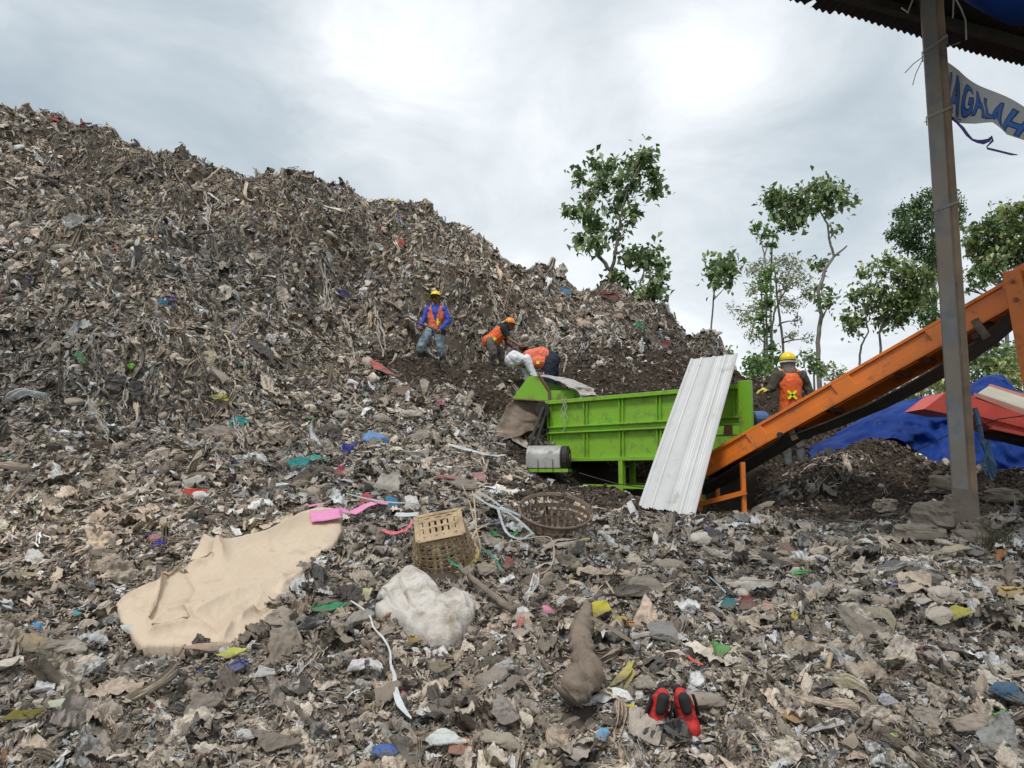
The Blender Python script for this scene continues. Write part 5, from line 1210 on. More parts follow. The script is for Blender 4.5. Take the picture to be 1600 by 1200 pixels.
for ln in (((545, 457), (480, 475), (420, 497), (305, 572)), ((303, 580), (290, 640), (268, 710), (238, 770)), ((250, 822), (330, 800), (430, 796))):
    b = MB(); q_ = [ln[i][0] * (1 - f) + ln[i + 1][0] * f for i in range(len(ln) - 1) for f in (0, .25, .5, .75)] + [ln[-1][0]]; w_ = [ln[i][1] * (1 - f) + ln[i + 1][1] * f for i in range(len(ln) - 1) for f in (0, .25, .5, .75)] + [ln[-1][1]]
    b.tube([on_tan(x, y, .036) for x, y in zip(q_, w_)], .006, 6); b.build("seam", M_seam, o)
b = MB(); tail = [on_tan(1192, 245, .10), on_tan(1250, 235, .06)] + [G(*c8(x, y)) + Vector((0, -.03, .12)) for x, y in ((1320, 233), (1380, 214), (1430, 222))]
b.ribbon(tail, [.085, .075, .06, .05, .03], nrm=(0, -.6, .8), t=.004); b.build("pink_tail", M_pk, o)
EXCL += [(*G(*c8(x, y)).xy, r) for x, y, r in ((250, 700, .16), (420, 620, .2), (600, 560, .24), (650, 700, .2), (420, 780, .14), (780, 480, .24), (800, 620, .18), (950, 380, .22), (1080, 280, .16), (560, 400, .15), (800, 340, .2), (150, 720, .1), (980, 260, .15))]
# white sack
cg = lambda x, y: (560 + x / 4, 740 + y / 4)
ws = [cg(*p) for p in ((98, 825), (120, 760), (150, 720), (240, 645), (290, 600), (340, 605), (380, 628), (425, 650), (480, 700), (505, 750), (540, 790), (600, 775), (650, 764), (700, 780), (735, 830), (730, 880), (700, 930), (655, 970), (650, 1010), (560, 1038), (440, 1028), (400, 1010), (330, 980), (260, 940), (200, 905), (140, 890), (108, 855))]
M_sack = mat("white_woven_sack", (.60, .565, .52), .9, var=(.54, .50, .45), vscale=3, wear=(.28, .23, .18), wscale=4.5, wlo=.47, whi=.64, bump=.5, bscale=50)
SL = [([(250, 690), (300, 820), (350, 900), (450, 930), (560, 930)], 11, -.05), ([(240, 700), (280, 830), (330, 930), (450, 970), (600, 950)], 22, .03), ([(560, 880), (640, 900), (700, 870)], 10, -.03), ([(330, 650), (420, 760), (480, 850)], 30, .03), ([(520, 800), (480, 870), (430, 900)], 14, -.01), ([(600, 790), (650, 830), (680, 890)], 18, .025), ([(150, 780), (200, 880), (300, 950)], 14, .025), ([(420, 1000), (540, 990), (640, 960)], 10, .025), ([(180, 760), (230, 850), (300, 920)], 9, -.02)]
def sack_f(u, v):
    x, y = (u - 560) * 4, (v - 740) * 4
    return 1.05 * sum(ridge(x, y, l, w, h) for l, w, h in SL) + .004 * float(1 - 2 * abs(fbm(np.array(x / 90.), np.array(y / 90.), seed=13, oct=3)))
o, _, _ = lay("white_sack", ws, M_sack, .05, sack_f, lift=.05, nr=40, na=200, seed=9)
tag(o, "big dirty white woven sack lying crumpled in front of the baskets", "sack")
EXCL += [(*G(*cg(x, y)).xy, .13) for x, y in ((200, 800), (320, 720), (400, 850), (300, 900), (500, 950), (620, 880))]

# bamboo baskets
M_bam = mat("bamboo", (.47, .36, .23), .75, var=(.29, .20, .12), vscale=14, wear=(.20, .15, .11), wscale=5)
M_bamd = mat("old_bamboo", (.21, .155, .115), .85, var=(.14, .10, .075), vscale=12, wear=(.26, .21, .16), wscale=6)
M_bamy = mat("yellow_bamboo", (.55, .42, .14), .7, var=(.40, .30, .12), vscale=10)
def basket(c, zax, xax, Hh, R, sq, m, mrim, name_lab, loose, gap=0, seed=0, bottom=True, lean=0, bands=8):
    """woven basket: square bottom, round rim; zax points from the bottom to the rim"""
    r = random.Random(seed)
    z = Vector(zax).normalized(); x = Vector(xax); x = (x - z * x.dot(z)).normalized(); y = z.cross(x); c = Vector(c)
    def pt(a, t, out=0):
        rs = sq / max(abs(cos(a)), abs(sin(a))); rs = min(rs, sq * 1.25); rr = rs + (R - rs) * t ** .7 + out
        return c + x * (cos(a) * rr) + y * (sin(a) * rr) + z * (Hh * t)
    t_ = empty("bamboo_basket", c, name_lab, "basket")
    ns = 26; sl = MB()
    for k in range(ns):
        a = 2 * pi * k / ns + r.uniform(-.04, .04)
        if r.random() < gap: continue
        e = 1.0 + (r.uniform(.1, loose) if r.random() < .75 else 0)
        pts = [pt(a + .03 * i * r.uniform(-.3, .3), t, .003 if i % 2 else -.003) + (z * 0) for i, t in enumerate([0, .25, .5, .75, 1.0])]
        if e > 1.05: 
            dv = Vector([r.uniform(-1, 1) for _ in range(3)]) * .05; pts += [pt(a, 1.0) + z * (Hh * (e - 1) * .5) + dv * .5, pt(a, 1.0, .02) + z * (Hh * (e - 1)) + dv]
        nn = (pt(a, .5, .1) - pt(a, .5))
        sl.ribbon(pts, r.uniform(.014, .022), nrm=nn, t=.003)
    s_ob = sl.build("upright_slats", m, t_)
    for q in range(bands):
        t = (q + .6) / (bands + .4); wv = MB(); pts = [pt(2 * pi * k / 52 + .0, t, .006 * (1 if (k + q) % 2 else -1) + r.uniform(-.002, .002)) for k in range(53)]
        cutn = int(r.uniform(.55, 1.0) * 53) if t > .55 and gap else 53; st = r.randrange(53)
        pts = [pts[(st + k) % 52] for k in range(cutn)]
        wv.ribbon(pts, .85 * Hh / bands * r.uniform(.6, 1), nrm=[(p - c) - z * (p - c).dot(z) for p in pts], t=.003); wv.build("woven_band", m, t_)
    rm = MB()
    for q in range(2): rm.tube([pt(2 * pi * k / 40, 1.0, .008 * q) + z * .012 * (q - .5) + z * lean * sin(2 * pi * k / 40) for k in range(41)], .010, 6, caps=False)
    rm.build("rim", mrim, t_)
    if bottom:
        bt = MB(); N = 7
        for q in range(N):
            f = -1 + 2 * (q + .5) / N
            skip = q in (2, 4)
            for (aa, bb) in ((x, y), (y, x)):
                if skip and aa is x: continue
                pts = [c + aa * (sq * s) + bb * (sq * f) + z * (.004 * (1 if (i + q) % 2 else -1) * (1 if aa is x else -1) - .003) for i, s in enumerate(np.linspace(-1, 1, 9))]
                bt.ribbon(pts, sq * 2 / N * (.86 if abs(f) > .5 else .62), nrm=z, t=.003)
        fr_ = [c + x * sq * a + y * sq * b_ - z * .008 for a, b_ in ((-1, -1), (1, -1), (1, 1), (-1, 1), (-1, -1))]
        for p_, q_ in zip(fr_[:-1], fr_[1:]): bt.ribbon([p_, q_], .03, nrm=z, t=.006)
        bt.build("woven_bottom", m, t_)
    return t_
g1 = G(700, 888); vdir = (Vector((0, 0, EYE)) - g1).normalized()
ax1 = (Vector((-.10, -.42, .72))).normalized()
basket(P(686, 822, g1.y - .02), -ax1, (1, -.15, .62), .25, .22, .150, M_bam, M_bamy, "overturned square-bottomed bamboo basket with its woven bottom facing up", .75, .0, 5)
g2 = G(860, 838)
basket(P(866, 846, g2.y), Vector((.03, -.28, 1)), (1, .2, 0), .27, .30, .15, M_bamd, M_bamd, "broken brown bamboo basket lying open beside the dark compost", .5, .22, 9, bottom=True, lean=.05, bands=5)
EXCL += [(g1.x, g1.y - .05, .25), (g2.x, g2.y, .3)]
# slats and split bamboo lying loose round the first basket
M_straw = mat("split_bamboo", (.45, .35, .22), .8, var=(.33, .25, .17), vscale=10)
for k, (a, c_, w) in enumerate((((738, 790), (745, 845), 3), ((765, 845), (720, 884), 3.5), ((722, 778), (752, 870), 2.5), ((755, 868), (702, 900), 3), ((652, 840), (655, 892), 3))):
    p, q = G(*a), G(*c_); b = MB(); b.ribbon([p + Vector((0, 0, .14)), p.lerp(q, .5) + Vector((0, 0, .16)), q + Vector((0, 0, .05))], w * 5 / F * 1.0, nrm=(0, -.5, 1), t=.004)
    tag(rebase(b.build("bamboo_stick", M_straw)), ["split bamboo slat standing up at the right of the overturned basket", "split bamboo slat pointing down right from the basket rim", "longest bamboo slat behind the overturned basket", "lowest bamboo slat in front of the overturned basket", "bamboo slat hanging at the left side of the overturned basket"][k], "bamboo slat", "loose bamboo slats by the basket")

# log, sticks, roots
M_log = mat("muddy_log", (.25, .20, .155), .95, var=(.17, .13, .10), vscale=8, bump=1.0, bscale=16, wear=(.36, .31, .26), wscale=5)
cf = lambda x, y: (840 + x / 4, 900 + y / 4)
def limb(name, pts, label, cat, m, lift=.06, n=10, rough=.18, seed=0, group=None):
    P0 = [G(u, v) + Vector((0, 0, lift + (l[0] if l else 0))) for u, v, w, *l in pts]; d0 = [p.y for p in P0]
    W = [w * d_ / F / 2 for (u, v, w, *l), d_ in zip(pts, d0)]; r = np.random.default_rng(seed); Q = []; R_ = []
    for i in range(len(P0) - 1):
        a, b_, c_, e = P0[max(i - 1, 0)], P0[i], P0[i + 1], P0[min(i + 2, len(P0) - 1)]
        for s in range(12):
            f = s / 12; p = .5 * ((2 * b_) + (c_ - a) * f + (2 * a - 5 * b_ + 4 * c_ - e) * f * f + (-a + 3 * b_ - 3 * c_ + e) * f ** 3)
            Q.append(p); R_.append((W[i] * (1 - f) + W[i + 1] * f) * (1 + r.normal(0, rough * .1)))
    Q.append(P0[-1]); R_.append(W[-1]); b = MB(); b.tube(Q, R_, n)
    for k, v_ in enumerate(b.v): ring_ = k // n; q = Q[min(ring_, len(Q) - 1)]; v_ += (v_ - q) * float(fbm(np.array(v_.x * 22.), np.array(v_.y * 22.), np.array(v_.z * 22.), seed=seed, oct=3)) * rough * 1.4
    return tag(rebase(b.build(name, m, smooth=True)), label, cat, group)
limb("log", [(*cf(318, 290), 13), (*cf(290, 380), 24), (*cf(272, 470), 33), (*cf(275, 570), 32, .01), (*cf(290, 670), 30, .02), (*cf(325, 750), 34, .04), (*cf(330, 820), 42, .05), (*cf(285, 870), 48, .05), (*cf(225, 900), 50, .04), (*cf(180, 925), 44, .02)], "thick bent muddy log lying upright in the middle of the foreground", "log", M_log, lift=.085, n=18, seed=3, rough=.26)
EXCL += [(*G(*cf(x, y)).xy, r) for x, y, r in ((300, 380, .03), (275, 480, .05), (275, 570, .05), (290, 680, .05), (320, 780, .06), (270, 880, .07), (210, 920, .07))]
limb("branch", [(*cg(640, 700), 7), (*cg(770, 820), 9), (*cg(850, 890), 10), (*cg(970, 985), 12)], "brown branch sticking out below the right end of the white sack", "branch", M_log, lift=.10, n=9, seed=5)
limb("root", [(*cg(915, 525), 2), (*cg(1080, 522), 2, .04), (*cg(1190, 528), 2.2, .05), (*cg(1222, 580), 2.4, .03), (*cg(1215, 660), 2.4), (*cg(1170, 718), 2.2), (*cg(1112, 745), 2), (*cg(1108, 790), 2), (*cg(1160, 830), 1.6)], "thin pale root curling in a loop right of the baskets", "root", mat("pale_root", (.42, .33, .25), .8), lift=.10, n=6, seed=6)
limb("branch", [(*c8(530, 868), 5), (*c8(480, 890), 5), (*c8(420, 940), 4.5), (*c8(370, 1010), 3.6)], "short grey branch poking out below the tan cloth", "branch", M_bamd, lift=.09, n=8, seed=7)
limb("branch", [(*cf(430, 150), 4), (*cf(480, 230), 3)], "small pale stick by the yellow rag", "branch", M_straw, lift=.10, n=6, seed=8)
limb("branch", [(1304, 1035, 5), (1298, 1053, 7), (1294, 1068, 8)], "short stub of yellowish wood at lower right", "branch", M_straw, lift=.06, n=7, seed=9)
limb("long_pole", [(92, 562, 3), (91, 600, 3.4), (90, 640, 3.6)], "dark thin pole standing in the heap at far left", "pole", M_dark, lift=.15, n=6, seed=10, rough=.02)

# ribbons and strings
def strip(pts, w, label, m, name="plastic_strip", cat="strip", lift=.08, group=None):
    p3 = [G(u, v) + Vector((0, 0, lift)) for u, v in pts]; Q = []; W = []
    for i in range(len(p3) - 1):
        a, b_, c_, e = p3[max(i - 1, 0)], p3[i], p3[i + 1], p3[min(i + 2, len(p3) - 1)]
        for s in range(5):
            f = s / 5; Q.append(.5 * ((2 * b_) + (c_ - a) * f + (2 * a - 5 * b_ + 4 * c_ - e) * f * f + (-a + 3 * b_ - 3 * c_ + e) * f ** 3)); W.append((w[i] * (1 - f) + w[i + 1] * f) * b_.y / F)
    Q.append(p3[-1]); W.append(w[-1] * p3[-1].y / F); b = MB(); r = random.Random(len(pts) + int(pts[0][0]))
    b.ribbon(Q, W, nrm=[(r.uniform(-.5, .5), -1 + r.uniform(-.3, .3), 1 + r.uniform(-.6, .3)) for _ in Q], t=.003)
    return tag(rebase(b.build(name, m)), label, cat, group)
M_rib = mat("white_ribbon", (.60, .63, .64), .5, var=(.45, .47, .47), vscale=8)
M_ribg = mat("grey_ribbon", (.42, .46, .46), .45, var=(.28, .30, .30), vscale=8)
cs5 = lambda x, y: (500 + x / 4, 960 + y / 4)
strip([cs5(*p) for p in ((190, 10), (260, 60), (310, 120), (335, 190), (395, 260), (435, 350), (440, 430), (462, 500), (470, 600), (500, 700), (570, 800))], [2, 3, 3, 2.5, 3, 2.5, 4, 5, 9, 10, 1.5], "long white plastic ribbon trailing down the front middle of the refuse", M_rib)
for k, pts in enumerate(([(740, 797), (760, 812), (778, 820)], [(778, 820), (783, 840), (790, 858), (800, 868), (815, 872), (832, 862)], [(780, 820), (800, 832), (820, 850), (834, 864)], [(782, 818), (805, 828), (832, 842)], [(745, 792), (762, 800), (780, 815)])):
    strip(pts, [4] * len(pts), ["upper grey ribbon of the knot between the two baskets", "lowest looping grey ribbon between the two baskets", "middle straight grey ribbon between the two baskets", "short grey ribbon reaching the broken basket", "topmost crumpled grey ribbon behind the overturned basket"][k], M_ribg, lift=.14, group="grey ribbons between the baskets")
M_gst = mat("green_strap", (.03, .22, .15), .5); M_pst = mat("pink_strap", (.62, .14, .18), .6); M_yst = mat("yellow_strap", (.55, .45, .12), .6)
strip([cg(*p) for p in ((545, 622), (590, 665), (655, 700))], [3, 3.5, 3], "short green strap below the overturned basket", M_gst, lift=.1)
strip([cg(*p) for p in ((765, 555), (820, 590), (860, 640), (890, 710))], [3, 3, 3.5, 2], "curved green strap right of the overturned basket", M_gst, lift=.1)
strip([cg(*p) for p in ((150, 455), (200, 478), (260, 470), (310, 440), (335, 400))], [5, 6, 6, 5, 4], "curled pink strap left of the overturned basket", M_pst, lift=.12)
strip([cg(*p) for p in ((-80, 240), (60, 280), (200, 300), (375, 308))], [2, 2.5, 2.5, 3], "long thin grey strap running left from the overturned basket", M_ribg, lift=.16)
strip([cg(*p) for p in ((230, 345), (300, 352), (375, 345))], [7, 7, 7], "short flat pale plastic strip left of the overturned basket", M_rib, lift=.12)
strip([(1108, 925 - 2), (1122, 935), (1135, 950)], [2, 2, 2], "blue thread bundle left of the teal rag", mat("blue_thread", (.25, .38, .48), .6), lift=.08)
strip([(905 + 0, 985), (930, 1000), (962, 1020), (990, 1040)], [5, 7, 8, 5], "brown twisted strip across the log head", M_bamd, lift=.1)
strip([(1075, 1060), (1085, 1072), (1100, 1080)], [4, 4, 2], "thin red strap right of centre in the foreground", mat("red_strap", (.55, .08, .05), .6), lift=.1)
strip([(700, 712), (735, 722), (768, 730), (790, 728)], [4, 6, 5, 3], "long white plastic strip below the brown canvas", M_rib, lift=.15)
def hang(pts, w, label, m, name, cat, lift, group):
    """a tattered bundle of limp strands following the slope down"""
    r = random.Random(int(pts[0][0])); b = MB()
    for q in range(5):
        P_ = [G(u + r.uniform(-w, w), v + r.uniform(-3, 3)) for u, v in pts]; Q = []; n = 12
        for i in range(n + 1):
            t = i / n * (len(P_) - 1); k = min(int(t), len(P_) - 2); p = P_[k].lerp(P_[k + 1], t - k)
            Q.append(p + Vector((r.uniform(-.035, .035), -.05 - .03 * r.random(), .06 + r.uniform(-.02, .03))))
        Q = Q[:n + 1 - r.randrange(4)]
        b.ribbon(Q, [w * P_[0].y / F * .34 * r.uniform(.5, 1.2) for _ in Q], nrm=[(r.uniform(-.8, .8), -1, r.uniform(0, .8)) for _ in Q], t=.003)
    return tag(rebase(b.build(name, m)), label, cat, group)
M_fib = mat("pale_fibre_strip", (.40, .36, .31), .85, var=(.28, .25, .21), vscale=12)
for k, (pts, w) in enumerate((([(370, 660), (376, 690), (384, 715)], 5), ([(540, 500), (552, 540), (560, 590)], 5), ([(582, 470), (590, 510), (604, 560)], 5), ([(440, 470), (470, 520), (500, 560)], 4), ([(766, 455), (772, 480), (778, 508)], 5), ([(320, 305), (326, 335), (322, 368)], 6), ([(505, 420), (512, 455), (512, 490)], 5), ([(150, 640), (165, 670), (178, 705)], 5), ([(870, 520), (868, 540), (862, 556)], 4), ([(190, 590), (200, 620), (196, 650)], 6))):
    hang(pts, w, ["pale torn strip hanging in the left middle of the heap by the teal rag", "long pale strip hanging down the cliff far left of the blue shirted worker", "pale strip hanging left of the blue shirted worker", "thin pale strip slanting down the middle of the heap", "pale strip hanging above the orange helmet", "pale strip hanging high on the left crest", "pale strip on the upper middle cliff", "pale strip curving down at the far left", "pale yellow strip hanging right of the hooded worker", "dark ended pale strip below the lower left cliff"][k], M_fib, "hanging_strip", "strip", .1, "torn strips hanging on the heap")

# rags, bags and scraps that can be told apart
RAGM = {}
def rag(u, v, w, h, ang, col, name, cat, label, thick=.3, seed=None, kind='rag', lift=1.0, group=None, rough=.8):
    key = (tuple(round(c, 2) for c in col), rough)
    if key not in RAGM: RAGM[key] = cloth_mat("cloth_" + str(len(RAGM)), col, rough)
    seed = seed if seed is not None else int(u * 7 + v * 13) % 9973
    g = G(u, v); d = g.y; W, Hh = w * d / F, h * d / F
    r = np.random.default_rng(seed)
    if kind == 'rag': V, Fc = crumple(seed, 30, 1, .20, .2, .5, folds=1 + seed % 2)
    elif kind == 'bag': V, Fc = lump(seed, 20, 30, .42, .75)
    else: V, Fc = crumple(seed, 8, 1, .05, .25, .22)
    x, y, z = V.T
    rid_ = 1 - 2 * np.abs(fbm(x * 5 + seed, y * 5, z * 5, seed=seed, oct=4))
    z = z + (.10 if kind == 'rag' else .03 if kind == 'bag' else 0) * rid_
    N = Vector(NRM(np.array([g.x]), np.array([g.y]), .25)[0]); toc = (Vector((0, 0, EYE)) - g).normalized(); n = (N + toc * .9).normalized()
    X = Vector((cos(ang), 0, sin(ang))); X = (X - n * X.dot(n)).normalized(); Y = n.cross(X)
    cosv = max(.45, n.dot(toc)); Hs = Hh / (cosv if abs(sin(ang)) < .5 else 1); T_ = thick * min(W, Hh) * (1 if kind == 'bag' else 1.6)
    Vw = np.outer(x * W, X) + np.outer(y * Hs, Y) + np.outer(z * T_ * (1.4 if kind == 'bag' else 1), n)
    o = link(name, fast_mesh(name, Vw, Fc, kind != 'scrap'), RAGM[key]); o.location = g + n * (.035 + .008 * d + T_ * .12) * lift
    EXCL.append((g.x, g.y - .02, .27 * min(W, Hh)))
    if kind != 'bag': s_ = o.modifiers.new("thickness", 'SOLIDIFY'); s_.thickness = .004
    return tag(o, label, cat, group)
WH = (.62, .60, .57); LG = (.40, .37, .33); MG = (.24, .21, .18); DG = (.075, .075, .078); BL = (.02, .07, .38); RD = (.42, .035, .03); YL = (.50, .44, .06); TE = (.03, .24, .24)
R = [
 (262, 1020, 40, 22, .1, BL, "rag", "rag", "bright blue rag sticking out under the lower edge of the tan cloth", 'rag'),
 (378, 1048, 54, 24, .3, BL, "knit_rag", "rag", "blue knitted rag with loose ends below the tan cloth", 'rag'),
 (365, 1036, 36, 14, .3, (.50, .50, .12), "rag", "rag", "pale yellow rag above the blue knitted one", 'rag'),
 (496, 918, 40, 56, .6, DG, "shirt", "clothing", "dark grey shirt lying at the right edge of the tan cloth", 'rag'),
 (335, 1028, 64, 22, .1, (.42, .31, .22), "sack", "sack", "light brown folded sack just below the tan cloth", 'bag'),
 (309, 782, 38, 18, 0, (.55, .035, .03), "rag", "rag", "bright red rag with white stuffing left above the tan cloth", 'rag'),
 (316, 787, 20, 14, .2, WH, "foam_scrap", "foam", "white foam lump on the bright red rag", 'bag'),
 (300, 768, 40, 18, .3, LG, "bag", "bag", "pale crumpled bag just above the bright red rag", 'rag'),
 (580, 792, 32, 26, -.3, (.45, .09, .12), "rag", "rag", "dusty magenta cloth between tan cloth and overturned basket", 'rag'),
 (618, 801, 32, 20, 0, (.05, .20, .33), "rag", "rag", "blue fringed rag left of the overturned basket", 'rag'),
 (650, 800, 44, 26, .3, WH, "foam_bag", "bag", "white translucent bag hanging behind the overturned basket", 'rag'),
 (600, 770, 56, 36, -.2, LG, "sack", "sack", "grey brown sack piled above the magenta cloth", 'rag'),
 (590, 852, 60, 70, .8, (.25, .21, .18), "cloth", "cloth", "wrinkled grey brown cloth left of the overturned basket", 'rag'),
 (583, 697, 34, 24, -.4, (.16, .30, .55), "bag", "bag", "light blue plastic bag in the middle of the heap left of the canvas", 'bag'),
 (540, 716, 38, 20, .5, (.02, .03, .22), "rag", "rag", "navy blue rag left of the light blue bag", 'rag'),
 (468, 737, 26, 24, .4, TE, "rag", "rag", "teal rag at the left end of the turquoise strip", 'rag'),
 (500, 726, 46, 16, .2, (.06, .36, .32), "rag", "rag", "turquoise cloth strip arching above the tan cloth", 'rag'),
 (530, 745, 18, 16, 0, (.40, .03, .08), "rag", "rag", "small crimson rag at the right end of the turquoise strip", 'rag'),
 (515, 690, 34, 40, -1, (.10, .09, .08), "cloth", "cloth", "dark grey folded cloth above the navy rag", 'rag'),
 (345, 690, 36, 70, 1.3, (.27, .23, .20), "cloth", "cloth", "long grey brown cloth hanging on the left middle slope", 'rag'),
 (378, 671, 38, 18, -.1, TE, "rag", "rag", "dark teal rag on the left middle slope", 'rag'),
 (180, 600, 34, 46, 1.2, DG, "tarp_scrap", "plastic sheet", "torn black plastic hanging on the lower left cliff", 'rag'),
 (205, 618, 40, 32, -.8, (.06, .06, .065), "tarp_scrap", "plastic sheet", "black plastic flap right of the torn black plastic", 'rag'),
 (338, 626, 26, 20, -.5, (.48, .45, .10), "bag", "bag", "yellow bag on the left slope above the teal rag", 'rag'),
 (200, 583, 18, 14, .6, (.20, .45, .06), "scrap", "scrap", "light green scrap on the lower left cliff", 'rag'),
 (130, 565, 20, 18, 0, (.10, .28, .14), "scrap", "scrap", "dull green scrap high at left of the black plastic", 'rag'),
 (630, 388, 18, 18, .6, (.55, .10, .06), "rag", "rag", "small red rag on the cliff above the blue shirted worker", 'rag'),
 (876, 464, 16, 22, 1.0, (.06, .20, .34), "rag", "rag", "blue rag near the crest right of the orange helmet", 'rag'),
 (950, 466, 42, 20, -.2, (.17, .045, .04), "rag", "rag", "maroon cloth on the crest below the tall forked tree", 'rag'),
 (1046, 545, 18, 22, 1.0, (.20, .04, .04), "rag", "rag", "dark red rag near the top of the white sheet", 'rag'),
 (998, 517, 14, 12, 0, (.03, .34, .12), "rag", "rag", "small green rag below the rounded tree on the crest", 'rag'),
 (970, 502, 32, 12, -.1, (.50, .30, .26), "rag", "rag", "pale pink rag below the maroon cloth", 'rag'),
 (742, 430, 22, 16, .4, (.50, .42, .38), "rag", "rag", "pale pinkish bag on the crest above the orange helmet", 'rag'),
 (600, 583, 40, 12, -.4, (.52, .16, .13), "rag", "rag", "red cloth at the foot of the cliff left of the blue shirted worker", 'rag'),
 (582, 576, 14, 14, 0, (.50, .03, .06), "rag", "rag", "small crimson rag left of the red cloth at the cliff foot", 'rag'),
 (664, 614, 26, 24, 0, (.42, .37, .31), "bag", "bag", "pale beige bag on the slope below the blue shirted worker", 'rag'),
 (628, 617, 18, 34, 1.9, (.22, .13, .10), "board", "board", "rusty brown board scrap beside the pale beige bag", 'scrap'),
 (530, 655, 26, 16, .3, LG, "bag", "bag", "pale crumpled bag left of the light blue bag", 'bag'),
 (250, 480, 12, 10, .3, (.03, .25, .45), "scrap", "scrap", "small bright blue scrap high on the left slope", 'rag'),
 (219, 376, 10, 18, 1.9, (.60, .45, .06), "scrap", "scrap", "yellow scrap high on the left slope", 'scrap'),
 (268, 475, 24, 16, -.4, (.26, .18, .45), "rag", "rag", "lilac rag in the middle of the left slope", 'rag'),
 (46, 443, 12, 12, .3, (.20, .14, .45), "scrap", "scrap", "violet scrap at the far left slope", 'rag'),
 (535, 467, 12, 26, 1.2, (.02, .02, .12), "rag", "rag", "dark navy strip on the cliff left of the worker", 'rag'),
 (943, 968, 38, 24, .5, YL, "rag", "rag", "mustard yellow rag right of the branch in the foreground", 'rag'),
 (858, 967, 20, 13, .1, (.70, .25, .38), "card", "card", "small pink card between the branch and the log", 'scrap'),
 (815, 993, 32, 24, .3, (.52, .19, .17), "rag", "rag", "salmon pink rag at the lower end of the branch", 'rag'),
 (1118, 1030, 32, 28, .3, (.12, .33, .09), "rag", "rag", "green rag right of the striped packet", 'rag'),
 (1165, 953, 28, 18, .2, (.17, .045, .035), "knit_rag", "rag", "dark red knitted rag beside the teal rag", 'rag'),
 (1138, 958, 20, 18, 0, (.03, .16, .17), "rag", "rag", "round teal rag touching the dark red knitted one", 'bag'),
 (1000, 1004, 38, 34, -.4, (.55, .50, .46), "food_packet", "packet", "creased white packet with orange edge in the foreground centre", 'rag'),
 (985, 988, 14, 10, .8, (.70, .30, .06), "packet_scrap", "packet", "orange corner scrap above the creased white packet", 'rag'),
 (966, 1072, 50, 34, .7, (.46, .40, .14), "packet", "packet", "torn olive yellow packet standing right of the log", 'rag'),
 (985, 1118, 18, 10, -.2, (.60, .50, .06), "packet", "packet", "small yellow packet above the plastic bottle", 'scrap'),
 (945, 1160, 28, 22, .6, (.15, .40, .62), "packet", "packet", "light blue packet at the bottom left of the bottle", 'scrap'),
 (916, 1168, 24, 18, -.6, (.60, .55, .30), "packet", "packet", "pale yellow packet lying left of the light blue one", 'scrap'),
 (1005, 930, 84, 34, -.15, (.25, .22, .18), "cloth", "cloth", "wide brown cloth fold above the mustard rag", 'rag'),
 (985, 937, 56, 18, .0, (.07, .062, .05), "mat", "mat", "dark matted fabric roll under the brown cloth fold", 'bag'),
 (1040, 1010, 40, 36, .2, (.26, .25, .24), "cloth", "cloth", "grey rumpled cloth right of the creased white packet", 'rag'),
 (1012, 1086, 34, 30, .6, (.33, .29, .24), "sack", "sack", "brown paper like bag right of the olive packet", 'rag'),
 (1098, 1108, 60, 30, 0, (.34, .29, .24), "bag", "bag", "clear muddy plastic bag behind the shoes", 'bag'),
 (1066, 1122, 18, 22, .4, (.50, .47, .42), "carton", "carton", "small pale carton between the shoes and the muddy bag", 'scrap'),
 (555, 1058, 40, 22, 1.0, (.62, .62, .61), "bag", "bag", "white torn bag left of the long white ribbon", 'rag'),
 (610, 1105, 40, 46, .1, (.26, .22, .17), "cloth", "cloth", "flat brown cloth behind the long white ribbon", 'scrap'),
 (700, 1115, 66, 44, .2, (.17, .15, .13), "cloth", "cloth", "dark rumpled cloth with holes at the bottom centre left", 'rag'),
 (760, 1030, 46, 50, 1.1, (.27, .23, .18), "cloth", "cloth", "brown hooded cloth fold left of the log", 'rag'),
 (700, 1060, 48, 24, .2, (.23, .19, .14), "cloth", "cloth", "olive brown cloth lying above the dark rumpled one", 'rag'),
 (790, 1060, 40, 34, 0, (.40, .385, .36), "film_scrap", "plastic film", "clear crumpled film left of the log", 'rag'),
 (790, 1130, 44, 44, -.5, (.30, .26, .24), "cloth", "cloth", "mauve grey cloth left of the log foot", 'rag'),
 (818, 1146, 28, 22, .3, (.55, .48, .38), "carton", "carton", "pale flaky carton at the log foot", 'scrap'),
 (795, 1180, 100, 34, -.3, (.36, .32, .25), "cloth", "cloth", "long beige cloth at the very bottom left of the log", 'rag'),
 (725, 1183, 52, 26, -.3, (.45, .18, .13), "rag", "rag", "brick red rag at the bottom edge of the picture", 'rag'),
 (640, 1185, 60, 40, -1.0, (.085, .075, .065), "strap", "strap", "dark brown bent board strip at the bottom edge", 'scrap'),
 (605, 1190, 40, 22, .1, (.07, .14, .36), "bag", "bag", "blue bag at the bottom edge left of the board strip", 'bag'),
 (700, 1176, 70, 30, -.5, (.60, .62, .60), "film_scrap", "plastic film", "white plastic film spread at the bottom edge", 'rag'),
 (48, 1138, 90, 22, .15, (.17, .145, .02), "mat", "mat", "olive green mat at the bottom left corner", 'rag'),
 (66, 1093, 32, 24, .2, (.66, .66, .67), "paper_scrap", "paper", "crumpled white paper above the olive green mat", 'rag'),
 (105, 1118, 40, 14, .1, (.50, .52, .40), "packet", "packet", "pale green packet right of the olive green mat", 'scrap'),
 (46, 1022, 46, 38, 0, (.33, .26, .16), "bag", "bag", "tan lumpy bag at the far left below the tan cloth", 'bag'),
 (92, 1022, 44, 22, .6, (.29, .25, .21), "sack", "sack", "brown oval sack right of the tan lumpy bag", 'bag'),
 (62, 994, 30, 16, .2, (.10, .28, .52), "packet", "packet", "light blue packet at far left above the tan lumpy bag", 'scrap'),
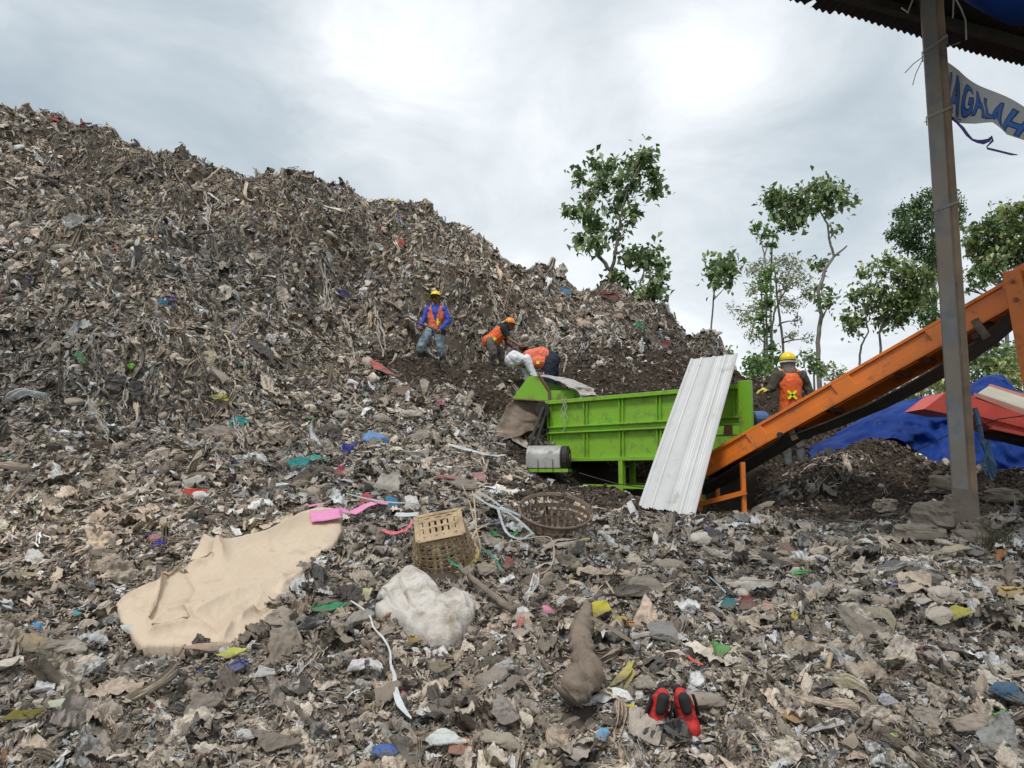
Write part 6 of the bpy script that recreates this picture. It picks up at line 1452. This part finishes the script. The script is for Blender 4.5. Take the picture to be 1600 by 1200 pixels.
 (126, 973, 16, 18, .8, (.05, .38, .45), "scrap", "scrap", "turquoise scrap left of the tan cloth tip", 'rag'),
 (155, 1052, 26, 40, 1.2, (.46, .43, .38), "bag", "bag", "pale upright bag below the left tip of the tan cloth", 'rag'),
 (196, 998, 24, 14, -.5, (.55, .60, .58), "packet", "packet", "white green packet tucked under the left tip of the tan cloth", 'scrap'),
 (380, 1168, 44, 18, .4, (.50, .49, .47), "bag", "bag", "grey white striped bag at the bottom left of centre", 'rag'),
 (430, 1165, 70, 40, .1, (.23, .195, .16), "cloth", "cloth", "large brown cloth near the bottom left of centre", 'rag'),
 (330, 1120, 56, 40, .0, (.24, .205, .17), "cloth", "cloth", "grey brown cloth lying below the blue knitted rag", 'rag'),
 (455, 1020, 56, 60, .9, (.28, .235, .19), "cloth", "cloth", "hanging brown cloth right of the blue knitted rag", 'rag'),
 (415, 1072, 26, 20, -.3, (.45, .45, .44), "film_scrap", "plastic film", "pale clear film scrap beside the blue knitted rag", 'rag'),
 (162, 878, 38, 22, 0, (.19, .155, .13), "ball", "ball", "round brown muddy ball left above the tan cloth", 'bag'),
 (238, 852, 34, 14, .5, (.42, .20, .22), "rag", "rag", "pink and brown rag above the left part of the tan cloth", 'rag'),
 (258, 832, 26, 18, -.3, (.45, .36, .10), "rag", "rag", "yellow patterned rag above the left part of the tan cloth", 'rag'),
 (248, 862, 22, 12, .5, (.05, .05, .30), "rag", "rag", "deep blue rag left above the tan cloth", 'rag'),
 (1095, 856, 30, 22, 0, (.50, .47, .43), "bag", "bag", "whitish round bag in front of the foot of the white sheet", 'bag'),
 (1118, 852, 24, 22, 0, (.06, .055, .06), "bag", "bag", "black bag right of the whitish round one", 'bag'),
 (1272, 888, 32, 18, 0, (.52, .49, .45), "bag", "bag", "pale plastic bag in the right middle ground", 'bag'),
 (1252, 909, 34, 10, .1, (.04, .40, .08), "packet", "packet", "glossy green packet below the pale plastic bag", 'scrap'),
 (1230, 876, 30, 24, .5, (.20, .14, .11), "bag", "bag", "dark brown bag left of the pale plastic bag", 'rag'),
 (1393, 897, 40, 18, 0, (.11, .12, .13), "bag", "bag", "dark blue grey bag in the right middle ground", 'bag'),
 (1472, 943, 36, 26, 0, (.46, .41, .35), "bag", "bag", "light brown round bag below the dark grey one", 'bag'),
 (1408, 923, 28, 8, .1, (.25, .16, .50), "scrap", "scrap", "purple scrap left of the light brown round bag", 'scrap'),
 (1485, 876, 60, 18, .15, (.46, .38, .29), "sack", "sack", "long beige sack in front of the concrete footing", 'rag'),
 (1524, 870, 30, 16, -.2, (.33, .33, .35), "bag", "bag", "silvery grey bag right of the long beige sack", 'rag'),
 (1555, 885, 0, 0, 0, DG, None, None, None, None),
 (1498, 978, 40, 26, -.2, (.36, .34, .08), "rag", "rag", "mustard green rag in the right foreground", 'rag'),
 (1455, 980, 60, 22, .2, (.44, .39, .33), "bag", "bag", "long beige bag left of the mustard green rag", 'rag'),
 (1332, 990, 50, 50, .5, (.25, .225, .19), "film_scrap", "plastic film", "muddy clear film hump in the right foreground", 'rag'),
 (1275, 935, 30, 22, .0, (.33, .34, .36), "film_scrap", "plastic film", "grey silvery film left in the right middle ground", 'rag'),
 (1466, 1050, 38, 36, .0, (.30, .25, .215), "board", "board", "square brown board scrap in the right foreground", 'scrap'),
 (1575, 1105, 66, 36, -.1, (.06, .12, .19), "rag", "rag", "dusty blue cloth at the right edge of the picture", 'rag'),
 (1376, 1106, 30, 22, -.6, (.45, .47, .52), "bottle_scrap", "plastic scrap", "pale lilac plastic piece in the right foreground", 'rag'),
 (1242, 1133, 34, 18, -.1, (.60, .32, .12), "packet", "packet", "orange and cream packet at lower right of centre", 'scrap'),
 (1290, 1150, 48, 14, .2, (.58, .57, .56), "film_scrap", "plastic film", "white shiny film strip below the orange packet", 'rag'),
 (1390, 1166, 18, 12, 0, (.35, .55, .06), "scrap", "scrap", "lime green scrap at the bottom right", 'bag'),
 (1560, 1130, 30, 16, .1, (.10, .36, .10), "packet", "packet", "green and yellow packet at the right below the blue cloth", 'rag'),
 (1540, 1160, 90, 40, -.5, (.34, .28, .235), "sack", "sack", "pinkish brown sack in the bottom right corner", 'rag'),
 (1325, 1172, 36, 24, -.2, (.36, .29, .22), "board", "board", "beige board piece at the bottom right of centre", 'scrap'),
 (1226, 1165, 40, 30, .3, (.25, .22, .18), "cloth", "cloth", "olive brown cloth left of the beige board piece", 'scrap'),
 (1570, 935, 30, 20, -.2, (.55, .40, .15), "packet", "packet", "yellow and red packet near the right edge", 'rag'),
 (1205, 968, 36, 30, -.5, (.46, .32, .26), "rag", "rag", "dusty pink cloth left in the right foreground", 'rag'),
 (1250, 965, 26, 18, .2, (.56, .53, .48), "bag", "bag", "creamy crumpled bag right of the dusty pink cloth", 'rag'),
 (1160, 925, 120, 16, -.05, (.50, .47, .42), "film_scrap", "plastic film", "long pale film strip lying above the dark red rag", 'rag'),
 (860, 868, 0, 0, 0, DG, None, None, None, None),
 (890, 862, 52, 18, .3, (.44, .39, .33), "rag", "rag", "pale twisted rag below the broken basket", 'rag'),
 (912, 856, 18, 10, -.3, (.50, .42, .15), "rag", "rag", "yellow end of cloth right below the broken basket", 'rag'),
 (905, 875, 36, 26, .2, (.055, .055, .06), "bag", "bag", "black net bag below the broken basket", 'rag'),
 (778, 848, 20, 12, .2, (.03, .22, .05), "rag", "rag", "dark green rag between the baskets", 'rag'),
 (800, 845, 16, 8, 0, (.04, .28, .06), "rag", "rag", "small leaf green rag touching the grey ribbons", 'rag'),
 (768, 830, 28, 16, .1, (.16, .17, .26), "rag", "rag", "bluish grey cloth between the baskets", 'rag'),
 (745, 905, 60, 34, .2, (.30, .26, .21), "cloth", "cloth", "wrinkled striped brown cloth below the overturned basket", 'rag'),
 (790, 892, 22, 22, .9, (.30, .09, .08), "rag", "rag", "dark red coiled cloth right of the green strap", 'rag'),
 (850, 915, 60, 20, .2, (.16, .12, .10), "cloth", "cloth", "dark brown cloth right of the red coiled cloth", 'rag'),
 (560, 988, 40, 30, .2, (.30, .28, .25), "cloth", "cloth", "grey cloth left under the white sack", 'rag'),
 (612, 972, 10, 32, 1.9, (.50, .17, .14), "rag", "rag", "narrow red rag under the left side of the white sack", 'rag'),
 (570, 938, 26, 22, -.2, (.56, .52, .30), "packet", "packet", "white and yellow packet left of the white sack", 'scrap'),
 (640, 1012, 30, 14, .1, (.33, .24, .06), "rag", "rag", "ochre rag just below the white sack", 'rag'),
 (525, 950, 60, 14, .5, (.20, .15, .12), "strap", "strap", "brown flat strap left of the white sack", 'scrap'),
 (505, 962, 60, 12, .3, (.05, .26, .13), "net", "net", "green net strands below the dark grey shirt", 'rag'),
 (700, 640, 0, 0, 0, DG, None, None, None, None),
 (640, 655, 30, 14, .2, (.47, .42, .36), "bag", "bag", "pale twisted bag left of the canvas in the middle", 'bag'),
 (600, 660, 34, 18, -.3, LG, "cloth", "cloth", "grey folded cloth in the middle of the slope", 'rag'),
 (655, 690, 36, 22, .2, (.30, .26, .22), "cloth", "cloth", "brown cloth right of the light blue bag", 'rag'),
 (720, 770, 60, 26, .1, (.28, .24, .20), "cloth", "cloth", "flat brown cloth heap behind the overturned basket", 'rag'),
 (690, 757, 34, 10, .1, (.42, .17, .15), "rag", "rag", "faded red rag below the middle strip", 'rag'),
 (740, 757, 30, 14, .1, (.40, .23, .22), "rag", "rag", "dusty pink rag left of the silver engine", 'rag'),
 (828, 752, 14, 8, .1, (.12, .08, .25), "rag", "rag", "violet scrap below the silver engine", 'rag'),
 (1205, 800, 30, 12, -.1, (.26, .21, .16), "board", "board", "brown flake in front of the conveyor foot", 'scrap'),
 (990, 845, 0, 0, 0, DG, None, None, None, None),
]
for (u, v, w, h, ang, col, name, cat, label, kd) in R:
    if name is None: continue
    rag(u, v, w, h, ang, col, name, cat, label, kind=kd)

# shoes, bottle
M_shr = mat("red_shoe_cloth", (.45, .022, .02), .7, var=(.50, .04, .04), vscale=12)
M_shb = mat("black_shoe_trim", (.02, .018, .02), .8)
for k, (u, v, dirx) in enumerate(((1028, 1146, .25), (1072, 1142, -.25))):
    g = G(u, v) + Vector((0, 0, .07)); s = Vector((dirx, -.1, .95)).normalized(); f = Vector((0, -1, .25)); f = (f - s * f.dot(s)).normalized()
    M = Matrix.Translation(g)
    t = empty("shoe", g, ["left one of the red and black shoes at the bottom centre", "right one of the red and black shoes, with more black trim"][k], "shoe", "red and black shoes")
    W = s.cross(f); up_ = [(s * -.07, s * .05, .045, .036), (s * .05, s * .075, .036, .028), (s * -.075 + f * .02, s * -.05 + f * .045, .034, .034)]
    remesh("upper", up_, .005, M_shr, t, M, wr=.003, wsc=40, seed=k)
    sole = [(s * -.08 - f * .035, s * .085 - f * .035, .030, .022)]
    remesh("sole", sole, .005, M_shb, t, M)
    b = MB()
    b.v = []; b.f = []
    for sg in (-1, 1): b.ribbon([g + s * q + W * sg * (.047 - .12 * abs(q) ** 1.5) + f * (.012 + .01 * sin(q * 40)) for q in np.linspace(-.09, .07, 9)], .034, nrm=W, t=.006)
    b.build("trim", M_shb, t)
    remesh("lining", [(s * .03 + f * .042, s * .075 + f * .035, .022, .024)], .005, M_shb, t, M)
rag(1052, 1160, 90, 26, .05, (.016, .016, .022), "cloth", "cloth", "black cloth bunched under the red and black shoes", kind='rag')
M_bot = mat("cloudy_plastic", (.42, .45, .45), .25, spec=.5, var=(.34, .36, .35), vscale=9, trans=.4)
g = G(1005, 1140) + Vector((0, 0, .07)); ax = Vector((-.12, .1, 1)).normalized()
t = empty("plastic_bottle", g, "cloudy empty plastic bottle standing left of the red shoes", "bottle")
b = MB(); prof = [(-.055, .002), (-.055, .022), (-.05, .025), (-.02, .025), (-.018, .023), (-.012, .025), (.02, .025), (.03, .022), (.045, .012), (.05, .010)]
b.tube([g + ax * z for z, r in prof], [r for z, r in prof], 18); b.build("bottle_body", M_bot, t, smooth=True)
b = MB(); b.tube([g + ax * .05, g + ax * .064], .012, 14); b.build("cap", mat("white_cap", (.6, .6, .6), .5), t)
# dry tuft beside the footing
b = MB(); g = G(1560, 862)
for k in range(160):
    a = random.uniform(0, 2 * pi); r = random.uniform(0, .13); p = g + Vector((r * cos(a), r * sin(a), 0)); e = p + Vector((random.uniform(-.1, .1), random.uniform(-.1, .1), random.uniform(.06, .17)))
    b.tube([p, p.lerp(e, .5) + Vector((random.uniform(-.03, .03), 0, .02)), e], [.003, .0025, .001], 3, caps=False)
tag(rebase(b.build("grass_tuft", mat("dry_dark_grass", (.09, .08, .05), .9, var=(.14, .14, .07), vscale=9))), "dark dry grass tuft right of the post footing", "grass tuft")
GRAY = np.array([(.22, .195, .165), (.30, .27, .235), (.155, .137, .115), (.37, .345, .31), (.105, .092, .078), (.25, .215, .175), (.19, .175, .16), (.47, .45, .42), (.07, .062, .055), (.28, .235, .195), (.16, .165, .165), (.22, .205, .155), (.05, .048, .048)])
GRAY = np.clip(GRAY * np.array([1.82, 1.71, 1.60]), 0, .68)
GW = np.array([14, 14, 12, 15, 13, 9, 10, 12, 11, 6, 6, 4, 6]); GW = GW / GW.sum()
VIV = np.array([(.72, .71, .69), (.65, .66, .68), (.05, .13, .42), (.04, .30, .42), (.02, .30, .24), (.07, .38, .10), (.50, .05, .04), (.55, .20, .17), (.60, .22, .28), (.62, .47, .05), (.55, .50, .14), (.60, .25, .06), (.26, .20, .45), (.28, .42, .60), (.42, .50, .20), (.20, .42, .38), (.70, .60, .45)])
VW = np.array([34, 22, 5, 4, 4, 4, 5, 6, 5, 5, 5, 5, 3, 6, 3, 3, 7.]); VW = VW / VW.sum()
DARK = np.array([(.060, .046, .034), (.040, .030, .023), (.095, .073, .054), (.14, .115, .09), (.028, .022, .018), (.20, .17, .14)])
DARK = DARK * np.array([1.12, 1.02, .95])
DW = np.array([30, 24, 22, 10, 12, 3.]); DW = DW / DW.sum()

def excluded(x, y):
    m = np.zeros(len(x), bool)
    for a, b_, r in EXCL: m |= (x - a) ** 2 + (y - b_) ** 2 < r * r
    for poly in EXPOLY:
        ins = np.zeros(len(x), bool); px_, py_ = poly[:, 0], poly[:, 1]
        for i in range(len(poly)):
            x0, y0, x1, y1 = px_[i - 1], py_[i - 1], px_[i], py_[i]
            ins ^= ((y0 > y) != (y1 > y)) & (x < (x1 - x0) * (y - y0) / (y1 - y0 + 1e-12) + x0)
        m |= ins
    dx, dy = x - A0.x, y - A0.y; det = E1.x * E2.y - E1.y * E2.x
    s = (dx * E2.y - dy * E2.x) / det; t = (E1.x * dy - E1.y * dx) / det
    return m | ((s > 0) & (s < 3.6) & (t > -.05) & (t < .95))
def scatter(name, n, r0, r1, th0, th1, label, cat, size_fn, viv=.05, power=0.0, dark_only=False, exclude=None, coarse=False):
    r_ = np.exp(rng.uniform(np.log(r0), np.log(r1), n)) if not power else (r0 ** power + rng.random(n) * (r1 ** power - r0 ** power)) ** (1 / power)
    th = rng.uniform(th0, th1, n)
    x = np.sin(th) * r_; y = np.cos(th) * r_
    ok = (x > GX0 + .4) & (x < GX1 - .4) & (y > GY0 + .4) & (y < GY1 - .4)
    x, y, r_ = x[ok], y[ok], r_[ok]
    z = H(x, y); N = NRM(x, y)
    keep = (z > -.3) & ~excluded(x, y) & ~((x > 6.5) & (y > 13))
    if exclude is not None: keep &= ~exclude(x, y)
    zm = zone_masks(x, y)
    keep &= rng.random(len(x)) < np.clip(.5 / N[:, 2], 0, 1)
    keep &= (rng.random(len(x)) < (zm if dark_only else 1.0))
    if coarse: keep &= rng.random(len(x)) > zm * 2
    x, y, z, r_, N, zm = x[keep], y[keep], z[keep], r_[keep], N[keep], zm[keep]; n = len(x)
    slope = np.sqrt(1 - N[:, 2] ** 2)
    s = size_fn(r_, n)
    dark = rng.random(n) < zm * 1.05
    # kind of piece
    steep = np.clip((slope - .5) * 2.6, 0, 1)
    p = rng.random(n); idx = rng.integers(0, 8, n)
    q = rng.random(n)
    idx = np.where(q < .16, rng.integers(8, 12, n), idx)
    idx = np.where((q > .22) & (q < .36 + .14 * steep), rng.integers(12, 17, n), idx)
    idx = np.where((q > .52) & (q < .62 + .20 * steep), rng.integers(17, 22, n), idx)
    idx = np.where((q > .915) & (q < .935), rng.integers(22, 26, n), idx)
    idx = np.where(q > .97, rng.integers(30, 33, n), idx)
    if coarse: idx = np.where(rng.random(n) < .9, np.where(rng.random(n) < .80 - .3 * steep, rng.integers(33, 41, n), rng.integers(41, 46, n)), idx)
    small = dark & (rng.random(n) < .96)
    idx = np.where(small, rng.integers(26, 30, n), idx)
    idx = np.where(small & (rng.random(n) < .35), rng.integers(8, 12, n), idx)
    s = np.where(small, s * rng.uniform(.18, .42, n), s)
    s = np.where(dark & ~small, s * .55, s)
    # colour; slow drifts over the heap
    c = GRAY[rng.choice(len(GRAY), n, p=GW)].copy()
    drift = fbm(x * .5, y * .5, seed=41, oct=3)[:, None]; warm = fbm(x * .33 + 9, y * .33, seed=43, oct=2)[:, None]
    c = c * (1 + .28 * drift + (.03 * (r_ < 6.3))[:, None]) * (1 + warm * np.array([[.05, .0, -.05]]))
    v = rng.random(n) < viv * np.where((r_ < 7) & (x > -.3), 1.5, 1.0) * (1 + .8 * fbm(x * .8, y * .8, seed=55, oct=2))
    vc = VIV[rng.choice(len(VIV), n, p=VW)] * rng.uniform(.55, 1.0, (n, 1))
    c = np.where(v[:, None], vc, c); s = np.where(v, s * rng.uniform(.35, .8, n), s); vg = c.mean(1, keepdims=True); c = np.where(v[:, None], c * .84 + vg * .10 + .02, c)
    c = np.where(small[:, None], DARK[rng.choice(len(DARK), n, p=DW)], c)
    c = np.clip(c * rng.uniform(.75, 1.25, (n, 1)), .01, .9)
    # orientation: local z near the normal, x down the slope for hanging pieces
    down = np.stack([N[:, 0] * N[:, 2], N[:, 1] * N[:, 2], -(N[:, 0] ** 2 + N[:, 1] ** 2)], -1)
    down = down / (np.linalg.norm(down, axis=1, keepdims=True) + 1e-6)
    tilt = rng.normal(0, 1, (n, 3)) * (np.where((idx >= 12) & (idx < 22), .22, .38) + .14 * slope)[:, None]
    zax = N + tilt; zax /= np.linalg.norm(zax, axis=1, keepdims=True)
    side = np.cross(N, down)
    ang = np.where((((idx >= 12) & (idx < 22)) | (idx >= 41)) & (rng.random(n) < .35 + steep), rng.normal(0, .4, n), rng.uniform(-pi, pi, n))[:, None]
    xax = down * np.cos(ang) + side * np.sin(ang)
    xax -= zax * (xax * zax).sum(1, keepdims=True); xax /= np.linalg.norm(xax, axis=1, keepdims=True) + 1e-9
    yax = np.cross(zax, xax)
    # euler XYZ from the columns
    ry = -np.arcsin(np.clip(xax[:, 2], -1, 1)); rx = np.arctan2(yax[:, 2], zax[:, 2]); rz = np.arctan2(xax[:, 1], xax[:, 0])
    rot = np.stack([rx, ry, rz], -1)
    scl = s[:, None] * np.stack([rng.uniform(.8, 1.3, n), rng.uniform(.55, 1.1, n), rng.uniform(.55, 1.25, n)], -1)
    lng = ((idx >= 12) & (idx < 22)) | (idx >= 41)
    scl = np.where(lng[:, None], scl * np.stack([rng.uniform(.9, 1.9, n), np.full(n, 1.1), np.full(n, 1.1)], -1), scl)
    pos = np.stack([x, y, z], -1) + N * (s * rng.uniform(-.12, .30, n))[:, None]
    me = bpy.data.meshes.new(name); me.vertices.add(n); me.vertices.foreach_set('co', pos.astype(np.float32).ravel())
    def at(nm, ty, key, arr):
        a = me.attributes.new(nm, ty, 'POINT'); a.data.foreach_set(key, np.ascontiguousarray(arr).ravel())
    at('rot', 'FLOAT_VECTOR', 'vector', rot.astype(np.float32)); at('scl', 'FLOAT_VECTOR', 'vector', scl.astype(np.float32))
    at('pick', 'INT', 'value', idx.astype(np.int32)); at('tint', 'FLOAT_COLOR', 'color', np.concatenate([c, np.ones((n, 1))], 1).astype(np.float32))
    o = link(name, me); tag(o, label, cat, kind="stuff")
    md = o.modifiers.new("pieces", 'NODES'); md.node_group = scatter_group
    return o
ng = bpy.data.node_groups.new("scatter_pieces", 'GeometryNodeTree'); scatter_group = ng
ng.interface.new_socket("Geometry", in_out='INPUT', socket_type='NodeSocketGeometry'); ng.interface.new_socket("Geometry", in_out='OUTPUT', socket_type='NodeSocketGeometry')
gi = ng.nodes.new('NodeGroupInput'); go = ng.nodes.new('NodeGroupOutput'); iop = ng.nodes.new('GeometryNodeInstanceOnPoints')
ci = ng.nodes.new('GeometryNodeCollectionInfo'); ci.inputs['Collection'].default_value = bits; ci.inputs['Separate Children'].default_value = True; ci.inputs['Reset Children'].default_value = True
def nattr(nm, ty):
    n = ng.nodes.new('GeometryNodeInputNamedAttribute'); n.data_type = ty; n.inputs[0].default_value = nm; return n.outputs[0]
iop.inputs['Pick Instance'].default_value = True
ng.links.new(gi.outputs[0], iop.inputs['Points']); ng.links.new(ci.outputs[0], iop.inputs['Instance'])
ng.links.new(nattr('pick', 'INT'), iop.inputs['Instance Index'])
e2r = ng.nodes.new('FunctionNodeEulerToRotation'); ng.links.new(nattr('rot', 'FLOAT_VECTOR'), e2r.inputs[0]); ng.links.new(e2r.outputs[0], iop.inputs['Rotation'])
ng.links.new(nattr('scl', 'FLOAT_VECTOR'), iop.inputs['Scale']); ng.links.new(iop.outputs[0], go.inputs[0])

def sz(a, k, lo=.55, hi=2.2, sg=.42):
    return lambda r, n: a * (np.maximum(r, 2) / 4.0) ** k * np.clip(rng.lognormal(0, sg, n), lo, hi)
LIT = "small mixed refuse, rags and torn plastic that covers the whole heap"
scatter("refuse_litter", 760000, 2.2, 27, radians(-46), radians(44), LIT, "litter", sz(.046, .62), viv=.12)
scatter("coarse_litter", 20000, 2.4, 26, radians(-46), radians(44), "larger scraps of bags and cloth strewn all over the heap", "litter", sz(.115, .52, .6, 1.9), viv=.06, coarse=True)
scatter("compost_crumbs", 130000, 8, 17, radians(-12), radians(44), "dark brown screened compost round the green machine and conveyor", "compost", sz(.095, .35), viv=.0, dark_only=True)
